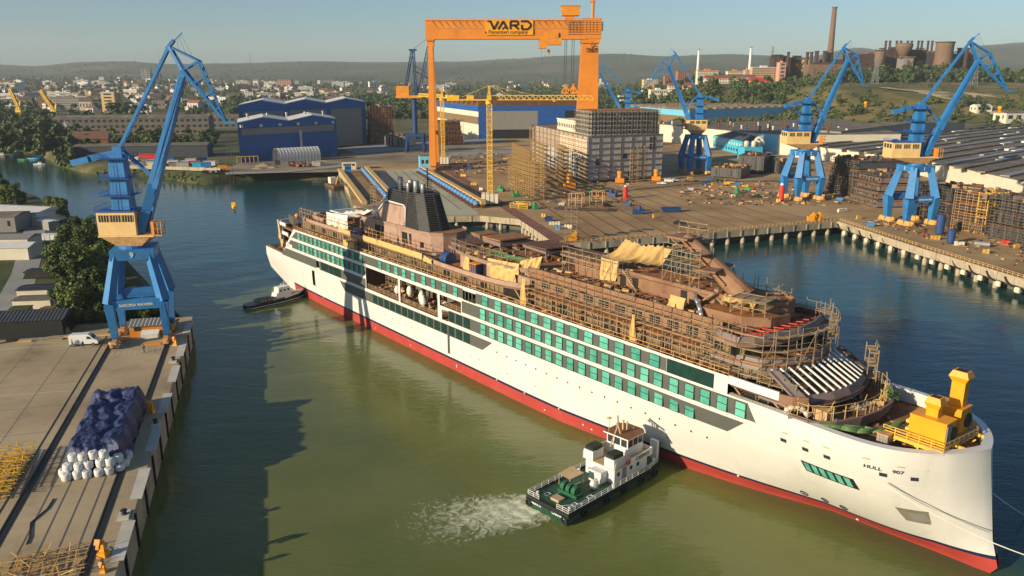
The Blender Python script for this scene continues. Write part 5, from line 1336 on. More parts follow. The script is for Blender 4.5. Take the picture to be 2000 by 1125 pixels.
# upper tiers
U = [along((*L_[1],0),(*L_[0],0),.04) + Vector((3,0,0)),along((*L_[1],0),(*L_[2],0),.93) + Vector((0,2,0))]
d2 = (Vector((*L_[0],0)) - Vector((*L_[1],0))).normalized() * 26
U4 = [tuple(q[:2]) for q in (U[0] + d2,U[0],U[1],U[1] + d2)]
mb = MB(); mb.prism(U4,zt1,44.5); mb.build("upper_body",M["steel_dark"],t)
mb = MB()
for (a,b,n1) in ((U4[0],U4[1],10),(U4[1],U4[2],22)):
    for k in range(n1 + 1): wallbox(mb,a,b,max(0,k / n1 - .008),min(1,k / n1 + .008),zt1,44.4,.2,0,.4)
    for k in range(6): wallbox(mb,a,b,0,1,zt1 + .6 + 2.5 * k,zt1 + 1.1 + 2.5 * k,.3,0,.6)
mb.build("upper_stiffener",M["grey_block"],t)
mb = MB(); V4 = [tuple(q[:2]) for q in (U[0] + d2 * 2.6 + Vector((1,0,0)),U[0] + d2 + Vector((1,0,0)),U[1] + d2,U[1] + d2 * 2.6)]; mb.prism(V4,zt1,37.5); mb.build("middle_body",M["wall_cream"],t)
mb = MB()
for k in range(12): wallbox(mb,V4[0],V4[1],(k + .3) / 12,(k + .6) / 12,33,35.2,.1,0,.2)
wallbox(mb,V4[0],V4[1],0,1,37,37.8,.2,1,.6); mb.build("window_row",[M["black"],M["roof_white"]],t)
mb = MB(); mb.prism([(p[0],p[1]) for p in U4],44.5,44.8); mb.build("top_deck",M["rust_deck"],t)
mb = MB(); mb.prism(L_,zt1 + .01,zt1 + .25); mb.build("main_deck",M["rust_deck"],t)
def w3(p,z): return Vector((p[0] + o_.x,p[1] + o_.y,z))
scaffold("scaffolding wrapped round the upper tier of the grey hull block",[w3(U4[0],zt1) + Vector((-1.5,-1,0)),w3(U4[1],zt1) + Vector((-1.5,-1.5,0)),w3(U4[2],zt1) + Vector((1,-1.5,0))],14,2.5,1.2,.075,M["scaffold_dark"],YS,step=3)
scaffold("brown scaffolding along the top of the left wall of the grey hull block",[w3(L_[0],20) + Vector((-2.2,-.5,0)),w3(L_[1],20) + Vector((-2.2,-.5,0))],10,2.4,1.4,.06,M["rust_tan"],YS,step=3,planks=False)
for (u0,v0,u1,v1,h,lab) in ((1000,330,1036,352,16,"scaffold tower in front of the left wall of the grey block, farthest left"),(1036,352,1062,368,22,"yellow brown scaffold tower by the curved scaffold wall"),(1085,350,1102,362,20,"tall narrow ochre scaffold tower against the grey block")):
    a,b = G(u0,v0,QZ),G(u1,v1,QZ); scaffold(lab,[a,b],h,2.2,3.2,.09,M["ochre_scaffold"],YS,step=2.6)
arc = [G(992 + 70 * k / 7,372 + 16 * math.sin(math.pi * .5 * k / 7) + 4 * k / 7,QZ) for k in range(8)]
scaffold("big curved scaffold wall standing free beside the yellow tower crane",arc,17,2.1,2.6,.09,M["ochre_scaffold"],YS,step=2.6)
a,b = G(1234,357,QZ),G(1262,354,QZ)
scaffold("narrow rusty scaffold stair tower at the right face of the grey block",[a,b],19,2.2,2.0,.09,M["ochre_scaffold"],YS,step=2.6)

def section(label,u0,v0,u1,v1,h,depth,m,tiers=3,name="hull_section",sc=True,scm=None,nwin=8):
    a,b = G(u0,v0,QZ),G(u1,v1,QZ); F_ = rect(a,b,depth)
    t = thing(name,label,"ship block",(a.x,a.y,QZ)); q = [(p[0] - a.x,p[1] - a.y) for p in F_]
    for k in range(tiers):
        z0,z1 = h * k / tiers,h * (k + 1) / tiers; f_ = 1 - .05 * k; c = sum(p[0] for p in q) / 4,sum(p[1] for p in q) / 4
        qq = [(c[0] + (p[0] - c[0]) * f_,c[1] + (p[1] - c[1]) * f_) for p in q]
        mb = MB(); mb.prism(qq,z0 + .6,z1 - .3); mb.build("tier",m,t)
        mb = MB(); mb.prism([(c[0] + (p[0] - c[0]) * (f_ + .04),c[1] + (p[1] - c[1]) * (f_ + .04)) for p in q],z1 - .3,z1,0); mb.build("deck",M["rust_deck"] if k < tiers - 1 else M["rust_dark"],t)
        for i in range(nwin):
            if (i * 7 + k) % 3: mb = MB(); wallbox(mb,qq[0],qq[1],(i + .3) / nwin,(i + .65) / nwin,z0 + .9 + (i % 2) * .5,z1 - 1.0,.1,0,.2); mb.build("opening",M["black"],t)
        for kk in range(4): mb = MB(); wallbox(mb,qq[0],qq[1],(kk + .3 + .3 * (k % 2)) / 4,(kk + .36 + .3 * (k % 2)) / 4,z0 + .6,z1 - .3,.15,0,.3); mb.build("rib",M["primer_grey"],t)
    rs = random.Random(int(u0)); mb = MB()
    for k in range(26): f_ = rs.random(); g_ = rs.random() * .9; p = Vector((*q[0],h)) + (Vector((*q[1],0)) - Vector((*q[0],0))) * f_ + (Vector((*q[3],0)) - Vector((*q[0],0))) * g_; mb.box((p.x,p.y,h + rs.uniform(.2,.8)),(rs.uniform(.5,4),rs.uniform(.4,2),rs.uniform(.4,2.4)),rs.uniform(0,3),rs.randrange(4))
    mb.build("deck_clutter",[M["rust_dark"],M["ochre_scaffold"],M["steel_dark"],M["primer_grey"]],t)
    if sc:
        n_ = Vector((b.y - a.y,a.x - b.x,0)).normalized() * 1.8
        scaffold("scaffolding on the " + label,[a + n_,b + n_],h + 1.0,2.1,1.2,.06,scm or M["scaffold_dark"],YS,step=2.8,pl=M["scaffold_dark"])
section("grey scaffolded section between the two right blue cranes",1662,393,1712,407,14,22,M["primer_grey"],4)
section("dark section behind the blue crane numbered 2",1612,372,1668,386,17.5,30,M["roof_slate"],4)
section("dark low section with rusty floors right of the crane numbered 1",1862,447,1922,459,14,24,M["steel_dark"],4,scm=M["rust_tan"])
section("dark section at the right edge behind the yellow stair tower",1930,462,2030,485,15,26,M["roof_slate"],3)
section("dark section under the legs of the rightmost blue crane",1788,425,1850,444,14,22,M["roof_slate"],3)
section("black ribbed section lying in the middle distance",1440,338,1490,341,11,22,M["steel_dark"],1,sc=False)
section("low dark steel section between the jib left crane and the ribbed one",1388,346,1446,350,6,18,M["steel_dark"],1,sc=False)
section("tilted dark steel panel section left of the crane numbered 2",1492,336,1520,340,8,10,M["roof_slate"],1,sc=False)
section("red brown section wrapped in scaffolds beside the tall blue shed",724,281,772,280,32,40,M["roof_dark"],6,scm=M["brick"])
section("round red scaffolded section between gantry leg and assembly hall",858,284,905,283,20,24,M["rust_dark"],5,scm=M["brick"])
section("low grey section on trestles in front of the lattice crane",752,286,800,287,9,16,M["grey_block"],1)
# yellow stair tower
a = G(1921,458,QZ); b = G(1962,453,QZ)
t = thing("stair_tower","bright yellow lattice stair tower among dark sections at the right edge","tower",(a.x,a.y,QZ)); d_ = (b - a); w_ = d_.length * .9; rz = math.atan2(d_.y,d_.x); t.rotation_euler.z = rz
mb = MB()
for i in range(4):
    for j in range(2): mb.bar((w_ * i / 3,4 * j,0),(w_ * i / 3,4 * j,15.5),.32)
for k in range(6):
    z = 2.9 * k + .5
    for j in (0,4): mb.bar((0,j,z),(w_,j,z),.3)
    for i in range(4): mb.bar((w_ * i / 3,0,z),(w_ * i / 3,4,z),.25)
    if k < 5:
        for i in range(3): mb.bar((w_ * i / 3,0,z),(w_ * (i + 1) / 3,0,z + 2.9),.2) if (i + k) % 2 else mb.bar((w_ * (i + 1) / 3,0,z),(w_ * i / 3,0,z + 2.9),.2)
mb.build("frame",M["yellow"],t)
mb = MB()
for k in range(5): mb.bar((w_ * .1,2,2.9 * k + .6),(w_ * .85,2,2.9 * k + 3.4),1.2,.3)
mb.build("stair_flight",M["yellow"],t)

# ---------------------------------------------------------------- slipway furniture: beams on blue rollers
def roller_line(p,q,n,side,lab):
    a,b = G(*p,QZ),G(*q,QZ); d_ = (b - a).normalized(); n_ = Vector((-d_.y,d_.x,0)) * side
    t = thing("launch_beam",lab,"beam",(a.x,a.y,QZ)); L2 = (b - a)
    mb = MB(); mb.bar((0,0,2.6),L2 + Vector((0,0,2.6)),2.4,1.6); mb.build("beam",M["tarp_yellow"],t)
    mb = MB(); mb.bar(Vector((0,0,.9)),L2 + Vector((0,0,.9)),1.4,1.8); mb.build("plinth",M["rust_dark"],t)
    global roller
    for k in range(n):
        c = a + (b - a) * ((k + .5) / n) - n_ * 2.6; l = (b - a).length / n * .46
        if roller is None:
            roller = thing("roller_block","rounded blue block in the row along the rusty launch beam","block",c,math.atan2(d_.y,d_.x),"blue blocks along the launch beams")
            mb = MB(); mb.ball((0,0,2.0),1.0,0,(l * .72,1.45,1.3),12); mb.build("blue_drum",M["crane_blue"] if False else M["sky_blue2"],roller,True)
            mb = MB(); mb.bx(-1.2,1.2,-2.4,1.5,0,.9); mb.build("foot",M["rust_dark"],roller)
        else: dup(roller,c,math.atan2(d_.y,d_.x),None)
roller = None
M["sky_blue2"] = mat("sky_blue2",(.085,.22,.45),.5,.12,.5)
roller_line((826,336),(944,407),22,1,"rusty yellow launch beam on blue blocks right of the grey slipway")
roller_line((716,335),(790,418),20,1,"rusty yellow launch beam on blue blocks on the left of the slipway")
a,b = G(664,334,QZ),G(712,400,QZ); d_ = b - a
t = thing("jetty_wall","yellow topped concrete jetty wall left of the slipway","wall",(a.x,a.y,0))
mb = MB(); mb.bar(Vector((0,0,2.2)),d_ + Vector((0,0,2.2)),2.0,7.4); mb.build("wall",M["concrete_quay"],t)
mb = MB(); mb.bar(Vector((0,0,6.5)),d_ + Vector((0,0,6.5)),2.6,1.2); mb.build("capping",M["tarp_yellow"],t)
# ---------------------------------------------------------------- people
def person(label,loc,rz,shirt,pants,walk=.25,arm=.3,bend=0.0,helmet=None,group=None):
    t = thing("person",label,"person",loc,rz,group)
    V = []; E_ = []; Rr = []
    def ad(p,r,par=None):
        V.append(p); Rr.append(r)
        if par is not None: E_.append((par,len(V) - 1))
        return len(V) - 1
    pel = ad((0,0,.95),.15); sp = ad((bend * .4,0,1.2),.15,pel); ch = ad((bend,0,1.42),.16,sp); nk = ad((bend * 1.15,0,1.55),.06,ch); hd = ad((bend * 1.3,0,1.68),.105,nk); ad((bend * 1.35 + .01,0,1.76),.085,hd)
    for s in (-1,1):
        h = ad((0,.1 * s,.9),.1,pel); k = ad((walk * .55 * s,.1 * s,.5),.075,h); f_ = ad((walk * s - .06,.1 * s,.08),.05,k); ad((walk * s + .14,.11 * s,.04),.045,f_)
        sh_ = ad((bend,.2 * s,1.42),.075,ch); el = ad((bend - arm * .3 * s,.26 * s,1.14),.05,sh_); wr = ad((bend + .1 - arm * .3 * s,.25 * s,.9),.04,el); ad((bend + .14 - arm * .3 * s,.24 * s,.80),.045,wr)
    me = bpy.data.meshes.new("body"); me.from_pydata(V,E_,[]); o = bpy.data.objects.new("body",me); COL.objects.link(o); o.parent = t
    sk = o.modifiers.new("skin",'SKIN'); o.modifiers.new("sub",'SUBSURF').levels = 1
    for v_,r_ in zip(me.skin_vertices[0].data,Rr): v_.radius = (r_,r_)
    me.skin_vertices[0].data[0].use_root = True
    dg_ = bpy.context.evaluated_depsgraph_get(); m2 = bpy.data.meshes.new_from_object(o.evaluated_get(dg_)); o.modifiers.clear(); o.data = m2; bpy.data.meshes.remove(me); m2.name = "body"
    m2.materials.clear()
    for mm in (shirt,pants,M["skin"]): m2.materials.append(mm)
    for p in m2.polygons:
        z = p.center.z; p.material_index = 2 if z > 1.56 or (z < .87 and abs(p.center.y) > .2) else (0 if z > .93 else 1); p.use_smooth = True
    mb = MB(); mb.ball((bend * 1.33,0,1.74),.125,0,(1.1,1,.8),10); mb.build("helmet" if helmet else "hair",helmet or M["hair"],t,True)
    return t
cb,crd = M["cloth_blue"],M["cloth_red"]
quay_people = [((142,678),.3,.3,"worker in dark blue overalls standing at the back of the white van"),((163,681),2.6,.38,"worker in dark blue overalls walking beside the white van"),((175,674),1.5,.1,"worker in blue at the open side door of the white van"),((281.5,688),-1.6,.3,"worker in dark overalls walking under the nearest blue crane")]
for (u,v),rz,wk,lab in quay_people: person(lab,G(u,v,QZ),rz,cb,cb,wk)
person("worker in red crossing the road behind the trees on the left",G(70,478,QZ - .4),.8,crd,crd,.35)
for k,(u,v,lab) in enumerate(((1378,369,"red clothed worker at the left of the group near the crane numbered 2"),(1470,370,"red clothed worker on the apron, left of a trio"),(1474,369,"red clothed worker on the apron, middle of a trio"),(1478,368,"red clothed worker on the apron, right of a trio"),(1491,369,"red clothed worker of a pair on the apron, left one"),(1496,368,"red clothed worker of a pair on the apron, right one"),(1802,462,"worker in red by the feet of the rightmost crane, left one"),(1808,464,"worker in red by the feet of the rightmost crane, right one"),(1396,387,"worker in dark clothes alone on the empty apron"),(1243,402,"worker in red near blue bins in the yard"))):
    c = cb if "dark" in lab else crd; person(lab,G(u,v,QZ),k * 1.3,c,c,.25)

# ---------------------------------------------------------------- things on the near quay
wv = thing("delivery_van","white delivery van parked on the quay beside the blue crane's leg","van",G(167,673,QZ),R(8))
mb = MB()
prof = [(-3.0,.45),(-3.0,2.35),(-2.7,2.6),(1.0,2.6),(1.5,2.35),(2.15,1.55),(2.85,1.25),(3.0,.9),(3.0,.45)]
n = len(prof); vs = [(x,-.98 + (.12 if z > 1.6 else 0),z) for x,z in prof] + [(x,.98 - (.12 if z > 1.6 else 0),z) for x,z in prof]
mb.add(vs,[tuple(range(n)),tuple(range(2 * n - 1,n - 1,-1))] + [(i,n + i,n + (i + 1) % n,(i + 1) % n) for i in range(n)]); mb.build("body",M["white_paint"],wv)
mb = MB(); mb.add([(1.55,-.84,2.3),(2.14,-.9,1.6),(2.14,.9,1.6),(1.55,.84,2.3)],[(0,1,2,3)]); 
for v_ in range(len(mb.v)): mb.v[v_] = (mb.v[v_][0] + .04,mb.v[v_][1],mb.v[v_][2] + .04)
mb.build("windscreen",M["window_dark"],wv)
for s in (-1,1):
    mb = MB(); mb.add([(.75,.9 * s,2.2),(1.35,.9 * s,2.2),(1.85,1.0 * s,1.55),(.75,1.0 * s,1.55)],[(0,1,2,3)]); mb.build("side_window",M["window_dark"],wv)
    for x in (-1.9,1.95):
        mb = MB(); mb.tube((x,.80 * s,.36),(x,1.02 * s,.36),.36,14); wh = mb.build("wheel",M["rubber"],wv); mb = MB(); mb.tube((x,.9 * s,.36),(x,1.04 * s,.36),.19,10); mb.build("rim",M["steel"],wh)
    mb = MB(); mb.box((3.0,.7 * s,1.0),(.1,.3,.2)); mb.build("headlight",M["steel"],wv)
mb = MB(); mb.bx(-3.05,3.05,-.9,.9,.4,.6); mb.build("bumper",M["rubber"],wv)
# orange cabin under the crane
cbn = thing("site_cabin","small orange cabin with a striped corrugated roof between the crane legs","cabin",G(290,652,QZ),R(14))
mb = MB(); mb.bx(-3.6,3.6,-1.6,1.6,0,2.6); mb.build("wall",M["orange"],cbn)
mb = MB(); mb.add([(-4,-2.1,2.5),(4,-2.1,2.5),(4,2.1,3.1),(-4,2.1,3.1)],[(0,1,2,3)])
for k in range(20): x = -3.9 + .41 * k; mb.bar((x,-2.12,2.58),(x,2.12,3.18),.2,.12,k % 2)
mb.build("roof",[M["steel"],M["roof_white"]],cbn)
mb = MB(); mb.bx(-2.6,-1.1,-1.66,-1.58,1.3,2.2,0); mb.build("window",M["window_dark"],cbn)
mb = MB(); mb.add([(-1.2,-3.4,.9),(2.6,-3.4,.9),(2.6,-2.0,1.6),(-1.2,-2.0,1.6),(-1.2,-3.4,0),(2.6,-3.4,0),(2.6,-2,0),(-1.2,-2,0)],[(0,1,2,3),(4,5,1,0),(5,6,2,1),(6,7,3,2),(7,4,0,3)])
single("tarpaulin_stack",mb,M["roof_white"],"flat stack under a pale sheet in front of the orange cabin","stack",None,G(292,652,QZ),R(14))
# blue tarp heap over white bags
hp,hq = qloc(205,850)
def heap(a,b):
    x = (a - .5) * 8.6; y = (b - .5) * 25
    e = min(1,(1 - abs(2 * a - 1)) * 4.2) ; f_ = min(1,(1 - abs(2 * b - 1)) * 9)
    h = 3.7 * (e ** .38) * (f_ ** .6)
    w = e * f_; u1 = x + .5 * math.sin(y * .6) + .25 * math.sin(y * 1.7); v1 = y + .7 * math.sin(x * .8)
    h += w * (.24 * (1 - abs(math.sin(1.5 * u1 + .12 * v1))) + .15 * (1 - abs(math.sin(.9 * v1 + .5 * u1 + .8 * math.sin(.5 * y)))) + .11 * (1 - abs(math.sin(3.3 * u1 - .9 * v1))) + .06 * math.sin(4.3 * v1 + 1.2 * u1) * math.sin(1.9 * u1) - .25)
    h -= w * (.4 * math.exp(-((u1 - 1.0) / .6) ** 2) + .32 * math.exp(-((u1 + 1.5) / .55) ** 2))
    if y > 8.5: h += .7 * min(1,(y - 8.5)) * e * f_
    return (x + .35 * math.sin(y * 1.1 + 2 * a),y + .35 * math.sin(x * 1.3),max(0.02,h))
M["tarp_navy"] = mat("tarp_navy",(.028,.038,.105),.5,.5,1.6,bump=.6)
c0 = G(213,852,QZ); hrz = math.atan2(-qd.y,-qd.x) - math.pi / 2
mb = MB(); mb.grid(heap,70,170)
hpo = single("tarpaulin_heap",mb,M["tarp_navy"],"long heap covered with a crumpled dark blue tarpaulin on the quay","tarp heap",None,(c0.x,c0.y,QZ),hrz,True)
def hw(x,y): return c0 + Vector((x * math.cos(hrz) - y * math.sin(hrz),x * math.sin(hrz) + y * math.cos(hrz),0))
bag = None; rg = random.Random(5)
M["bag_white"] = mat("bag_white",(.62,.62,.6),.75,.12,1.5,bump=.3)
bl = "white bulk bag at the foot of the blue tarpaulin heap"
spots = [(-3.3 + 1.42 * i,-14.6 + .1 * i,0) for i in range(5)] + [(-3.1 + 1.42 * i,-13.7,1.1) for i in range(5)] + [(-2.5 + 1.42 * i,-12.9,2.2) for i in range(4)] + [(3.8,-13.4,0),(4.1,-12.1,0),(4.3,-10.8,0),(4.4,-9.5,0),(3.6,-12.7,1.1),(-3.9,-13.0,0)]
for x,y,z in spots:
    p = hw(x + rg.uniform(-.12,.12),y + rg.uniform(-.12,.12)); p.z = QZ + z
    if bag is None:
        bag = thing("bulk_bag",bl,"bag",p,0,"white bulk bags at the tarpaulin heap")
        mb = MB(); mb.lathe((0,0,0),[(.58,0),(.7,.15),(.73,.7),(.69,1.0),(.6,1.14),(.3,1.08)],12); mb.build("sack",M["bag_white"],bag,True)
        mb = MB(); mb.path([(.4,.4,1.05),(.25,.25,1.35),(0,.1,1.2)],.06); mb.path([(-.4,-.3,1.05),(-.2,-.2,1.3),(0,-.1,1.15)],.06); mb.build("lifting_loop",M["bag_white"],bag)
    else: dup(bag,p,rg.uniform(0,6.28),None,(1,1,rg.uniform(.92,1.05)))
# yellow scaffold frames stacked at the lower left
def frame_stack(label,u,v,rz,nx,ny,nzv,m,seed):
    rr = random.Random(seed); mb = MB()
    for k in range(nzv):
        for i in range(nx):
            x = (i - nx / 2) * 1.6 + rr.uniform(-.4,.4); y0 = rr.uniform(-.7,.4); z = .25 + .55 * k; L2 = ny * 1.4
            mb.bar((x,y0 - L2 / 2,z + rr.uniform(-.1,.3)),(x + rr.uniform(-.5,.5),y0 + L2 / 2,z + rr.uniform(-.1,.3)),.1)
        for j in range(ny + 1):
            y = (j - ny / 2) * 1.4; mb.bar((-nx * .8,y + rr.uniform(-.4,.4),z + .1),(nx * .8,y + rr.uniform(-.4,.4),z + rr.uniform(0,.3)),.09)
    for k in range(nx * 3):
        x,y = rr.uniform(-nx * .8,nx * .8),rr.uniform(-ny * .7,ny * .7); mb.bar((x,y,0),(x + rr.uniform(-.6,.6),y + rr.uniform(-.6,.6),nzv * .55 + rr.uniform(.2,1.1)),.09)
        mb.bar((x,y,rr.uniform(.2,2)),(x + rr.uniform(-2,2),y + rr.uniform(-2,2),rr.uniform(.2,2.4)),.08)
    return single("scaffold_frames",mb,m,label,"scaffold stack",None,G(u,v,QZ),rz)
frame_stack("heap of bright yellow scaffold frames at the left edge of the quay",0,935,hrz,4,10,4,M["yellow"],1)
frame_stack("heap of rusty yellow scaffold frames at the lower left corner",85,1112,hrz + .1,6,4,2,M["tarp_yellow"],2)
# mooring hooks and bollards
def hook_post(label,u,v,sc=1.0):
    t = thing("mooring_post",label,"mooring post",G(u,v,QZ),hrz + 1.2,None,sc)
    mb = MB(); mb.box((0,0,.3),(1.2,1.2,.6),0,0,.8); mb.bar((0,0,.5),(.1,0,1.9),.7,.6,0,.45); mb.build("post",M["amber"],t)
    mb = MB(); mb.bar((.1,0,1.8),(-.9,0,2.4),.5,.5,0,.7); mb.bar((-.6,0,2.2),(-.9,.0,1.4),.4); mb.build("hook",M["orange"],t)
hook_post("orange mooring hook post on the quay edge beside the tarpaulin heap",296,806)
hook_post("orange mooring hook post near the foot of the nearest crane",343,674,.8)
hook_post("orange mooring hook post at the bottom of the picture on the quay edge",202,1085)
hook_post("small orange post at the very bottom of the quay",203,1117,.6)
def bollard(label,u,v):
    t = thing("bollard",label,"bollard",G(u,v,QZ)); mb = MB(); mb.box((0,0,.15),(2.4,1.4,.3),an); mb.build("slab",M["concrete_pale"],t)
    mb = MB(); mb.lathe((0,0,.3),[(.4,0),(.28,.35),(.5,.6),(.3,.75)],10); mb.build("post",M["black"],t)
bollard("black bollard on a pale slab at the quay edge by the tarpaulin heap",304,829); bollard("black bollard on a pale slab farther down the quay edge",243,1008); bollard("black bollard on the quay near the crane",339,706)
mb = MB(); mb.path([G(105,975,QZ) + Vector((0,0,.08)),G(92,995,QZ) + Vector((0,0,.08)),G(60,1022,QZ) + Vector((0,0,.08)),G(58,1050,QZ) + Vector((0,0,.08)),G(52,1064,QZ) + Vector((0,0,.08))],.09); single("cable",mb,M["black"],"black cable snaking across the quay below the white bags","cable")
for lab,u,v,l,m in (("yellow timber beam lying behind the van",196,656,4.5,"tarp_yellow"),("pale timber beam lying left of the van",100,664,5,"plank"),("short yellow timber stack at the rear of the quay",48,668,3,"tarp_yellow"),("long grey pipe bundle behind the van",80,662,9,"steel"),("orange beam lying on the concrete behind the walking worker",296,673,4,"orange"),("yellow timber stack beside the pipe bundle",127,660,3.2,"tarp_yellow")):
    mb = MB()
    for k in range(4): mb.bar((-l / 2,-.3 + .2 * k,.15),(l / 2,-.3 + .2 * k + rg.uniform(-.15,.15),.15 + .1 * (k % 2)),.2)
    single("timber_stack" if "timber" in lab else "beam_bundle",mb,M[m],lab,"timber" if "timber" in lab else "beams",None,G(u,v,QZ),R(12))

# behind the quay: sheds, containers, trees
LZ = QZ - .4
def shed(name,label,cat,u,v,w,d,h,rz,wm,rm,rise=.6,stripes=False,z=LZ,win=0):
    t = thing(name,label,cat,G(u,v,z),rz)
    mb = MB(); mb.bx(-w / 2,w / 2,-d / 2,d / 2,0,h); mb.build("wall",wm,t)
    mb = MB(); e = .35
    mb.add([(-w / 2 - e,-d / 2 - e,h),(w / 2 + e,-d / 2 - e,h),(w / 2 + e,0,h + rise),(-w / 2 - e,0,h + rise),(w / 2 + e,d / 2 + e,h),(-w / 2 - e,d / 2 + e,h)],[(0,1,2,3),(3,2,4,5),(1,4,2),(0,3,5)])
    if stripes:
        for k in range(int(w / .8)):
            x = -w / 2 + .4 + .8 * k; mb.bar((x,-d / 2 - e,h + .04),(x,0,h + rise + .04),.22,.12); mb.bar((x,d / 2 + e,h + .04),(x,0,h + rise + .04),.22,.12)
    mb.build("roof",rm,t)
    for k in range(win):
        mb = MB(); x = -w / 2 + w * (k + .5) / win; mb.bx(x - .5,x + .5,-d / 2 - .05,-d / 2 + .02,h * .4,h * .75); mb.build("window",M["window_dark"],t)
    return t
shed("shed","long dark shed with a corrugated grey roof behind the quay","shed",62,650,17,9,4.2,R(10),M["black"],M["roof_slate"],1.4,True)
shed("shed","small shed with a red brown roof under the trees","shed",112,628,6,6,3.2,R(10),M["black"],M["brown_roof"],.5)
shed("open_bin","white walled bunker with an open top beside the big tree","bunker",72,603,9,5,3,R(8),M["wall_cream"],M["roof_dark"],.1)
shed("site_hut","white hut with blue grey ribbed roof next to the bunker","hut",79,580,9,6,2.8,R(10),M["wall_cream"],M["roof_slate"],.5,True)
shed("container","small white container with dark green lid near the dark shed","container",44,620,4,3.4,2.6,R(8),M["wall_cream"],M["grass"],.15)
shed("container","light blue container at the end of the road by the river","container",64,432,6,4.2,3.2,R(-30),M["sky_blue"],M["roof_white"],.2)
shed("container","white container in the middle of the row by the river bank","container",79,438,7,4.2,3.4,R(-30),M["wall_cream"],M["roof_white"],.2)
shed("container","grey container at the right of the row by the river bank","container",95,447,8,4.2,3.4,R(-30),M["hall_grey"],M["roof_white"],.2)
shed("shed","long white shed with grey roof at the left edge by the river","shed",22,430,40,16,5,R(-12),M["wall_cream"],M["roof_white"],1.2)
shed("shed","office with a blue roof edge at the left edge of the picture","office",0,448,18,14,6,R(8),M["hall_grey"],M["roof_dark"],.8,win=4)
shed("shed","low grey building with white roof below the blue edged office","building",12,484,20,10,4,R(5),M["wall_cream"],M["hall_grey"],1.0)
shed("shed","low building with pale roof at the left edge next to the white truck","building",4,502,22,10,4,R(5),M["wall_cream"],M["roof_white"],1.0)
tk = thing("truck","small white truck parked by the road at the left edge","truck",G(40,497,LZ),R(100)); mb = MB(); mb.bx(-2.6,1.2,-1.1,1.1,.5,2.8); mb.build("box",M["white_paint"],tk); mb = MB(); mb.bx(1.3,2.8,-1.05,1.05,.5,2.2); mb.build("cab",M["white_paint"],tk); mb = MB(); mb.bx(2.4,2.86,-.95,.95,1.3,2.0); mb.build("windscreen",M["window_dark"],tk)
for x in (-1.8,1.9):
    for s in (-1,1): mb = MB(); mb.tube((x,.85 * s,.45),(x,1.12 * s,.45),.45,12); mb.build("wheel",M["rubber"],tk)
mb = MB(); rg2 = random.Random(9)
for k in range(9):
    for j in range(3): mb.box((-7.2 + 1.8 * k,-1.6 + 1.6 * j + rg2.uniform(-.1,.1),.9),(1.6,1.4,1.8 + rg2.uniform(-.1,.3)),rg2.uniform(-.05,.05),(k + j) % 5 == 0)
single("wrapped_pallets",mb,[M["bag_white"],M["tan_cloth"]],"block of pale wrapped pallets beside the road, left of the trees","pallets",None,G(118,466,LZ),R(8))
mb = MB()
for k in range(60): z = .2 + .45 * (k // 12); mb.bar((-6 + rg2.uniform(-.6,.6),-2.5 + .45 * (k % 12),z),(6 + rg2.uniform(-.6,.6),-2.5 + .45 * (k % 12) + rg2.uniform(-.4,.4),z + rg2.uniform(-.1,.2)),.4)
single("pipe_stack",mb,M["black"],"stack of black pipes and bars beside the road under the trees","pipe stack",None,G(98,540,LZ),R(6))
mb = MB()
mb.grid(lambda a,b: (2.4 * (b ** .7) * math.cos(6.2832 * a),2.4 * (b ** .7) * math.sin(6.2832 * a),2.6 * (1 - b ** 2) + .12 * math.sin(a * 40) * b),40,8,0,True)
M["tarp_green"] = mat("tarp_green",(.16,.26,.18),.5,.3,1.2)
single("tarpaulin_mound",mb,M["tarp_green"],"round mound under a pale green plastic sheet behind the quay","tarp mound",None,G(117,652,LZ),0,True)

# ---------------------------------------------------------------- trees
def crown_mesh(name,seed,R_,H_,leaf,n,m,clumps=26,zbase=.28):
    rr = random.Random(seed); mb = MB(); cl = []
    for k in range(clumps):
        a = rr.uniform(0,6.283); q = rr.uniform(.1,1) ** .6; z = rr.uniform(zbase,1)
        w = math.sin(math.pi * min(1,max(0.08,(z - zbase + .12) / (1.14 - zbase)))) ** .6
        cl.append((R_ * q * w * math.cos(a) * .8,R_ * q * w * math.sin(a) * .8,H_ * z * .92,R_ * rr.uniform(.22,.40)))
    for i in range(n):
        x,y,z,r = cl[i % clumps]
        d = Vector((rr.gauss(0,1),rr.gauss(0,1),rr.gauss(0,.8))).normalized() * r * rr.uniform(.55,1.05)
        c = Vector((x,y,z)) + d
        u_ = Vector((rr.gauss(0,1),rr.gauss(0,1),rr.gauss(0,1))).normalized(); nn = (d.normalized() * .9 + u_ * .75 + Vector((0,0,.25))).normalized()
        t1 = nn.cross(u_).normalized() * leaf * rr.uniform(.6,1.2); t2 = nn.cross(t1).normalized() * leaf * rr.uniform(.4,.9)
        mb.add([c - t1,c - t2 * .8,c + t1,c + t2],[(0,1,2,3)])
    return mb.mesh(name,m)
def trunk_mesh(H_,r,seed):
    rr = random.Random(seed); mb = MB(); mb.tube((0,0,-.3),(.1,.05,H_ * .45),r,8,0,r * .6)
    for k in range(5): a = rr.uniform(0,6.28); l = H_ * rr.uniform(.25,.4); mb.tube((0.05,0,H_ * rr.uniform(.2,.42)),(l * math.cos(a) * .7,l * math.sin(a) * .7,H_ * rr.uniform(.55,.8)),r * .4,5,0,r * .12)
    return mb.mesh("trunk",M["trunk"])
near_crowns = [crown_mesh("crown",10 + k,4.6 + .5 * (k % 2),10 + k % 3,.42,5200,M["leaf"],34,.16) for k in range(3)]
near_trunks = [trunk_mesh(10 + k % 3,.32,k) for k in range(3)]
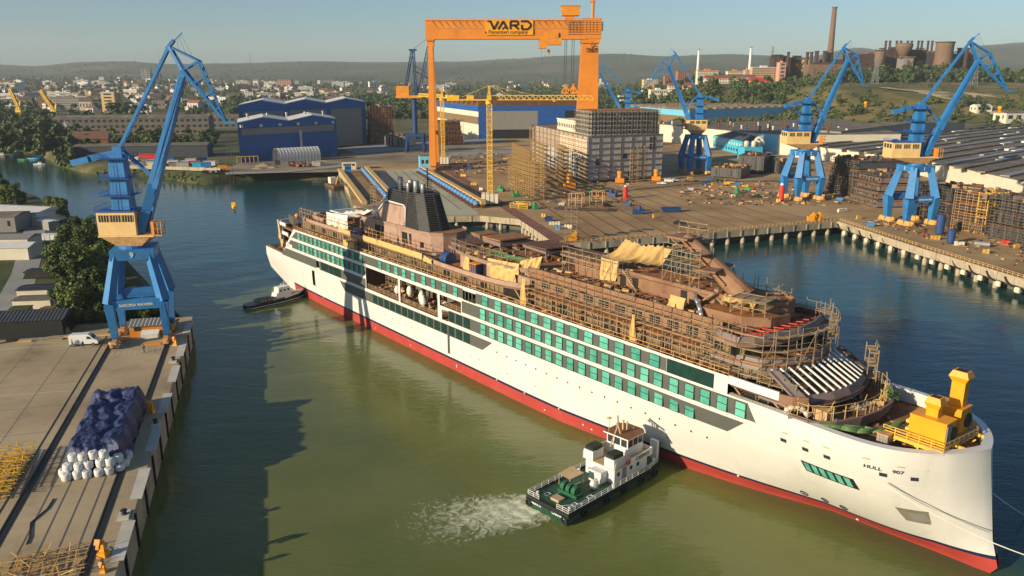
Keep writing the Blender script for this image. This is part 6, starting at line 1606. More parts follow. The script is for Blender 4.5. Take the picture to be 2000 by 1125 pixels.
def tree(label,loc,k,sc,group=None):
    t = thing("tree",label,"tree",loc,rnd.uniform(0,6.28),group,sc)
    for nm,me in (("crown",near_crowns[k % 3]),("trunk",near_trunks[k % 3])): o = bpy.data.objects.new(nm,me); COL.objects.link(o); o.parent = t
    return t
for i,(u,v,sc,lab) in enumerate(((150,632,1.15,"large bushy tree just behind the quay, next to the dark shed"),(188,612,1.05,"leafy tree left of the nearest crane's left legs"),(215,628,.8,"low tree behind the left foot of the nearest crane"),(262,616,.72,"bush seen between the legs of the nearest crane"),(290,622,.55,"small bush behind the orange cabin"),(150,572,1.15,"tree in the middle of the clump left of the crane"),(192,560,1.2,"tall tree directly behind the crane's left legs"),(120,540,.95,"tree beside the stack of black pipes"),(175,520,1.1,"tall dark tree below the cab of the nearest crane"),(212,520,.9,"tree at the water's edge behind the crane"),(150,470,.8,"tree by the pale wrapped pallets"),(182,478,.85,"tree at the bank right of the wrapped pallets"),(118,428,.95,"round tree standing out over the river behind the containers"),(98,418,.7,"smaller tree left of the round tree by the river"),(36,404,.9,"tree behind the long white shed on the left"),(14,400,.95,"tree on the river bank at the left edge"),(-4,392,1.25,"tallest tree on the left edge by the river"),(232,575,.6,"bush at the waterside behind the crane's legs"),(128,606,.8,"bushy tree right of the white bunker"),(168,545,1.05,"dense tree between pipe stack and crane"),(135,500,.9,"tree at the right side of the road"))):
    tree(lab,G(u,v,LZ),i,sc)
for i,(x,lab) in enumerate(((-70,"tree"),)): pass
# ---------------------------------------------------------------- on board: scaffolds, covers, machinery
SSG = "scaffolds on the ship"
sm,pk = M["scaffold_metal"],M["plank"]
def ws(L): return [W2(*p) for p in L]
scaffold("long scaffold wall along the near side of the ship's forward house",ws([(97,-9.6,19.5),(143,-9.6,19.8)]),7.4,2.0,1.3,.04,sm,SSG,step=2.0,pl=pk)
scaffold("scaffold around the curved wheelhouse front of the ship",ws([(p[0] + .6,p[1] * 1.04,22.7) for p in t2]),4.8,2.2,1.0,.04,sm,SSG,step=2.4)
scaffold("scaffold on the tier below the ship's wheelhouse",ws([(p[0] + .5,p[1] * 1.03,18.95) for p in t2[1:5]]),4.0,2.0,1.0,.04,sm,SSG,step=2.4)
scaffold("scaffold at the near corner of the ship's wheelhouse",ws([(141.5,-10.6,19.8),(147,-10.8,19.8)]),7.5,1.9,1.6,.04,sm,SSG,step=1.6)
scaffold("tall scaffold on the far shoulder of the ship's wheelhouse",ws([(150.5,10.4,19),(149,12.2,19)]),8.5,2.0,1.2,.06,sm,SSG,step=1.6)
scaffold("scaffold platform hanging at the far end of the ship's glass roof",ws([(159.5,8.6,17),(157.5,11.4,17)]),6.2,2.0,1.3,.06,sm,SSG,step=1.7)
scaffold("scaffold around the foot of the ship's mast",ws([(126,-2.2,29.3),(134,-2.4,29.3)]),5.8,1.9,3.2,.05,sm,SSG,step=2.2)
scaffold("scaffold tower behind the ship's mast",ws([(124,4,29.3),(130,4.4,29.3)]),8.8,2.1,2.4,.05,sm,SSG,step=2.0)
scaffold("scaffold on the lounge roof beside the yellow tarpaulin",ws([(101,-2.6,26.3),(116,-2.6,26.3)]),4.4,2.0,1.2,.05,sm,SSG,step=2.0)
scaffold("scaffold handrail along the aft deck of the ship",ws([(-6,-9.8,23.4),(60,-9.9,23.4)]),1.8,1.6,.6,.045,M["rust_tan"],SSG,step=2.0,planks=False)
scaffold("scaffold inside the long promenade opening aft",ws([(22,-8.6,19.5),(64,-8.6,19.7)]),3.0,1.5,1.0,.05,sm,SSG,step=2.2)
scaffold("scaffold on the stern deck of the ship",ws([(-19,-7.6,16.6),(-12,-9.4,16.6)]),4.6,1.5,1.2,.05,sm,SSG,step=1.8)
scaffold("scaffold tower on the far side of the ship's stern",ws([(-1.5,11.4,23),(1.5,11.6,23)]),9.5,2.0,1.5,.05,sm,SSG,step=1.5)
scaffold("scaffold in the opening of the ship's side, aft end",ws([(38,-6.6,10.7),(44,-6.6,10.7)]),5.2,1.4,1.8,.05,sm,SSG,step=1.6)
scaffold("scaffold on the fore deck in front of the ship's lounge",ws([(151,-9.4,16.8),(157,-9.0,16.8)]),4.6,1.8,1.4,.05,sm,SSG,step=1.8)
scaffold("scaffold handrail round the ship's fore deck bulwark",ws([(p[0] - .7,p[1] * .93,16.8) for p in t4]),1.9,1.8,.5,.05,M["tarp_yellow"],SSG,step=1.9,planks=False)
scaffold("scaffold around the ship's lounge amidships",ws([(72,-8.9,26.3),(79,-9.9,26.3),(92,-9.2,26.3)]),1.9,1.8,.6,.045,sm,SSG,step=2.0,planks=False)
scaffold("scaffold on top of the ship's forward house, far side",ws([(104,8.8,26.2),(144,8.8,26.2)]),3.4,1.8,1.0,.05,sm,SSG,step=2.4,planks=False)
scaffold("scaffold planks over the ship's bridge roof",ws([(142,-4.6,27.8),(147.5,-3.6,27.8)]),2.4,1.2,4.5,.05,sm,SSG,step=1.6)
scaffold("scaffold beside the ship's dark aft house",ws([(8,.4,22.8),(24,.4,22.8)]),4.0,1.9,1.2,.05,sm,SSG,step=2.2)

def drape(label,pts,name="tarpaulin",cat="tarp",m=None,sag=.5,nu=26,nv=8,fold=.18,fr=5.0):
    """cloth between an upper and a lower edge (ship frame) with sag and folds"""
    (a,b),(c,d) = [[Vector(p) for p in q] for q in pts]
    def fn(u,v):
        p = (a * (1 - u) + b * u) * (1 - v) + (c * (1 - u) + d * u) * v
        n_ = (b - a).cross(c - a).normalized()
        p = p + n_ * (fold * math.sin(u * fr * 6.28 + 2.2 * v) * (.3 + .7 * v) + fold * .7 * math.sin(u * fr * 3.1 + 7 * v)) - Vector((0,0,sag * math.sin(math.pi * v) * (1 + .5 * math.sin(u * 9))))
        return W2(*p)
    mb = MB(); mb.grid(fn,nu,nv); o = single(name,mb,m or M["tarp_yellow"],label,cat,"covers on the ship",smooth=True); return o
drape("big ochre tarpaulin over the ship's forward top house, aft part",(((110,-1.6,30.4),(116.6,-1.6,30.6)),((111,4.5,33.2),(116.8,4.5,32.6))),sag=.8)
drape("big ochre tarpaulin over the ship's forward top house, fore part",(((117,-1.6,31),(123.5,-1.2,31.2)),((116.6,4.6,33.0),(122.5,4.6,33.6))),sag=.9)
drape("ochre cloth hanging down the side of the ship's top house",(((111,-2.0,30.6),(115.5,-2.0,30.6)),((111.2,-2.6,26.6),(115.2,-2.5,27.0))),sag=.1)
drape("narrow ochre curtain hanging on the lounge wall amidships",(((77.6,-9.2,26.8),(79.2,-9.3,26.8)),((77.0,-9.8,22.9),(79.6,-9.9,22.9))),sag=.05,nu=14,fr=3)
drape("tall brown curtain hanging at the aft end of the forward house",(((97.4,-9.9,25.2),(98.4,-9.9,25.2)),((97,-10.1,19.7),(98.8,-10.1,19.7))),sag=.03,nu=14,fr=3)
drape("tall brown curtain hanging at the middle of the forward house",(((126.6,-9.9,24.8),(127.2,-9.9,24.8)),((126.2,-10.1,19.9),(127.6,-10.1,19.9))),sag=.03,nu=14,fr=3)
drape("wrinkled ochre tarpaulin along the edge of the lounge roof",(((86,-9.7,27.2),(95,-8.6,27.4)),((86,-9.9,25.7),(95,-9.0,25.2))),sag=.25)
drape("ochre cloth closing an opening in the lounge wall",(((86.4,-9.4,25.6),(93.5,-8.4,25.6)),((86.4,-9.4,23),(93.5,-8.4,23))),sag=.05)
drape("ochre cloth heaped at the corner of the lounge roof",(((94.4,-7.9,27.8),(98,-5.2,29)),((94.6,-8.6,25.8),(98.4,-6.6,26.4))),sag=.2)
drape("small ochre tarpaulin on the mid part of the top deck",(((131.4,-6.2,28.6),(134.6,-6.2,28.6)),((131.4,-7.2,26.4),(134.6,-7.2,26.6))),sag=.2,nu=16)
drape("crumpled ochre tarpaulin on the ship's bridge house",(((139,-4.6,29.2),(145,-4.2,28.9)),((138.6,-1.5,29.3),(144.5,-1,29.8))),sag=.7)
drape("long ochre sheet fixed along the aft bulwark of the ship",(((34,-10.5,24.1),(62,-10.4,24.1)),((34,-10.6,23.1),(62,-10.5,23.1))),sag=.04,nu=60,nv=4,fr=14,fold=.08)
drape("torn ochre sheet flapping at the end of the aft bulwark",(((63,-10.7,23.9),(67,-11.0,23.6)),((63,-10.9,22.8),(67,-11.3,22.6))),sag=.1,nu=18)
drape("creamy white tent cloth on the ship's aft deck, near face",(((9.4,-8.6,26.6),(21.6,-8.2,27.2)),((9.4,-8.7,22.8),(21.2,-8.5,23.0))),m=M["tarp_white"],sag=.1,name="tent_cloth",cat="tent")
drape("creamy white tent cloth on the ship's aft deck, sloping top",(((9.4,-8.6,26.6),(21.6,-8.2,27.2)),((10,-2.5,26.2),(24,-1.8,28.4))),m=M["tarp_white"],sag=.9,name="tent_cloth",cat="tent")
for s,y,h,k in ((47.2,-8.6,2.6,0),(50.5,-7.0,3.0,1),(57.6,-8.0,3.4,2),(60.2,-9.2,3.0,3),(66.4,-7.4,2.6,4),(54.8,-6.2,2.2,5)):
    mb = MB(); rr = random.Random(k); mb.ball((0,0,h * .5),h * .5,0,(.62,.55,1.0),10,.16,rr); p = W2(s,y,10.7)
    single("wrapped_machine",mb,M["tarp_white"],"pale wrapped machine on the open side deck, " + ["farthest aft","second from aft","tallest one","right at the deck edge","nearest the fore post","small one in the shade"][k],"machine",None,p,k * .7,True)
rr = random.Random(21)
def junk(label,s0,s1,y0,y1,z,n,mats,size=(.4,1.6),cat="material",name="building_material",flat=.35):
    mb = MB()
    for k in range(n):
        s,y = rr.uniform(s0,s1),rr.uniform(y0,y1); a,b,c_ = rr.uniform(*size),rr.uniform(*size) * .5,rr.uniform(.1,flat)
        p = W2(s,y,z); mb.box((p.x,p.y,p.z + c_ / 2 + .01),(a,b,c_),rr.uniform(0,3.1),rr.randrange(len(mats)))
    single(name,mb,mats,label,cat,None,kind="stuff")
JM = [M["plank"],M["rust_dark"],M["steel"],M["primer"],M["tarp_yellow"],M["rust_deck"]]
junk("scattered planks and steel on the open side deck of the ship",37,69,-10.2,-4.5,10.72,90,JM,flat=.9)
junk("scattered planks on the ship's long promenade, aft half",-4,60,-10.4,-9.8,19.75,60,JM)
junk("scattered material along the ship's promenade, forward half",66,146,-10.4,-9.4,19.95,80,JM)
junk("loose material on the roof of the ship's forward house",98,142,-6.8,-2.6,26.4,60,JM)
junk("loose plates and planks on the roof of the ship's top house",105,146,-1.2,7,29.25,45,JM)
junk("loose material on the aft deck beside the funnel house",-2,66,-9.6,-5.8,22.75,90,JM,flat=.8)
junk("loose material on the ship's fore deck under the glass roof",149,162.5,-8.5,8.5,16.75,80,JM,flat=.6)
junk("loose material on the deck in front of the wheelhouse",145,152.5,-9,8,22.72,40,JM)
junk("loose material on the mooring deck at the stern",-30.5,-18.5,-9.4,9.4,9.72,50,JM,flat=1.0)
junk("loose material on the lounge roof amidships",72,97,-7.6,6,26.3,60,JM,flat=.7)
junk("loose material on the ship's bow deck",163,176,-4.5,4.5,15.46,16,JM)
mb = MB()
for k in range(9): p0,p1 = W2(144.6 + .0 * k,-7.4 + 1.4 * k,25.8),W2(149.6 - .02 * (k - 5) ** 2,-8.4 + 1.75 * k,26.4); mb.bar(p0,p1,.16)
single("deck_beams",mb,M["red"],"row of small red primed beams lying on the ship's bridge roof","beams","loose material on the ship's decks")
mb = MB(); mb.path(ws([(133,-1.9,28.2),(134.4,-3.6,28.3),(136.2,-5.0,27.9),(137.6,-6.2,27.3),(138.2,-6.6,26.4)]),.36,8)
single("foil_duct",mb,mat("foil",(.7,.7,.7),.25,.3,3,.8),"silver foil duct hose lying across the ship's top deck","hose",None,smooth=True)
for k in range(2):
    mb = MB(); p = W2(5.6 + 19 * k if k else 3,-6.8,22.75)
for s,y,z,r,lab in ((26.5,-7.6,23.4,1.1,"blue drum lying on the ship's aft deck by the white tent"),(68.4,-7.6,23.5,1.5,"large blue drum lying beside the lounge amidships"),(-.5,-6.5,23.6,1.3,"grey blue tank on the ship's stern deck")):
    a,b = W2(s - 1.2,y,z + .2),W2(s + 1.2,y,z + .2); mb = MB(); mb.tube(a,b,r,14); single("drum",mb,M["blue_box"] if "grey" not in lab else M["steel"],lab,"drum",None,smooth=False)
mb = MB(); mb.ball((0,0,0),.85,0,(1,1,1),12); single("marker_buoy",mb,M["orange"],"orange ball at the stern corner of the ship","buoy",None,W2(-17.4,-5.6,21.6),smooth=True)
t = thing("stern_davit","tan painted davit standing up at the very stern of the ship","davit",W2(-27.5,-6.5,9.7),SRZ)
mb = MB(); mb.bar((0,0,0),(-1.2,0,5),1.0,1.4); mb.bar((-1.2,0,5),(-2.6,0,9.2),1.2,1.5,0,.8); mb.build("arm",M["tan_cloth"],t)
mb = MB(); mb.tube((-.5,-.9,4.2),(-.5,.9,4.2),1.1,12); mb.tube((.6,-.7,2.6),(.6,.7,2.6),.9,12); mb.build("sheave",M["tan_cloth"],t)
for s,lab in ((24.6,"yellow timber pack on the promenade deck, aft one"),(28.0,"yellow timber pack on the promenade deck, fore one")):
    mb = MB()
    for k in range(4): mb.box((0,0,.25 + .42 * k),(2.7,1.1,.36),0,0)
    single("timber_pack",mb,M["tarp_yellow"],lab,"timber",None,W2(s,-10.2,19.6),SRZ)
def cube_thing(name,label,cat,s,y,z,d,m,extra=None):
    t = thing(name,label,cat,W2(s,y,z),SRZ); mb = MB(); mb.box((0,0,d[2] / 2),d); mb.build("body",m,t); mb = MB(); mb.box((0,0,d[2] + .06),(d[0] + .14,d[1] + .14,.12)); mb.build("lid",extra or m,t); mb = MB()
    for k in (-1,0,1): mb.bar((k * d[0] * .3,-d[1] / 2 - .03,.1),(k * d[0] * .3,-d[1] / 2 - .03,d[2]),.08)
    mb.build("frame",extra or m,t); return t
cube_thing("site_box","blue box with orange lid in front of the lounge wall","box",82.2,-9.9,22.75,(2.4,1.6,2.6),M["blue_box"],M["orange"])
cube_thing("site_box","rusty grey switch box on the ship's bow deck","box",168.6,-6.0,15.45,(1.5,1.3,2.1),M["steel"],M["rust_tan"])
cube_thing("compressor","tan compressor with rusty lid on the ship's fore deck","compressor",160.5,-7.6,16.75,(2.2,1.5,1.9),M["tan_cloth"],M["rust_tan"])
mb = MB(); mb.path(ws([(156.4,-10.0,16.9),(156.6,-9.9,18.2),(157.6,-9.5,18.7),(158.8,-9.2,18.3),(159.4,-9.1,17.6)]),.42,10); single("duct_hose",mb,M["concrete_pale"],"thick pale air duct on the ship's fore deck near the hull edge","hose",None,smooth=True)
# orange ventilation units on a yellow staging over the bow deck
def vent_unit(label,s,y,z,d,st,cap,panel):
    t = thing("ventilation_unit",label,"ventilation unit",W2(s,y,z),SRZ); am = M["amber"]
    mb = MB(); mb.box((0,0,d[2] / 2),d); mb.box((0,0,d[2] + .05),(d[0] + .15,d[1] + .15,.12)); mb.build("casing",am,t)
    mb = MB(); mb.box((st[0],st[1],d[2] + st[3] / 2),(st[2],st[2] * .8,st[3])); mb.add([(st[0] - st[2] * .5,st[1] - st[2] * .4,d[2] + st[3]),(st[0] + st[2] * .5,st[1] - st[2] * .4,d[2] + st[3]),(st[0] + st[2] * .5,st[1] + st[2] * .4,d[2] + st[3]),(st[0] - st[2] * .5,st[1] + st[2] * .4,d[2] + st[3]),(st[0] - cap,st[1] - cap * .8,d[2] + st[3] + .7),(st[0] + cap,st[1] - cap * .8,d[2] + st[3] + .7),(st[0] + cap,st[1] + cap * .8,d[2] + st[3] + .7),(st[0] - cap,st[1] + cap * .8,d[2] + st[3] + .7),],[(0,1,5,4),(1,2,6,5),(2,3,7,6),(3,0,4,7)])
    mb.box((st[0],st[1],d[2] + st[3] + 1.1),(cap * 2,cap * 1.6,.8),0,0,.72); mb.build("stack",am,t)
    mb = MB(); mb.box((st[0],st[1],d[2] + st[3] + 1.52),(cap * 1.1,cap * .9,.04)); mb.build("outlet",M["black"],t)
    if panel:
        mb = MB(); mb.box((d[0] / 2 + .06,-d[1] * .22,d[2] * .48),(.12,d[1] * .45,d[2] * .85)); mb.build("control_panel",M["hall_grey"],t)
    mb = MB(); mb.tube((d[0] / 2,d[1] * .26,d[2] * .45),(d[0] / 2 + .15,d[1] * .26,d[2] * .45),d[2] * .3,14); mb.build("fan_grille",M["black"],t)
    for k in range(6): mb = MB(); mb.tube((-d[0] / 2 - .5,-d[1] * .36 + .62 * (k % 3),.8 + 1.1 * (k // 3)),(-d[0] / 2,-d[1] * .36 + .62 * (k % 3),.8 + 1.1 * (k // 3)),.27,8); mb.build("hose_socket",M["yellow"],t)
vent_unit("orange ventilation unit with short stack and grey panel on the bow, nearer one",173.0,-2.8,17.5,(4.6,2.8,3.1),(-.1,.2,1.5,1.2),1.05,True)
vent_unit("orange ventilation unit with a tall stack on the bow, farther one",172.6,2.6,17.5,(4.4,3.0,3.4),(.9,.2,1.7,3.4),1.25,False)
t = thing("staging","yellow steel staging with railings carrying the orange units on the bow","platform",W2(172.0,-1.0,15.4),SRZ)
mb = MB(); mb.bx(-4,3.8,-4.4,-4.1,1.6,2.0); mb.bx(-4,5,-.9,-.6,1.6,2.0); mb.bx(-4,5,4.9,5.2,1.6,2.0)
for x in (-3.6,0.2,3.4): mb.bx(x,x + .3,-4.4,5.2,1.45,1.6)
mb.build("beam",M["yellow"],t)
mb = MB(); mb.bx(-3.8,3.7,-4.3,5.1,2.0,2.06); mb.build("grating",M["tarp_yellow"],t)
for x,y in ((-3.6,-4.2),(.6,-4.2),(2.2,-4.2),(-3.6,5),(.6,5),(3,4)): mb = MB(); mb.bar((x,y,0.06),(x,y,1.6),.25); mb.bar((x,y,.1),(x + 1.3,y,1.5),.16); mb.build("leg",M["yellow"],t)
railing("railing",[(3.8,-4.3,2.0),(4.4,4,2.0),(2.6,6.6,2.0)],1.1,1.2,.05,M["tarp_yellow"],t)
railing("railing",[(-4,-4.3,2.0),(3.8,-4.3,2.0)],1.1,1.5,.05,M["yellow"],t)
mb = MB(); rr2 = random.Random(4)
for k in range(10):
    o1,o2 = rr2.uniform(-.7,.7),rr2.uniform(-.5,.5)
    mb.path(ws([(169.4,-4.5 + .25 * k,18.4 + .12 * (k % 4)),(168.2,-5.2 + .25 * k,18.0),(167.2,-6.6 + .2 * k,17.3),(166,-8 + .15 * k + o2,17.5 + .1 * (k % 3)),(164.2,-9.2 + .1 * k,17.55 + .12 * (k % 3)),(162.4 + o1,-9.9 + .1 * k,17.6),(160.5 + o1,-10.3 + .08 * k,17.45)]),.17,6)
single("hose_bundle",mb,M["hose_green"],"thick bundle of green air hoses running over the bow bulwark to the orange units","hoses",None,smooth=True)
mb = MB()
for k in range(14): a_ = rr2.uniform(0,6.28); mb.path(ws([(162.5 + math.cos(a_),6.5 + math.sin(a_),18.2 + rr2.uniform(-.5,.8)),(163.0 + math.cos(a_ + 1.2),6.8 + math.sin(a_ + 1.2),18.0 + rr2.uniform(-.5,.8)),(163.2 + math.cos(a_ + 2.4),6.6 + math.sin(a_ + 2.4),17.5)]),.14,5)
single("hose_coil",mb,M["hose_green"],"tangle of green hoses hung on the far railing of the fore deck","hoses")
mb = MB()
for k in range(6): mb.path(ws([(78,-4 + .5 * k,26.5),(84,-5.2 + .5 * k,26.5),(92,-4.4 + .5 * k,26.55)]),.14,5)
single("hose_bundle",mb,M["hose_green"],"green hoses lying along the lounge roof amidships","hoses")
# mooring lines
def rope(label,p,q,sag,r=.06,m=None):
    p,q = Vector(p),Vector(q); pts = [p + (q - p) * (k / 14) - Vector((0,0,sag * 4 * (k / 14) * (1 - k / 14))) for k in range(15)]
    mb = MB(); mb.path(pts,r,5); return single("mooring_rope",mb,m or M["tarp_white"],label,"rope")
pa = W2(170.9,-hb(170.9,12.6) - .1,12.6)
rope("thick mooring rope from the hull side running down past the bow, lower one",pa,AY(2080,1108,84),1.2,.07)
rope("thin grey mooring rope from the hull side to the stem, upper one",pa + Vector((.2,0,.1)),W2(180.2,-.25,6.3),.3,.045)
rope("mooring rope from the stem going off to the right",W2(178.9,.4,12.2),AY(2080,1040,120),.9,.07)

# ---------------------------------------------------------------- tugs
def tyre(mb,p,ax,r=.55,w=.28,m=0):
    a = Vector(ax).normalized(); u = Vector((0,0,1)); x = a.cross(u).normalized()
    for i in range(10):
        t0,t1 = 6.2832 * i / 10,6.2832 * (i + 1) / 10; p0,p1 = [Vector(p) + x * (r * math.cos(t)) + u * (r * math.sin(t)) for t in (t0,t1)]; mb.tube(p0,p1,w * .6,6,m)
b0 = (G(1030,967,1.6) + G(1108,1014,1.6)) / 2; b1 = (G(1292,905,1.6) + G(1238,866,1.6)) / 2; bd = (b1 - b0); L_t = bd.length; trz = math.atan2(bd.y,bd.x)
tug = thing("tugboat","dark green tugboat with white deckhouse pushing against the cruise ship's side","tugboat",(b0.x,b0.y,0),trz)
LT,BT = L_t,4.2
M["winch_green"] = mat("winch_green",(.014,.10,.045),.5,.3,1.5); gr,dk_,wh = M["tug_green"],M["tug_deck"],M["white_paint"]
ol = [(0,-BT),(LT * .8,-BT),(LT * .93,-BT * .86),(LT,-BT * .55),(LT,BT * .55),(LT * .93,BT * .86),(LT * .8,BT),(0,BT)]
mb = MB(); mb.prism([(x,y * .94) for x,y in ol],-.8,.4); mb.prism(ol,.4,1.75,0,1); mb.build("hull",[gr,dk_],tug)
mb = MB()
for (a,b) in zip(ol,ol[1:] + ol[:1]): mb.bar((a[0],a[1],1.45),(b[0],b[1],1.45),.28,.22); mb.bar((a[0],a[1],1.9),(b[0],b[1],1.9),.14,.3)
mb.build("rubbing_strake",M["rubber"],tug)
for x in (3.5,8.8,13.0,17.5,21.0):
    for s in (-1,1): mb = MB(); tyre(mb,(x,s * (BT + .15),1.0),(0,1,0)); mb.build("tyre_fender",M["rubber"],tug)
for y in (-3.6,3.6): mb = MB(); tyre(mb,(-.15,y,.9),(1,0,0),.5); mb.build("tyre_fender",M["rubber"],tug)
for y in (-2.3,2.3): text("name_lettering","CARPATI",.62,wh,tug,face_M((-.08,y,1.22),(0,-1,0)),.03,.02)
mb = MB(); mb.bx(12.2,20.6,-2.9,2.9,1.75,4.25); mb.bx(10.6,12.4,-1.5,.9,1.75,3.6); mb.build("deckhouse",wh,tug)
mb = MB(); mb.bx(11.8,21.3,-3.3,3.3,4.25,4.4); mb.build("bridge_deck",M["tan_cloth"],tug)
mb = MB(); mb.bx(15.6,21.3,-3.42,-3.3,3.9,5.1); mb.bx(15.6,21.3,3.3,3.42,3.9,5.1); mb.bx(21.2,21.32,-3.3,3.3,3.9,5.1); mb.build("bridge_bulwark",wh,tug)
text("name_board","CARPATI",.85,M["black"],tug,face_M((18.6,-3.44,4.5),(1,0,0)),.02,.01)
for y in (-2.1,2.1):
    mb = MB(); mb.bx(11.8,14.4,y - .95,y + .95,4.4,5.9); mb.build("engine_casing",wh,tug); mb = MB(); mb.bx(12.0,14.3,y - .8,y + .8,5.9,6.5); mb.build("funnel",M["black"],tug)
mb = MB(); mb.bx(16.4,20.4,-2.1,2.1,4.4,7.6); whs = mb.build("wheelhouse",wh,tug)
mb = MB(); mb.prism([(15.9,-2.5),(20.2,-2.5),(21.1,-1.6),(21.1,1.6),(20.2,2.5),(15.9,2.5)],7.6,7.8,0,1); mb.build("wheelhouse_roof",[wh,M["brown_roof"]],tug)
for x in (17.1,18.4,19.7):
    for s in (-1,1): mb = MB(); mb.bx(x - .5,x + .5,s * 2.1 - .05,s * 2.1 + .05,6.1,7.3); mb.build("window",M["window_dark"],whs)
for y in (-1.35,0,1.35):
    for x in (16.4,20.4): mb = MB(); mb.bx(x - .05,x + .05,y - .55,y + .55,6.1,7.3); mb.build("window",M["window_dark"],whs)
mb = MB(); mb.bx(14.2,15.2,-2.97,-2.9,1.8,3.8,0); mb.build("door",M["hall_grey"],tug)
for x in (13.2,16.4,18.2): mb = MB(); mb.bx(x - .3,x + .3,-2.96,-2.9,2.8,3.4); mb.build("porthole_window",M["window_dark"],tug)
mb = MB(); mb.bar((17.2,0,7.8),(16.4,0,9.8),.45); mb.bar((15.6,1.0,5.0),(16.5,0,9.6),.16); mb.bar((15.0,-1.2,9.9),(17.9,1.2,10.1),.22,.3); mb.bar((18.6,.6,7.8),(18.6,.6,9.4),.25); mb.bar((19.0,.1,7.8),(19.0,.1,9.2),.2); mb.ball((19.6,-.6,8.2),.3); mb.bar((16.2,1.6,7.8),(16.2,1.6,10.4),.07); mb.lathe((16.2,1.6,10.2),[(.45,0),(.1,.2)],8); mb.build("mast",M["tan_cloth"],tug)
mb = MB(); a_ = [(15.4,-3.38 + 0,4.6)]; tyre(mb,(14.9,-3.45,4.75),(0,1,0),.38,.2); mb.build("lifebuoy",M["red"],tug)
railing("railing",[(.2,-1.8,1.75),(.2,-BT + .15,1.75),(LT * .8,-BT + .15,1.75),(LT * .93,-BT * .8,1.75)],1.0,1.5,.035,wh,tug)
railing("railing",[(.2,1.8,1.75),(.2,BT - .15,1.75),(LT * .8,BT - .15,1.75),(LT * .93,BT * .8,1.75)],1.0,1.5,.035,wh,tug)
railing("railing",[(11.9,-3.2,4.4),(15.6,-3.2,4.4)],1.0,1.2,.035,wh,tug); railing("railing",[(11.9,3.2,4.4),(15.6,3.2,4.4)],1.0,1.2,.035,wh,tug)
for y in (-1.9,1.9): mb = MB(); mb.bx(LT - 1.1,LT - .5,y - .7,y + .7,1.75,5.0); mb.bx(LT - .5,LT + .1,y - .6,y + .6,.3,4.4,1); mb.build("push_knee",[wh,M["rubber"]],tug)
mb = MB()
for y in (-1.1,0,1.1): mb.tube((5.2,y - .35,2.6),(5.2,y + .35,2.6),.8,14)
mb.bx(4.4,6,-1.9,1.9,1.75,2.2); mb.build("towing_winch",M["winch_green"],tug)
mb = MB(); mb.add([(5.8,.6,3.6),(8.6,.2,3.9),(8.8,3.0,3.9),(6.0,3.2,3.6),(5.8,.6,3.55),(8.6,.2,3.85),(8.8,3.0,3.85),(6.0,3.2,3.55)],[(0,1,2,3),(7,6,5,4)])
for x,y in ((5.9,.7),(8.5,.3),(8.7,2.9),(6.1,3.1)): mb.bar((x,y,1.75),(x,y,3.7),.08,None,0)
mb.build("awning",M["tan_cloth"],tug)
mb = MB(); mb.ball((9.0,-1.6,2.5),.9,0,(1,.7,.9),10,.15,random.Random(2)); mb.build("covered_gear",M["tarp_white"],tug)
for x,y in ((1.4,-3.2),(1.4,3.2),(LT - 2.2,-2.8),(LT - 2.2,2.8),(11.2,-3.5),(11.2,3.5)): mb = MB(); mb.lathe((x,y,1.75),[(.18,0),(.18,.5),(.27,.55),(.2,.65)],8); mb.build("bitt",wh,tug)
mb = MB(); mb.bx(1.8,3.2,-.7,.9,1.75,2.1); mb.build("hatch",M["tan_cloth"],tug)
mb = MB()
for x,y in ((3.2,-2.6),(6.6,-2.8),(2.6,2.3)):
    for a,b in (((-.45,-.35),(.45,-.35)),((.45,-.35),(.45,.35)),((.45,.35),(-.45,.35)),((-.45,.35),(-.45,-.35))): mb.bar((x + a[0],y + a[1],1.78),(x + b[0],y + b[1],1.78),.07)
mb.bar((2,1.4,1.77),(9,1.2,1.77),.06); mb.bar((1,-1.2,1.77),(4.4,-3.4,1.77),.06); mb.build("deck_marking",wh,tug)
# small tug at the stern
c0 = G(478,604,0); c1 = G(594,577,0); cd = c1 - c0; L2 = cd.length
tg = thing("tugboat","slim black tugboat with small white wheelhouse at the cruise ship's stern","tugboat",(c0.x,c0.y,0),math.atan2(cd.y,cd.x))
ol = [(0,-.8),(1.2,-2.0),(L2 * .6,-2.3),(L2 * .85,-1.6),(L2,-.15),(L2,.15),(L2 * .85,1.6),(L2 * .6,2.3),(1.2,2.0),(0,.8)]
shz = lambda p: 1.1 + 1.2 * (max(0,p[0] / L2 - .35)) ** 1.4
mb = MB(); mb.prism([(x,y * .85) for x,y in ol],-.5,.15); mb.prism(ol,.15,shz,0,1); mb.build("hull",[M["black"],M["steel_dark"]],tg)
mb = MB()
for a,b in zip(ol,ol[1:]): mb.bar((a[0],a[1] * 1.02,.28),(b[0],b[1] * 1.02,.28),.1,.16)
for a,b in zip(ol[2:8],ol[3:8]): mb.bar((a[0],a[1],shz(a) + .15),(b[0],b[1],shz(b) + .15),.12,.4)
mb.build("white_line",wh,tg)
mb = MB(); mb.box((L2 * .63,0,2.7),(4.6,2.8,3.2),0,0,.78); mb.box((L2 * .56,0,2.0),(3.0,3.0,1.6),0,0,.8); mb.build("wheelhouse",wh,tg)
for x in (-1.2,.1,1.3):
    for s in (-1,1): mb = MB(); mb.tube((L2 * .63 + x,s * 1.1,3.4),(L2 * .63 + x,s * 1.32,3.3),.3,10); mb.build("porthole",M["window_dark"],tg)
mb = MB(); mb.bx(L2 * .22,L2 * .44,-1.3,1.3,1.1,1.9); mb.build("aft_cabin",M["hall_grey"],tg)
mb = MB(); mb.bx(L2 * .22,L2 * .44,-1.35,1.35,1.9,2.0); mb.build("cabin_roof",M["roof_slate"],tg)
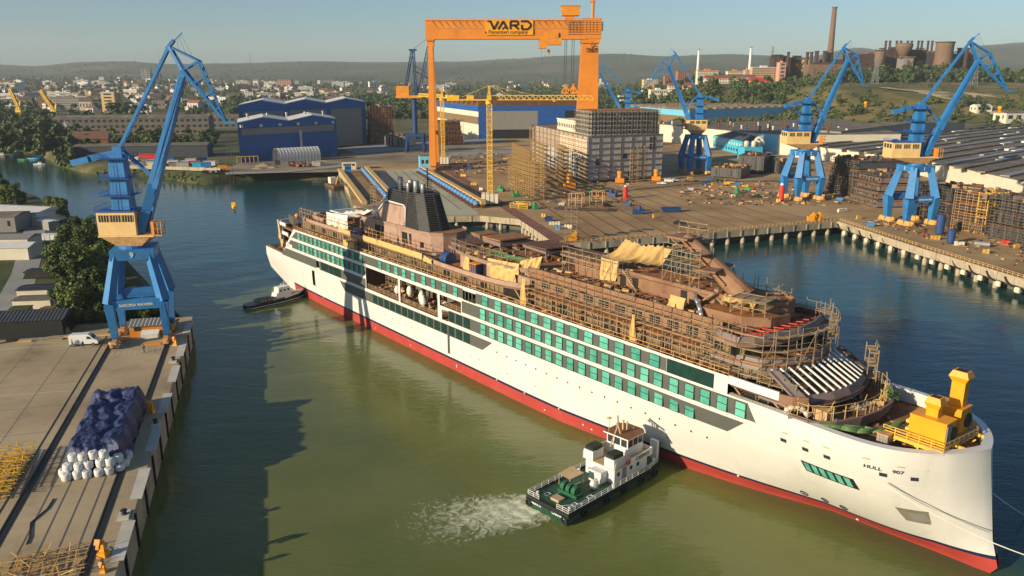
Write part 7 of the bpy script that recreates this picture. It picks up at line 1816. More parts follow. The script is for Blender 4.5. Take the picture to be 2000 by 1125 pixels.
mb = MB(); mb.bar((L2 * .66,0,4.2),(L2 * .66,0,5.6),.12); mb.bar((L2 * .6,-.6,5.0),(L2 * .74,.5,5.1),.15); mb.bar((L2 * .58,0,4.2),(L2 * .62,0,5.2),.1); mb.build("mast",wh,tg)
mb = MB(); mb.ball((L2 * .79,0,2.2),.75,0,(1.3,1,.7),10); mb.build("raft_cover",M["tarp_white"],tg,True)
tdir = cd.normalized()
for f_,lab in ((.12,"crewman in red at the very stern of the slim black tug"),(.33,"crewman in red standing amidships on the slim black tug")):
    p = c0 + cd * f_ + Vector((tdir.y,-tdir.x,0)) * 1.6; p.z = 1.12; person(lab,p,1.0,crd,crd,.15)
# churned water behind the tug
def foammat():
    m = bpy.data.materials.new("foam"); m.use_nodes = True; t = m.node_tree; N = t.nodes; L = t.links; b = N["Principled BSDF"]
    b.inputs["Base Color"].default_value = (.66,.68,.48,1); b.inputs["Roughness"].default_value = .8
    uv = N.new("ShaderNodeTexCoord"); n = N.new("ShaderNodeTexNoise"); n.inputs["Scale"].default_value = .55; n.inputs["Detail"].default_value = 6; n.inputs["Roughness"].default_value = .62; n.inputs["Distortion"].default_value = 2.2
    L.new(uv.outputs["Object"],n.inputs["Vector"])
    at = N.new("ShaderNodeAttribute"); at.attribute_name = "dens"
    ad = N.new("ShaderNodeMath"); ad.operation = 'ADD'; L.new(n.outputs["Fac"],ad.inputs[0]); L.new(at.outputs["Fac"],ad.inputs[1])
    r = N.new("ShaderNodeMapRange"); r.inputs[1].default_value = .82; r.inputs[2].default_value = 1.2; L.new(ad.outputs[0],r.inputs[0]); L.new(r.outputs[0],b.inputs["Alpha"])
    return m
fo = G(1062,992,0); fd = Vector((-.97,-.22,0)); fn_ = Vector((-fd.y,fd.x,0))
def foam_pt(a,b):
    x = -1.0 + 30 * a; w = 5.2 + 7 * a; p = fo + fd * x + fn_ * ((b - .5) * 2 * w); return (p.x,p.y,.05 + .22 * max(0,1 - a * 1.6) * abs(math.sin(a * 37 + b * 9) * math.sin(b * 23 + a * 11)))
mb = MB(); mb.grid(foam_pt,60,34,0,True); fm = single("wake_foam",mb,foammat(),"white churned propeller wash behind the green tugboat","foam",None,smooth=True,kind="stuff")
at = fm.data.attributes.new("dens",'FLOAT','POINT'); vals = []
for j in range(35):
    for i in range(61):
        a,b = i / 60,abs(j / 34 - .5) * 2; vals.append(.76 * max(0,1 - a) ** .8 * (.62 + .38 * min(1,a * 8)) * max(0,1 - b ** 2.2) ** .7 + .0)
at.data.foreach_set("value",vals)
# ---------------------------------------------------------------- yard clutter
rc = random.Random(77)
def jack(label,u,v,sc=1.0):
    t = thing("jacking_unit",label,"machine",G(u,v,QZ),rc.uniform(-.3,.3),None,sc); o = M["orange"]
    mb = MB(); mb.bx(-2.6,2.6,-2.2,2.2,.3,2.8); mb.build("base",o,t); mb = MB(); mb.lathe((0,0,2.8),[(1.5,0),(1.3,2.4),(1.6,2.6),(1.6,4.0),(1.1,4.2)],12); mb.build("column",o,t)
    mb = MB(); mb.bx(-2.9,2.9,-1.0,1.0,0,.35); mb.build("skid",M["rust_dark"],t)
jack("orange heavy machine near the left corner of the grey hull block",1112,368,1.1); jack("orange heavy machine in front of the middle of the grey block's right wall",1210,357,.95); jack("orange heavy machine at the right corner of the grey block",1281,353,.95)
def engine(label,u,v,m,sc=1.0):
    t = thing("machine",label,"machine",G(u,v,QZ),rc.uniform(0,3),None,sc)
    mb = MB(); mb.bx(-1.8,1.8,-1.1,1.1,.2,1.5); mb.build("body",m,t); mb = MB(); mb.lathe((.6,0,1.5),[(.8,0),(.8,1.1),(.5,1.6)],10); mb.build("drum",m,t); mb = MB(); mb.bar((-1.4,0,1.5),(-1.4,0,3),.3); mb.bx(-2,2,-.9,.9,0,.2); mb.build("frame",M["steel_dark"],t)
for u,v,lab in ((979,374,"green machine left of the curved scaffold wall"),(1008,384,"green machine at the foot of the yellow tower crane, right side"),(1152,378,"green machine beside the brown pipe racks"),(1176,374,"small green machine right of the brown pipe racks"),(1045,408,"green box machine by the red runway"),(1026,322,"green machine behind the curved scaffold wall"),(1440,378,"green and white machine on the apron left of the crane numbered 2")): engine(lab,u,v,M["green_machine"])
for u,v,lab in ((918,330,"dark blue machine on a yellow frame beside the red runway"),(1196,384,"dark blue machine right of the pipe racks"),(1245,418,"dark blue machine in the group at the middle of the apron")): engine(lab,u,v,M["blue_box"],1.2)
def skip(label,u,v,m,d=(5,2.4,1.8),name="skip",cat="skip"):
    t = thing(name,label,cat,G(u,v,QZ),rc.uniform(-.6,.2)); x,y,z = d[0] / 2,d[1] / 2,d[2]
    mb = MB(); vs = [(-x * .75,-y,.15),(x * .75,-y,.15),(x * .75,y,.15),(-x * .75,y,.15),(-x,-y,z),(x,-y,z),(x,y,z),(-x,y,z)]; mb.add(vs,[(3,2,1,0),(0,1,5,4),(1,2,6,5),(2,3,7,6),(3,0,4,7)]); mb.build("tub",m,t)
    mb = MB(); mb.bx(-x * .8,x * .8,-y * .9,y * .9,z * .6,z * .8); mb.build("load",M["rust_dark"],t)
    mb = MB()
    for a,b in (((-x,-y),(x,-y)),((x,-y),(x,y)),((x,y),(-x,y)),((-x,y),(-x,-y))): mb.bar((*a,z),(*b,z),.16)
    mb.build("rim",m,t)
skip("long blue skip alone in the middle of the apron",1310,414,M["blue_box"],(9,3,2.0))
for u,v,m,lab in ((1226,402,"blue_box","dark blue skip left of the blue machine group"),(1071,432,"blue_box","blue skip near the pier end of the red runway"),(1375,362,"blue_box","blue skip under the crane with its jib to the left"),(1385,352,"crane_blue","bright blue skip by the crane with its jib to the left"),(1098,402,"steel","grey skip beside the pipe racks"),(1250,412,"blue_box","blue skip touching the blue machine group"),(1404,355,"green_machine","green skip between crane feet and dark sections"),(1420,360,"yellow","yellow skip on the apron near the dark sections"),(1440,362,"crane_blue","blue skip right of the yellow skip"),(1460,372,"green_machine","green skip beside the red clothed trio"),(1700,442,"crane_blue","blue skip on the right quay left of the rightmost crane"),(1640,392,"crane_blue","blue skip at the foot of the crane numbered 2"),(1350,372,"steel","grey skip by the parked white pickup")): skip(lab,u,v,M[m],(3.4,1.9,1.4))
def pallet(label,u,v,m,n=4):
    t = thing("pallet_load",label,"pallet",G(u,v,QZ),rc.uniform(-.5,.5))
    mb = MB(); mb.bx(-n * .55,n * .55,-.6,.6,0,.15); mb.build("pallet",M["plank"],t)
    for k in range(n): mb = MB(); mb.box((-n * .55 + .55 + 1.1 * k,0,.85),(.95,1.0,1.35 + rc.uniform(-.3,.2)),0,0,.9); mb.build("load",m,t)
for u,v,m,n,lab in ((1083,440,"wall_cream",4,"row of white gas bottle racks at the end of the red runway"),(1645,414,"wall_cream",5,"row of white gas bottle racks on the right quay corner"),(1062,424,"crate_yellow",2,"yellow crates beside the red runway"),(1110,446,"wall_cream",3,"white crates at the end of the pier"),(1090,448,"crane_blue",2,"blue crates at the end of the pier"),(1277,426,"crate_yellow",1,"yellow crate alone on the apron"),(1677,428,"crate_yellow",2,"yellow crate at the basin corner railing"),(1826,468,"crate_yellow",3,"yellow crates on the right quay below the blue tanks"),(1873,480,"wall_cream",3,"pale crates on the right quay, middle"),(1925,495,"crate_yellow",2,"yellow crates on the right quay toward the picture edge"),(1962,478,"red",2,"red crates on the right quay"),(1985,485,"crate_yellow",2,"yellow crates at the right picture edge"),(1348,350,"crate_yellow",3,"yellow crates behind the parked white pickup"),(1395,362,"crate_yellow",3,"ochre crates under the crane with its jib to the left"),(1455,366,"yellow",3,"yellow crates near the dark sections"),(1432,385,"wall_cream",2,"pale crates on the apron beside the green machine"),(1520,395,"yellow",2,"yellow crates left of the crane numbered 2"),(1000,360,"crate_yellow",3,"yellow crates behind the yellow tower crane"),(905,345,"yellow",3,"yellow crates beside the red runway, far end"),(940,372,"wall_cream",2,"white crates beside the red runway, middle"),(925,362,"yellow",3,"yellow crates beside the red runway, near its middle"),(1015,400,"yellow",3,"yellow frame crates at the foot of the curved scaffold wall")): pallet(lab,u,v,M[m],n)
def rack(label,u,v,w,d,h,m,rz=0):
    t = thing("pipe_rack",label,"rack",G(u,v,QZ),rz); mb = MB()
    for x in (-w / 2,0,w / 2):
        for y in (-d / 2,d / 2): mb.bar((x,y,0),(x,y,h),.28)
    for z in (.4,h * .5,h):
        for y in (-d / 2,d / 2): mb.bar((-w / 2,y,z),(w / 2,y,z),.22)
        for x in (-w / 2,0,w / 2): mb.bar((x,-d / 2,z),(x,d / 2,z),.22)
    mb.build("frame",m,t); mb = MB()
    for k in range(12): mb.tube((-w * .6,-d / 2 + d * k / 12,.6),(w * .6 + rc.uniform(-1,1),-d / 2 + d * k / 12 + rc.uniform(-.3,.3),.6),.18,5)
    mb.build("pipe",M["steel_dark"],t)
rack("rusty brown pipe rack left of the pair on the apron",1126,402,6,5,6,M["rust_tan"],-.3); rack("rusty brown pipe rack right of the pair on the apron",1166,398,6,5,6,M["rust_tan"],-.3); rack("low long pipe rack in front of the brown racks",1140,410,22,5,1.4,M["rust_dark"],-.2)
rack("yellow trestle frame beside the red runway",1016,406,8,5,2.4,M["yellow"],-.3)
# red tanks, blue tanks
for u,v,r,h,m,lab in ((1221,388,1.1,6.2,"red","tall red standing gas cylinder with white cap in the middle of the apron"),(1525,394,1.3,8.4,"red","tall red cylinder at the left foot of the crane numbered 2")):
    t = thing("gas_cylinder",lab,"cylinder",G(u,v,QZ)); mb = MB(); mb.lathe((0,0,.4),[(r,0),(r,h * .8),(r * .6,h * .9)],12); mb.build("tank",M[m],t); mb = MB(); mb.lathe((0,0,.4 + h * .9),[(r * .7,0),(r * .5,h * .1)],10); mb.build("cap",M["white_paint"],t); mb = MB(); mb.box((0,0,.2),(r * 2.2,r * 2.2,.4)); mb.build("skid",M["red"],t)
for u,v,r,h,lab in ((1834,458,1.5,7.0,"tall dark blue tank beside the rightmost crane"),(1856,476,1.35,4.4,"shorter dark blue tank on the right quay"),(1974,398,1.6,4.5,"dark blue tank standing on top of the dark sections, far right")):
    t = thing("storage_tank",lab,"tank",G(u,v,QZ if v > 420 else QZ + 1)); mb = MB(); mb.lathe((0,0,.5),[(r,0),(r,h),(r * .5,h + .4)],14); mb.build("tank",M["blue_box"],t); mb = MB()
    for k in range(4): mb.bar((r * .7 * math.cos(k * 1.57),r * .7 * math.sin(k * 1.57),0),(r * .7 * math.cos(k * 1.57),r * .7 * math.sin(k * 1.57),.6),.3)
    mb.build("leg",M["steel_dark"],t)
mb = MB(); mb.tube((-2.4,0,1.0),(2.4,0,1.0),.9,12); single("wrapped_pipe",mb,M["steel"],"silver wrapped tank lying on the right quay","tank",None,G(1917,482,QZ),-.5)
# vehicles in the yard
def car(label,p,rz,m,kind=0,z=None,name="parked_car",group=None,cat="car"):
    t = thing(name,label,cat,p,rz,group)
    prof = ([(-2.1,.35),(-2.1,.9),(-1.5,1.0),(-1.0,1.45),(.5,1.45),(1.1,.98),(2.0,.85),(2.1,.35)],[(-2.6,.4),(-2.6,1.0),(-.2,1.0),(-.1,1.75),(.9,1.75),(1.4,1.1),(2.4,.95),(2.5,.4)],[(-2.6,.4),(-2.6,2.2),(1.2,2.2),(1.9,1.2),(2.5,1.0),(2.5,.4)])[kind]
    n = len(prof); mb = MB(); vs = [(x,-.85,q) for x,q in prof] + [(x,.85,q) for x,q in prof]
    mb.add(vs,[tuple(range(n)),tuple(range(2 * n - 1,n - 1,-1))] + [(i,n + i,n + (i + 1) % n,(i + 1) % n) for i in range(n)]); mb.build("body",m,t)
    mb = MB(); zt_ = max(q for x,q in prof); xs = [x for x,q in prof if q == zt_]; mb.bx(min(xs) + .15,max(xs) + .15,-.88,.88,zt_ - .45,zt_ - .08); mb.build("window",M["window_dark"],t)
    for x in (-1.4,1.4):
        for s in (-1,1): mb = MB(); mb.tube((x,.7 * s,.33),(x,.9 * s,.33),.33,8); mb.build("wheel",M["rubber"],t)
    return t
car("white pickup truck parked in front of the grey block's right corner",G(1292,360,QZ),R(-10),M["white_paint"],1,cat="pickup"); car("white van parked beside the pickup near the grey block",G(1306,356,QZ),R(-10),M["white_paint"],2,cat="van"); car("white car on the apron close to the grey block's right end",G(1318,354,QZ),R(5),M["white_paint"],0)
car("dark car parked alone near the front edge of the apron",G(1325,438,QZ),R(-15),M["black"],0); car("black car beside the pipe racks",G(1186,404,QZ),R(20),M["black"],0); car("dark green forklift like truck near the red clothed pair",G(1478,386,QZ),R(0),M["tug_green"],1,cat="truck")
# rails along the quay edges, hooks, fenders
for i,(a,b,lab) in enumerate(((fw[4] + Vector((2,1,0)),fw[6] + Vector((0,1,0)),"yellow railing along the apron edge, left half"),(fw[6] + Vector((0,1,0)),fw[7] + Vector((-1,1,0)),"yellow railing along the apron edge, right half"),(fw[7] + Vector((1,0,0)),fw[8] + Vector((1,0,0)),"yellow railing along the right quay, far half"),(fw[8] + Vector((1,0,0)),fw[10] + Vector((1,0,0)),"yellow railing along the right quay, near half"))):
    o = railing("quay_railing",[a,b],1.1,2.0,.07,M["tarp_yellow"],None,2); tag(o,lab,"railing")
ft = None
a,b = fw[7],fw[9]; dv = b - a; k_ = int(dv.length / 7.5); fn2 = Vector((dv.y,-dv.x,0)).normalized(); fn2 = fn2 if fn2.x < 0 else -fn2
for k in range(k_):
    p = a + dv * ((k + .5) / k_) + fn2 * .45
    if ft is None:
        ft = thing("quay_fender","hanging black tyre tube and pale plate on the wall of the right quay","fender",p,math.atan2(dv.y,dv.x),"fenders along the right quay wall")
        mb = MB(); mb.path([(-2.8,-.1,-.9),(-1.9,-.25,-1.9),(-.6,-.3,-2.6),(.7,-.3,-2.9),(2.0,-.25,-2.8)],.28,6); mb.build("tyre_tube",M["rubber"],ft)
        mb = MB(); mb.box((2.6,-.2,-3.6),(1.8,.4,1.6)); mb.build("plate",M["wall_cream"],ft)
    else: dup(ft,p,math.atan2(dv.y,dv.x))
for u,v,lab in ((1118,470,"orange mooring hook at the left end of the apron edge"),(1594,431,"orange mooring hook near the basin corner"),(1583,432,"orange mooring hook just left of the basin corner")):
    t = thing("mooring_post",lab,"mooring post",G(u,v,QZ),0,None,1.7); mb = MB(); mb.bx(-.8,.8,-.5,.5,.05,1.2); mb.bar((0,0,1),(.9,0,1.9),.7); mb.build("post",M["amber"],t); mb = MB(); mb.bar((.9,0,1.9),(1.2,0,.9),.5); mb.build("hook",M["orange"],t)
scaffold("scaffold tower with a white lamp at the end of the pier",[G(1103,470,QZ),G(1126,471,QZ)],12,2,3.0,.07,sm,YS,step=2.2)
mb = MB()
for k in range(140): p = G(1000 + 240 * rc.random(),340 + 60 * rc.random(),QZ); mb.box((p.x,p.y,QZ + .3),(rc.uniform(.5,2.5),rc.uniform(.4,1.2),rc.uniform(.2,.6)),rc.uniform(0,3),rc.randrange(4))
for k in range(330): p = G(1330 + 360 * rc.random(),352 + 50 * rc.random(),QZ); mb.box((p.x,p.y,QZ + .3),(rc.uniform(.5,2.5),rc.uniform(.4,1.2),rc.uniform(.2,.8)),rc.uniform(0,3),rc.randrange(4))
for k in range(220): u_ = 1700 + 330 * rc.random(); p = G(u_,424 + ((u_ - 1636) * .305 - 8) * rc.random(),QZ); mb.box((p.x,p.y,QZ + .25),(rc.uniform(.4,2.5),rc.uniform(.3,1),rc.uniform(.1,.7)),rc.uniform(0,3),rc.randrange(4))
for k in range(150): p = G(860 + 150 * rc.random(),300 + 40 * rc.random(),QZ); mb.box((p.x,p.y,QZ + .35),(rc.uniform(.5,4),rc.uniform(.4,1.2),rc.uniform(.2,.8)),rc.uniform(0,3),rc.randrange(4))
single("scrap_litter",mb,[M["rust_dark"],M["steel_dark"],M["rust_tan"],M["plank"]],"scattered steel scrap and timber littering the shipyard apron","scrap",kind="stuff")
# cabins near the slipway
def cabin(label,u,v,d,m,rz=0,z=QZ):
    t = thing("site_cabin",label,"cabin",G(u,v,z),rz); mb = MB(); mb.box((0,0,d[2] / 2),d); mb.build("wall",m,t); mb = MB(); mb.box((0,0,d[2] + .15),(d[0] + .5,d[1] + .5,.3)); mb.build("roof",M["roof_dark"],t)
    for k in range(3): mb = MB(); mb.box((-d[0] * .3 + d[0] * .3 * k,-d[1] / 2 - .04,d[2] * .6),(d[0] * .18,.1,d[2] * .26)); mb.build("window",M["window_dark"],t)
cabin("tall pale blue cabin at the foot of the gantry's left leg",833,331,(9,9,9),M["sky_blue"],.2); cabin("small white and blue cabins left of the slipway",682,330,(9,7,5),M["wall_cream"],.2); cabin("little blue cabin in front of the white cabins by the jetty wall",680,337,(4,4,5),M["crane_blue"],.2)
# quonset tent and things in front of the blue hall
a,b = G(545,318,G0),G(627,313,G0); d_ = b - a; t = thing("storage_tent","long white ribbed storage tent in front of the blue hall","tent",a,math.atan2(d_.y,d_.x)); mb = MB()
mb.grid(lambda q,w: (d_.length * q,6 - 6 * math.cos(math.pi * w),9.5 * math.sin(math.pi * w) ** .8),26,12); mb.build("canvas",M["tarp_white"],t)
mb = MB()
for k in range(14):
    for j in range(10): w0,w1 = math.pi * j / 10,math.pi * (j + 1) / 10; mb.bar((d_.length * k / 13,6 - 6.05 * math.cos(w0),9.6 * math.sin(w0) ** .8),(d_.length * k / 13,6 - 6.05 * math.cos(w1),9.6 * math.sin(w1) ** .8),.25)
mb.build("rib",M["hall_grey"],t)
for k,(u,v,m,lab) in enumerate(((545,322,"steel_dark","dark container left of the row by the white tent"),(556,322,"steel","grey container by the white tent"),(608,324,"hall_grey","grey container right of the scrap heap"),(618,324,"wall_cream","white container right of the scrap heap"),(628,323,"wall_cream","white container nearest the blue hall's corner"),(650,305,"crane_blue","blue container at the blue hall's right corner"))): shed("container",lab,"container",u,v,5,2.6,3,R(20),M[m],M[m],.08,z=G0)
mb = MB()
for k in range(150): p = G(565 + 40 * rc.random(),319 + 8 * rc.random(),G0); mb.box((p.x,p.y,G0 + rc.uniform(.2,1.6)),(rc.uniform(.6,3),rc.uniform(.4,1.4),rc.uniform(.3,1.2)),rc.uniform(0,3),rc.randrange(3))
single("scrap_heap",mb,[M["rust_dark"],M["brick"],M["steel_dark"]],"reddish scrap heap between containers in front of the blue hall","scrap heap")
for u,v,r,h,lab in ((516,325,7,2.6,"brown earth heap in front of the blue hall, larger one"),(533,328,4,1.6,"brown earth heap in front of the blue hall, smaller one"),(505,330,5,1.5,"low spread earth heap near the orange truck")):
    mb = MB(); rq = random.Random(int(u)); mb.grid(lambda a_,b_: (r * b_ * math.cos(6.2832 * a_),r * .7 * b_ * math.sin(6.2832 * a_),h * (1 - b_) ** .9 + .15 * math.sin(a_ * 31) * b_ * (1 - b_)),24,6,0,True); single("earth_heap",mb,M["dirt"],lab,"earth heap",None,G(u,v,G0),smooth=True)
t = thing("gate_frame","yellow post and rail frame in front of the blue hall","frame",G(484,318,G0),.4); mb = MB()
for k in range(6): mb.bar((-7 + 2.8 * k,0,0),(-7 + 2.8 * k,0,4.4),.4)
mb.build("post",M["yellow"],t); mb = MB(); mb.bar((-7,0,4.4),(7,0,4.4),.4); mb.build("rail",M["yellow"],t)
t = thing("dump_truck","orange garbage truck on the bank road left of the blue hall","truck",G(438,334,G0),R(15)); mb = MB(); mb.bx(-3.8,2,-1.3,1.3,1,3.6); mb.build("body",M["orange"],t); mb = MB(); mb.bx(2.1,3.8,-1.2,1.2,.8,3.0); mb.build("cab",M["orange"],t); mb = MB(); mb.bx(3.3,3.86,-1.05,1.05,1.8,2.8); mb.build("windscreen",M["window_dark"],t)
for x in (-2.8,-1.4,2.8):
    for s in (-1,1): mb = MB(); mb.tube((x,s * 1.0,.55),(x,s * 1.35,.55),.55,10); mb.build("wheel",M["rubber"],t)

# ---------------------------------------------------------------- left bank: containers, cars, warehouse
LB = 5.2
cols = ["wall_cream","hall_grey","red","crane_blue","steel_dark","wall_cream","blue_box","hall_grey","roof_white","cyan"]
cn = {"wall_cream": "cream","hall_grey": "grey","red": "red","crane_blue": "bright blue","steel_dark": "dark grey","blue_box": "navy","roof_white": "white","cyan": "cyan"}
for k in range(22):
    u = 262 + 7.4 * k; v = 321 + .14 * k - (0 if k % 3 else 7) + (3 if k % 2 else 0); c = cols[(k * 7) % 10]
    shed("container",cn[c] + " container in the storage row on the far bank, %s" % (["left end","left part","middle","right part","right end"][min(4,k // 5)]),"container",u,v,rc.uniform(6,9),3,3.2,R(rc.uniform(0,25)),M[c],M[c],.06,z=LB)["group"] = "storage containers on the far bank"
for u,v,lab in ((288,321,"bright red container stack behind the storage row, left one"),(304,321,"bright red container stack behind the storage row, right one")): shed("container",lab,"container",u,v - 4,9,4,6,R(10),M["red"],M["red"],.06,z=LB)
a,b = G(238,323,LB),G(440,346,LB); 
t = thing("boundary_wall","pale concrete boundary wall along the far bank below the containers","wall",G(240,329,LB)); o_ = t.location; mb = MB(); pts = [G(240 + 19 * k,329 + 6 * (k / 10) ** 1.3,LB) - o_ for k in range(11)]
for p,q in zip(pts,pts[1:]): mb.bar(p + Vector((0,0,1.0)),q + Vector((0,0,1.0)),.3,2.0)
mb.build("panel",M["concrete_quay"],t)
mb = MB()
for p in pts: mb.bar(p,p + Vector((0,0,2.5)),.4)
mb.build("post",M["concrete_pale"],t)
cc = [("white_paint","white"),("steel","silver"),("black","black"),("navy","dark blue"),("red","red"),("hall_grey","grey")]
for k in range(16):
    m,nm = cc[k % 6]; car(nm + " car parked on the far bank between containers and blue hall",G(398 + 4.6 * (k % 8) + rc.uniform(-1,1),331 + 6 * (k // 8) + rc.uniform(-.6,.6),LB),rc.uniform(0,3),M[m],0,None,"parked_car","cars parked on the far bank")
def block(name,label,cat,u,v,w,d,h,rz,wm,rm,z=5,rise=0,rows=0,colsn=0,Y=None):
    p = G(u,v,z) if Y is None else Vector((xat(u,Y,z),Y,z)); t = thing(name,label,cat,p,rz)
    mb = MB(); mb.bx(-w / 2,w / 2,-d / 2,d / 2,-6,h); mb.build("wall",wm,t)
    mb = MB(); e = .4
    if rise: mb.add([(-w / 2 - e,-d / 2 - e,h),(w / 2 + e,-d / 2 - e,h),(w / 2 + e,0,h + rise),(-w / 2 - e,0,h + rise),(w / 2 + e,d / 2 + e,h),(-w / 2 - e,d / 2 + e,h)],[(0,1,2,3),(3,2,4,5),(1,4,2),(0,3,5)])
    else: mb.bx(-w / 2 - e,w / 2 + e,-d / 2 - e,d / 2 + e,h,h + .6); mb.bx(-w * .1,w * .1,-d * .3,d * .3,h + .6,h + 3)
    mb.build("roof",rm,t)
    for r_ in range(rows):
        mb = MB(); z0 = h * (r_ + .35) / rows
        for c in range(colsn): x = -w / 2 + w * (c + .5) / colsn; mb.bx(x - w / colsn * .28,x + w / colsn * .28,-d / 2 - .12,-d / 2 - .02,z0,z0 + h / rows * .42)
        for c in range(max(2,int(colsn * d / w))): y = -d / 2 + d * (c + .5) / max(2,int(colsn * d / w)); mb.bx(-w / 2 - .12,-w / 2 - .02,y - .8,y + .8,z0,z0 + h / rows * .42)
        mb.build("window_row",M["window_dark"],t)
    return t
block("warehouse","long black warehouse behind the containers on the far bank","warehouse",285,306,92,26,9,R(12),M["roof_slate"],M["roof_dark"],LB,1.2)
block("warehouse","long grey brown factory with rows of windows behind the trees","factory",268,262,150,30,17,R(10),M["factory_wall"],M["roof_dark"],5,3,3,26)
block("warehouse","very long low brown factory left of the tall blue shed","factory",395,250,210,34,13,R(8),M["factory_wall"],M["roof_dark"],5,3,2,30)
block("house","dark red wooden house with pitched roof beside the warehouse","house",182,292,26,20,9,R(20),M["brick"],M["roof_brown"],5,6)
block("house","white two storey house at the left end of the black warehouse","house",212,309,18,12,6,R(10),M["wall_cream"],M["hall_grey"],5,0,2,4)
t = thing("conveyor","pale sloping conveyor bridge near the dark red house","conveyor",G(160,268,5)); mb = MB(); mb.bar((-14,0,14),(16,-40,4),4,3); mb.build("gallery",M["hall_grey"],t); mb = MB(); mb.bar((-8,-8,0),(-8,-8,12),1); mb.bar((6,-26,0),(6,-26,7),1); mb.build("support",M["steel_dark"],t)
# river boats
def boat(label,u,v,rz,m,L_=7,cabin_=True):
    t = thing("motor_boat",label,"boat",G(u,v,0),rz); w = L_ * .16; olb = [(-L_ / 2,-w),(L_ * .15,-w * 1.05),(L_ * .38,-w * .6),(L_ / 2,0),(L_ * .38,w * .6),(L_ * .15,w * 1.05),(-L_ / 2,w)]
    mb = MB(); mb.prism([(x * .94,y * .8) for x,y in olb],-.2,.2); mb.prism(olb,.2,1.0); mb.build("hull",m,t)
    if cabin_: mb = MB(); mb.box((0,0,1.55),(L_ * .35,w * 1.4,1.1),0,0,.8); mb.build("cabin",M["white_paint"],t); mb = MB(); mb.box((L_ * .08,0,1.6),(L_ * .25,w * 1.42,.5)); mb.build("window",M["window_dark"],t)
    else: mb = MB(); mb.bx(-L_ * .3,-L_ * .2,-w,w,.8,1.05); mb.build("bench",M["plank"],t)
for u,v,rz,m,l,c,lab in ((24,303,.3,"white_paint",10,True,"white cabin boat moored at the far bank by the bridge of trees, middle"),(5,303,.2,"white_paint",9,True,"white cabin boat moored at the left picture edge"),(34,299,.6,"hall_grey",9,True,"grey boat moored behind the white cabin boat"),(46,313,0,"green_machine",8,False,"small green open boat off the far bank"),(66,311,.1,"sky_blue",9,False,"light blue open boat beside the green one"),(78,306,.2,"cyan",11,False,"long cyan covered boat at the far bank"),(79,322,.1,"white_paint",9,True,"white motor boat lying alone off the leafy bank"),(75,297,.5,"white_paint",8,True,"white motor boat drawn in under the bushes"),(91,301,.3,"hall_grey",9,True,"grey motor boat beside the bushes on the bank"),(625,357,0,"steel_dark",9,False,"dark barge skiff moored by the bank below the white tent")): boat(lab,u,v,rz,M[m],l,c)
t = thing("work_barge","small rusty work barge with white cabin by the jetty wall","barge",G(656,365,0),R(-60)); mb = MB(); mb.bx(-9,9,-4,4,-.4,1.6); mb.build("hull",M["rust_dark"],t); mb = MB(); mb.bx(-8,-3,-2,2,1.6,5.2); mb.build("cabin",M["wall_cream"],t); mb = MB(); mb.bar((1,0,1.6),(6,0,7),.7); mb.build("crane_arm",M["tarp_yellow"],t)
# ---------------------------------------------------------------- the town, the woods, the steel works
def gz(x,y): return height(x,y)
M["dirt_pale"] = groundmat("dirt_pale",[(.3,(.16,.13,.06)),(.5,(.38,.29,.16)),(.7,(.52,.42,.26))],.08,8)
rt = random.Random(11)
far_crowns = [crown_mesh("tree_crown",60 + k,4.2 + .6 * k,9 + k,1.35,150,M["leaf_far"],9,.1) for k in range(4)]
def ftree(label,x,y,s,grp,z=None,nm="tree"):
    o = bpy.data.objects.new(nm,far_crowns[rt.randrange(4)]); COL.objects.link(o); o.location = (x,y,(gz(x,y) if z is None else z) - .6); o.rotation_euler.z = rt.uniform(0,6.28); q = s * rt.uniform(.8,1.2); o.scale = (q,q,q * rt.uniform(.85,1.2)); return tag(o,label,nm,grp)
def scatter(n,u0,u1,y0,y1,fn):
    for _ in range(n): u = rt.uniform(u0,u1); y = y0 * (y1 / y0) ** rt.random(); fn(xat(u,y,15),y,u)
TL = "dark green tree in the woods along the far bank left of the blue halls"
nt_ = [0]
def t_bank(x,y,u): nt_[0] += 1; ftree(TL,x,y,rt.uniform(.9,1.5),"bank trees")
def inl(u,v,dv,n,grp,label,s0,s1,z=5):
    for _ in range(n): p = G(u + rt.gauss(0,1) * dv[0],v + rt.gauss(0,1) * dv[1],z); ftree(label,p.x,p.y,rt.uniform(s0,s1),grp,z)
inl(150,285,(28,5),22,"trees at the edge of the dense wood","tree at the right edge of the dense wood on the far bank",.8,1.4)
inl(130,318,(14,5),12,"bushes on the leafy point","green bush on the leafy point of the far bank",.8,1.4,3)
inl(165,300,(22,6),14,"trees behind the point","tree between the leafy point and the dark red house",.7,1.2)
inl(350,283,(60,4),34,"tree row behind the warehouse","tree in the row between black warehouse and brown factories",.9,1.4)
inl(220,236,(40,5),16,"trees before the tower block","tree in front of the ochre tower block",1.2,2.0)
for k in range(26): p = G(195 + 245 * k / 26 + rt.uniform(-4,4),349 + 11 * min(1,k / 20) - rt.uniform(3,11),2); ftree("low shrub on the grassy slope of the far bank",p.x,p.y,rt.uniform(.15,.35),"shrubs on the bank slope",2.2,"shrub")
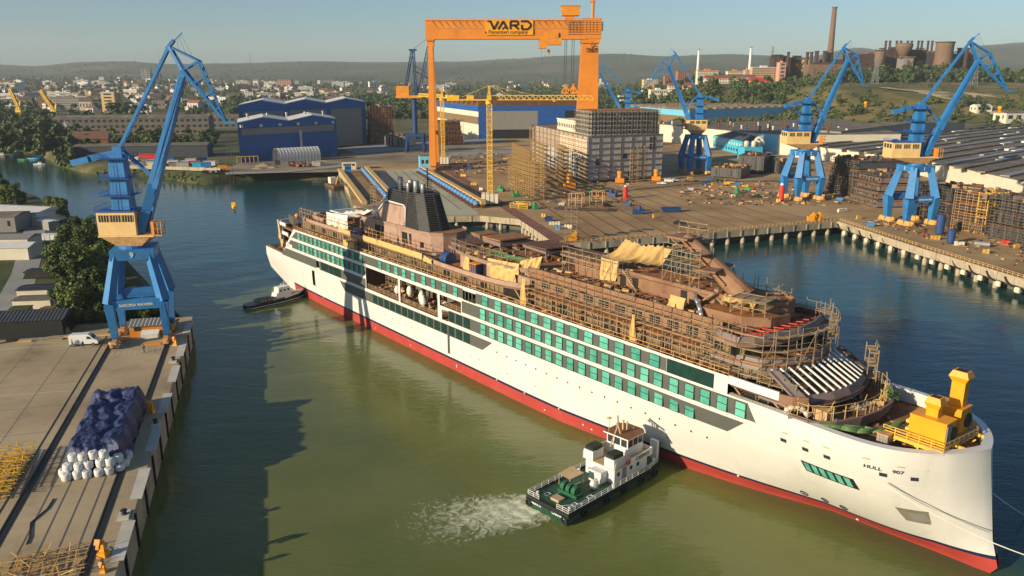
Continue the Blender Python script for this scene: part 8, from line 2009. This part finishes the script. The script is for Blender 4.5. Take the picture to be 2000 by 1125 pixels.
# hill side on the right
for k in range(72): u = rt.uniform(1200,1560); y = rt.uniform(1010,1200); x = xat(u,y,20); ftree("dense green tree of the belt below the flats on the hill",x,y,rt.uniform(.9,1.7),"tree belt under the flats")
for k in range(50): u = rt.uniform(1640,2040); y = rt.uniform(720,900); x = xat(u,y,20); ftree("bushy tree at the foot of the grassy hill on the right",x,y,rt.uniform(.5,1.2),"trees at the foot of the hill")
for k in range(45): u = rt.uniform(1560,2040); y = rt.uniform(850,1250); x = xat(u,y,40); ftree("scattered bush on the dry grassy hillside",x,y,rt.uniform(.25,.7),"bushes on the hillside",None,"bush")
for k in range(42): u = rt.uniform(1590,2060); y = rt.uniform(1360,1480); x = xat(u,y,60); ftree("tree in the row along the plateau in front of the steel works",x,y,rt.uniform(.9,1.8),"tree row on the plateau")
# far woods: one mass per district, thousands of crowns
def woods(label,n,spots,s0,s1,crowns=None):
    mb = MB(); src = [(me,[v.co.copy() for v in me.vertices],[tuple(p.vertices) for p in me.polygons]) for me in crowns or low_crowns]
    for _ in range(n):
        x,y = spots(); me,vs,fs = src[rt.randrange(len(src))]; s = rt.uniform(s0,s1); a = rt.uniform(0,6.28); z = gz(x,y) - 1; co,si = s * math.cos(a),s * math.sin(a)
        o = len(mb.v); mb.v += [(x + v.x * co - v.y * si,y + v.x * si + v.y * co,z + v.z * s) for v in vs]; mb.f += [[o + i for i in f] for f in fs]; mb.m += [0] * len(fs)
    return single("woodland",mb,M["leaf_far"],label,"woods",kind="stuff")
low_crowns = [crown_mesh("crown",90 + k,5,10,2.2,46,M["leaf_far"],7,.05) for k in range(3)]
def sp1():
    while True:
        u = rt.uniform(-60,1260); y = 1000 * (4.4 ** rt.random()); x = xat(u,y,15)
        if nz(x,y,.006) > rt.uniform(-1.4,1.2) and not (u > 440 and y < 1150) and not (60 < u < 300 and y < 1440): return x,y
woods("trees filling the gaps between the houses of the far town",3400,sp1,.9,1.7)
def sp2():
    u = rt.uniform(440,1260); y = rt.uniform(1150,1700); return xat(u,y,12),y
woods("dark belt of trees behind the blue halls and the gantry",1500,sp2,1.1,2.0)
def sp3(): u = rt.uniform(1150,2080); y = rt.uniform(1480,2300); return xat(u,y,60),y
woods("trees behind the flats and the steel works on the hill",900,sp3,.9,1.8)
def sp4():
    u = rt.uniform(-60,2060); y = rt.uniform(4300,6300); x = xat(u,y,100)
    return x,y
woods("scrub and woods on the far hills",700,sp4,.5,1.3)
def sp5(): p = G(rt.uniform(-40,150),rt.uniform(236,297),5); return p.x,p.y
woods("dense green wood on the far bank at the left",190,sp5,.9,1.7,far_crowns)
def sp6():
    while True:
        u = rt.uniform(1190,1640); y = rt.uniform(830,1220)
        if nz(u * 3,y * 2,.02) > -.5 - (1560 - u) * .004: return xat(u,y,25),y
woods("dense belt of trees and scrub on the hill below the flats",560,sp6,.5,1.4,far_crowns)
def sp7(): u = rt.uniform(1620,2060); y = rt.uniform(690,960); return xat(u,y,15),y
woods("thicket at the foot of the dry hill on the right",170,sp7,.45,1.1,far_crowns)
def sp8():
    u = rt.uniform(1600,2060); y = rt.uniform(1325,1400); return xat(u,y,60),y
woods("trees around the foot of the steel works",190,sp8,1.1,2.3,far_crowns)
# houses
HC = [("white",(.66,.63,.57)),("cream",(.58,.49,.36)),("pale grey",(.42,.41,.38)),("pink",(.52,.34,.27)),("yellow",(.56,.42,.2))]
RC_ = [("red brown roof",(.22,.075,.045)),("brown roof",(.15,.095,.065)),("grey roof",(.26,.25,.235)),("pale roof",(.52,.5,.46))]
house_kinds = []
for i,(wn,wc) in enumerate(HC):
    for j,(rn,rc_) in enumerate(RC_):
        if (i + 2 * j) % 5 == 4: continue
        wm = mat("house_wall_%s" % wn.replace(" ","_"),wc,.85,.08); rm = mat("roof_%s" % rn.replace(" ","_"),rc_,.85,.2)
        mb = MB(); w,d,h = 11 + (i * 3 + j * 5) % 7,8 + (j * 3) % 4,4.5 + 2.5 * ((i + j) % 3)
        mb.bx(-w / 2,w / 2,-d / 2,d / 2,-4,h); r_ = 3.2 if j < 2 else 1.2; e = .6
        mb.add([(-w / 2 - e,-d / 2 - e,h),(w / 2 + e,-d / 2 - e,h),(w / 2 + e,0,h + r_),(-w / 2 - e,0,h + r_),(w / 2 + e,d / 2 + e,h),(-w / 2 - e,d / 2 + e,h)],[(0,1,2,3),(3,2,4,5)],1); mb.add([(-w / 2,-d / 2,h),(-w / 2,d / 2,h),(-w / 2,0,h + r_)],[(0,1,2)]); mb.add([(w / 2,-d / 2,h),(w / 2,d / 2,h),(w / 2,0,h + r_)],[(0,1,2)])
        for k in range(4): mb.bx(-w / 2 + w * (k + .3) / 4,-w / 2 + w * (k + .6) / 4,-d / 2 - .1,-d / 2 - .02,h * .4,h * .75,2); mb.bx(-w / 2 - .1,-w / 2 - .02,-d / 2 + d * (k + .3) / 4,-d / 2 + d * (k + .6) / 4,h * .4,h * .75,2)
        house_kinds.append((mb.mesh("house",[wm,rm,M["window_dark"]]),"small %s house with %s among the trees of the far town" % (wn,rn),wn + " houses with " + rn))
def house(x,y,s=1.0):
    me,lab,grp = house_kinds[rt.randrange(len(house_kinds))]; o = bpy.data.objects.new("house",me); COL.objects.link(o); o.location = (x,y,gz(x,y)); o.rotation_euler.z = rt.choice((-.5,.1,.4,.8)) + rt.uniform(-.2,.2); o.scale = (s,s,s); tag(o,lab,"house",grp)
k = 0
while k < 300:
    u = rt.uniform(-40,1200); y = 1350 * (2.9 ** rt.random())
    if u > 700 and (y < 2300 or rt.random() < .55): continue
    house(xat(u,y,20),y,rt.uniform(1.0,1.7)); k += 1
mids = []
for nm,wc in (("white",(.66,.64,.58)),("cream",(.58,.5,.37)),("grey",(.42,.41,.39))):
    wm = mat("block_wall_" + nm,wc,.85,.08)
    for q,(w,d,h,r_) in enumerate(((30,12,13,4),(44,12,16,5))):
        mb = MB(); mb.bx(-w / 2,w / 2,-d / 2,d / 2,-5,h); mb.bx(-w / 2 - .3,w / 2 + .3,-d / 2 - .3,d / 2 + .3,h,h + .8,1); mb.bx(-w * .1,w * .1,-3,3,h + .8,h + 3,0)
        for k in range(r_):
            for c in range(w // 4): x = -w / 2 + 4 * c + 2; z = h * (k + .35) / r_; mb.bx(x - 1.1,x + 1.1,-d / 2 - .1,-d / 2 - .02,z,z + 1.5,2)
        mids.append((mb.mesh("apartment_block",[wm,M["roof_white"] if q else M["roof_dark"],M["window_dark"]]),"%s %s block of flats among the houses of the far town" % ("longer" if q else "short",nm)))
for k in range(84):
    u = rt.uniform(-30,700) if k < 70 else rt.uniform(700,1180); y = rt.uniform(1550,3300) if k < 70 else rt.uniform(2300,3400); me,lab = mids[rt.randrange(6)]; x = xat(u,y,20)
    o = bpy.data.objects.new("apartment_block",me); COL.objects.link(o); o.location = (x,y,gz(x,y)); o.rotation_euler.z = rt.choice((-.3,0,.2,.6)); tag(o,lab,"apartment block",lab.split(" among")[0] + " in the far town")
# larger buildings of the town
def flats(label,u,vb,vt,wpx,Y,wm,rm,rows,cols_,dfac=.45,rz=.15,name="apartment_block",cat="apartment block"):
    x = xat(u,Y,20); zb_ = gz(x,Y); H = min(AY(u,vt,Y).z - zb_,(vb - vt) * Y / FPX * (1.5 if Y < 1200 else 1.12)); w = wpx * Y / FPX * .98; p = Vector((x,Y,zb_)); t = thing(name,label,cat,p,rz); d = max(10,w * dfac)
    mb = MB(); mb.bx(-w / 2,w / 2,-d / 2,d / 2,-8,H); mb.build("wall",wm,t); mb = MB(); mb.bx(-w / 2 - .5,w / 2 + .5,-d / 2 - .5,d / 2 + .5,H,H + 1); mb.bx(-w * .15,w * .1,-d * .25,d * .25,H + 1,H + 3.5); mb.build("roof",rm,t)
    for r_ in range(rows):
        mb = MB(); z0 = H * (r_ + .35) / rows
        for c in range(cols_): xx = -w / 2 + w * (c + .5) / cols_; mb.bx(xx - w / cols_ * .28,xx + w / cols_ * .28,-d / 2 - .15,-d / 2 - .02,z0,z0 + H / rows * .42)
        mb.build("window_row",M["window_dark"],t)
    return t
wcr,och,pnk,gry = M["wall_cream"],M["cream"],mat("pink_wall",(.5,.27,.19),.8,.1),M["hall_grey"]
flats("tall ochre tower block with banded balconies on the left",216,225,181,24,1150,och,M["roof_white"],8,1,.8); flats("plain ochre slab beside the banded tower block",235,225,182,13,1165,och,och,0,1,1.2); flats("white stepped hotel right of the ochre tower block",270,228,205,36,1160,wcr,M["roof_white"],4,6)
flats("long grey slab of flats behind the ochre harbour cranes",138,202,183,78,1450,gry,M["roof_dark"],5,18,.15,.05); flats("brown block of flats left of the long grey slab",88,204,185,22,1445,M["wall_brown"],M["roof_dark"],5,5); flats("white warehouse at the left edge under the harbour crane",22,232,207,16,1300,wcr,M["roof_white"],0,1)
flats("grey low flats at the left edge of the town",20,205,190,30,1500,gry,M["roof_white"],3,8); flats("two grey tower blocks on the hill crest, taller one",289,142,120,16,3500,gry,M["roof_dark"],7,2,.8); flats("brown unfinished tower block beside the grey one on the crest",308,142,128,16,3520,M["roof_brown"],M["roof_brown"],5,4,.8)
flats("pink brick block of flats in the middle of the town",557,160,147,26,2900,pnk,M["roof_dark"],5,6,.8); flats("grey blocks of flats right of the pink one",645,158,149,28,3100,gry,M["roof_dark"],4,5); flats("long pale green flats behind the blue halls",535,186,178,66,2000,mat("pale_green_wall",(.42,.5,.38),.8,.1),M["roof_dark"],3,16,.15); flats("orange warehouse far out on the hillside",478,147,142,18,3300,M["orange"],M["roof_white"],0,1)
flats("cream flats behind the blue halls, left one",632,187,178,18,1950,wcr,M["roof_white"],3,4); flats("cream flats behind the blue halls, right one",655,187,176,10,1960,wcr,M["roof_white"],3,2); flats("long pale warehouse behind the tall blue hall",740,170,166,30,2300,M["roof_white"],M["roof_white"],0,1)
flats("white industrial building right of the nearest crane's jib",395,232,213,20,1400,wcr,M["roof_white"],3,5); flats("brown roofed hall beside the white industrial building",432,228,213,30,1420,M["wall_brown"],M["roof_white"],1,4); flats("white chapel like building behind the assembly hall",976,172,163,10,1900,wcr,M["roof_white"],1,2)
for k in range(14): u = 250 + 50 * rt.random() if k < 7 else 60 + 330 * rt.random(); y = rt.uniform(2300,3300); v = 150 + 59 / y * 1555 - 18; flats("white flats on the slope of the far town, number %s along the hill" % ["one","two","three","four","five","six","seven","eight","nine","ten","eleven","twelve","thirteen","fourteen"][k],u,v + 10,v + 3 - 3 * rt.random(),rt.uniform(12,26),y,wcr if k % 3 else och,M["roof_white"],3,5,.4)
# flats and houses on the hill to the right
flats("yellow block of flats on the crest at the left of the hill",1268,138,122,28,1900,och,M["roof_white"],6,6); flats("dark brick flats behind the crane with its jib to the left",1303,140,123,16,1850,M["brick"],M["roof_dark"],5,3); flats("red brown brick block of flats on the hill",1334,143,123,30,1800,M["brick"],M["roof_brown"],6,7)
flats("long white block of flats with orange top on the hill",1378,148,127,42,1500,wcr,M["orange"],6,14,.2); flats("white block of flats behind the trees on the hill",1432,146,127,34,1520,wcr,M["orange"],6,9,.2); flats("salmon end block of flats left of the long one",1455,143,125,11,1430,pnk,pnk,0,1,1.0); flats("long cream and salmon block of flats nearest the steel works",1487,152,130,52,1400,M["tan_cloth"],M["roof_white"],6,12,.2); flats("salmon end tower of the long cream block",1520,155,123,13,1390,pnk,pnk,5,1,1.0)
for k,(u,v,w,Y,m,r_) in enumerate(((1235,170,46,1250,wcr,M["roof_white"]),(1284,163,34,1300,wcr,M["roof_white"]),(1228,152,40,1500,wcr,M["brick"]),(1268,152,30,1500,wcr,M["roof_brown"]))): flats("cluster of pale low houses on the left of the hill, %s" % ["front one","right one","back one with red roof","back one with brown roof"][k],u,v,v - 13,w,Y,m,r_,2,8)
for k,(u,v,w,Y,rm) in enumerate(((1330,152,50,1300,"roof_tile"),(1407,150,62,1280,"roof_tile"),(1448,150,50,1330,"roof_brown"),(1485,160,42,1180,"red"))):
    x = xat(u,Y,45); ww = w * Y / FPX; block("house",["long cream school with brown roof on the hill","long cream building with red brown roof in the middle of the hill","pale building with brown roof behind the red roofed one","cream house with bright red roof among the hill trees"][k],"building",u,0,ww,14,8,.05,wcr,M[rm],gz(x,Y),5,2,12,Y)
for k,(u,y0,r,lab) in enumerate(((1808,1010,26,"pale bare earth scar on the hillside, largest one"),(1735,1040,12,"small bare earth scar left of the largest one"),(1905,1000,15,"bare earth scar behind the rightmost crane's boom"),(1945,900,12,"sandy bare patch low on the right slope"))):
    x0 = xat(u,y0,30); rq = random.Random(k)
    def scar(a,b): q = r * b * (1 + .3 * math.sin(a * 19 + k) + .2 * math.sin(a * 44)); x,y = x0 + q * math.cos(6.2832 * a),y0 + 1.5 * q * math.sin(6.2832 * a); return (x,y,gz(x,y) + 1.6 * (1 - b) + .25)
    mb = MB(); mb.grid(scar,40,8,0,True); tag(mb.build("earth_scar",M["dirt_pale"],None,True),kind="structure")
# steel works
YM = 1420
def mz(u,v): return AY(u,v,YM).z
def mx(u): return xat(u,YM,70)
base = gz(mx(1700),YM) - 1
def stack(label,u,v0,v1,r0,r1,m,cap=None,Y=YM):
    x = xat(u,Y,80); z0 = gz(x,Y) - 3; z1 = AY(u,v1,Y).z; t = thing("chimney",label,"chimney",(x,Y,z0)); mb = MB(); mb.lathe((0,0,0),[(r0,0),(r1,z1 - z0)],14); mb.build("shaft",m,t,True); mb = MB(); mb.lathe((0,0,z1 - z0 - 1.5),[(r1 * 1.25,0),(r1 * 1.25,2.0)],14); mb.build("crown",cap or m,t)
    if cap: mb = MB(); mb.lathe((0,0,(z1 - z0) * .5),[(r1 * 1.12,0),(r1 * 1.12,3)],14); mb.build("band",cap,t)
stack("very tall brown brick chimney left of the steel works",1619,130,14,6.2,3.7,M["brick_mill"])
stack("white chimney with red top on the left of the skyline",1363,122,96,3.8,2.2,M["white_paint"],M["red"],1800); stack("white chimney with red top right of the long flats",1464,122,92,3.8,2.2,M["white_paint"],M["red"],1750)
for k,(u,v) in enumerate(((1725,80),(1733,80),(1746,80),(1754,80),(1767,80),(1775,80),(1788,80),(1795,80),(1807,80),(1815,80))): stack("dark furnace stack in the row on the steel works roof, %s from the left" % ["first","second","third","fourth","fifth","sixth","seventh","eighth","ninth","tenth"][k],u,110,v,2.0,1.8,M["mill_rust"],None,YM + 30)
for u,v,r,lab in ((1538,102,2.2,"brown stack over the sheds left of the tall chimney"),(1575,102,2.4,"dark short stack left of the tall chimney, left one"),(1583,102,2.4,"dark short stack left of the tall chimney, right one"),(1593,100,3.2,"wide grey stack close to the tall chimney"),(1609,100,3.4,"square grey stack touching the tall chimney"),(1870,94,3.4,"wide dark stack right of the cooling tower"),(1884,94,3.2,"second dark stack right of the cooling tower"),(1853,96,2.6,"brown stack right behind the cooling tower"),(1520,107,1.4,"thin stack at the left end of the steel works"),(1857,117,2.2,"orange brick stack below the cooling tower")): stack(lab,u,125,v,r * 1.1,r,M["mill_rust"] if "orange" not in lab else M["orange"],None,YM - 10)
x0 = mx(1827); zc0 = base - 3; hh = mz(1827,83) - zc0; rr_ = 16.5 * YM / FPX
t = thing("cooling_tower","broad brown cooling tower at the right of the steel works","cooling tower",(x0,YM - 20,zc0)); mb = MB(); mb.lathe((0,0,0),[(rr_ * 1.12,0),(rr_ * 1.02,hh * .3),(rr_ * .92,hh * .72),(rr_ * .94,hh * .9),(rr_ * .98,hh)],28); mb.build("shell",M["brick_mill"],t,True); mb = MB(); mb.lathe((0,0,hh - 1.2),[(rr_ * 1.03,0),(rr_ * 1.03,1.6)],28); mb.build("rim",M["mill_rust"],t)
x0 = mx(1752); t = thing("water_tower","funnel shaped concrete water tower between the furnace stacks","water tower",(x0,YM - 15,zc0)); hh = mz(1752,86) - zc0; mb = MB(); mb.lathe((0,0,0),[(4,0),(3.6,hh * .5),(5,hh * .62)],16); mb.build("shaft",M["brick_mill"],t,True); mb = MB(); mb.lathe((0,0,hh * .6),[(4.5,0),(13.5,hh * .3),(14.2,hh * .38),(8,hh * .42)],20); mb.build("bowl",M["brick_mill"],t,True)
x0 = mx(1702); t = thing("water_tower","brown brick tank tower left of the funnel shaped one","water tower",(x0,YM - 25,zc0)); hh = mz(1702,101) - zc0; mb = MB(); mb.lathe((0,0,0),[(5,0),(4.6,hh * .5),(7.5,hh * .62),(8.2,hh)],16); mb.build("shaft",M["brick_mill"],t,True)
for k,(u0,u1,v,m,lab) in enumerate(((1506,1560,112,"mill_rust","dark mill hall at the left end of the steel works"),(1540,1580,117,"tan_cloth","cream mill hall under the small stacks"),(1600,1660,120,"mill_rust","brick mill hall right of the tall chimney"),(1650,1715,106,"mill_rust","dark mill hall left of the furnace building"),(1712,1800,97,"mill_rust","main furnace building under the row of stacks"),(1760,1830,104,"steel_dark","second furnace building behind the cooling tower"),(1835,1900,106,"mill_rust","dark mill hall right of the cooling tower"),(1757,1776,114,"hall_grey","small blue grey mill house under the water tower"),(1575,1640,126,"brick_mill","long low brick mill shed in front"))):
    Y = YM + (10 if k != 8 and k != 7 else -25); x = (xat(u0,Y,80) + xat(u1,Y,80)) / 2; w = xat(u1,Y,80) - xat(u0,Y,80); zb_ = gz(x,Y) - 2; h = AY(u0,v,Y).z - zb_; t = thing("mill_hall",lab,"factory",(x,Y,zb_)); mb = MB(); mb.bx(-w / 2,w / 2,-12,12,0,h); mb.build("wall",M[m],t); mb = MB()
    rk = random.Random(k)
    for q in range(7): xx = rk.uniform(-w / 2,w / 2); mb.box((xx,rk.uniform(-8,4),h + rk.uniform(.5,2.5)),(rk.uniform(5,14),8,rk.uniform(1,5)))
    mb.build("roof",M["roof_brown"] if k % 2 else M["mill_rust"],t)
    mb = MB()
    for q in range(10): a,b = Vector((rk.uniform(-w / 2,w / 2),-12.4,rk.uniform(.2,.9) * h)),Vector((rk.uniform(-w / 2,w / 2),-12.4,rk.uniform(.4,1) * h)); mb.bar(a,b,.6)
    mb.build("pipework",M["rust_dark"],t)
# pylons
def pylon(label,u,v0,v1,Y):
    x = xat(u,Y,60); z0 = gz(x,Y); H = AY(u,v1,Y).z - z0; t = thing("pylon",label,"pylon",(x,Y,z0)); mb = MB(); lattice(mb,(0,0,0),(0,0,H),8,9,.25,0,1.0); mb.build("mast",M["steel"],t); mb = MB()
    for f_ in (.72,.84,.95): mb.bar((-6,0,H * f_),(6,0,H * f_),.5)
    mb.build("cross_arm",M["steel"],t)
pylon("grey lattice pylon above the flats on the hill",1505,125,90,1500); pylon("lattice pylon on the grass left of the furnace stacks",1709,146,112,1250); pylon("lattice pylon behind the boom of the rightmost crane",1903,150,104,1250)
for u,v0,v1,lab in ((325,128,92,"thin radio mast on the hill crest, taller one"),(314,128,105,"thin radio mast on the hill crest, shorter one"),(491,124,103,"thin radio mast far out on the hill in the centre left")):
    x = xat(u,4200,80); mb = MB(); z0 = gz(x,4200); mb.bar((0,0,0),(0,0,AY(u,v1,4200).z - z0),2.2,None,0,.8); single("radio_mast",mb,M["steel_dark"],lab,"mast",None,(x,4200,z0))
# yellow gas pipe bend and odd houses at the foot of the hill
t = thing("pipe_arch","yellow pipe arch over the road at the foot of the hill","pipe",G(1718,238,6)); mb = MB(); k_ = 2.9; mb.path([(0,0,0),(0,0,12),(-9,0,13),(-12,0,10)],1.1,8); mb.build("pipe",M["yellow"],t); mb = MB(); mb.bar((0,0,0),(0,0,1),3); mb.build("foot",M["concrete"],t)
a,b = G(1600,222,9),G(1745,215,9); mb = MB(); mb.tube(a,b,.9,8); single("gas_pipe",mb,M["yellow"],"long yellow pipe running along the foot of the hill","pipe")
block("house","blue white striped depot behind the yellow pipe arch","depot",1697,238,60,16,11,.05,M["sky_blue"],M["roof_dark"],6,2,2,10); block("house","cream ruin like house on the right slope","house",1975,0,30,18,9,.2,wcr,M["roof_dark"],gz(xat(1975,860,20),860),2,1,3,860); block("house","small pale house among trees on the right slope","house",1915,0,18,12,6,.1,wcr,M["roof_white"],gz(xat(1915,900,30),900),2,1,2,900)

# ---------------------------------------------------------------- the air
hz_ = bpy.data.materials.new("haze_air"); hz_.use_nodes = True; t_ = hz_.node_tree; t_.nodes.remove(t_.nodes["Principled BSDF"]); pv = t_.nodes.new("ShaderNodeVolumePrincipled")
pv.inputs["Color"].default_value = (.80,.90,1,1); pv.inputs["Density"].default_value = 6e-5; t_.links.new(pv.outputs[0],t_.nodes["Material Output"].inputs["Volume"])
mb = MB(); mb.bx(-9000,9000,-700,9000,-350,420); tag(mb.build("haze",hz_),kind="stuff")
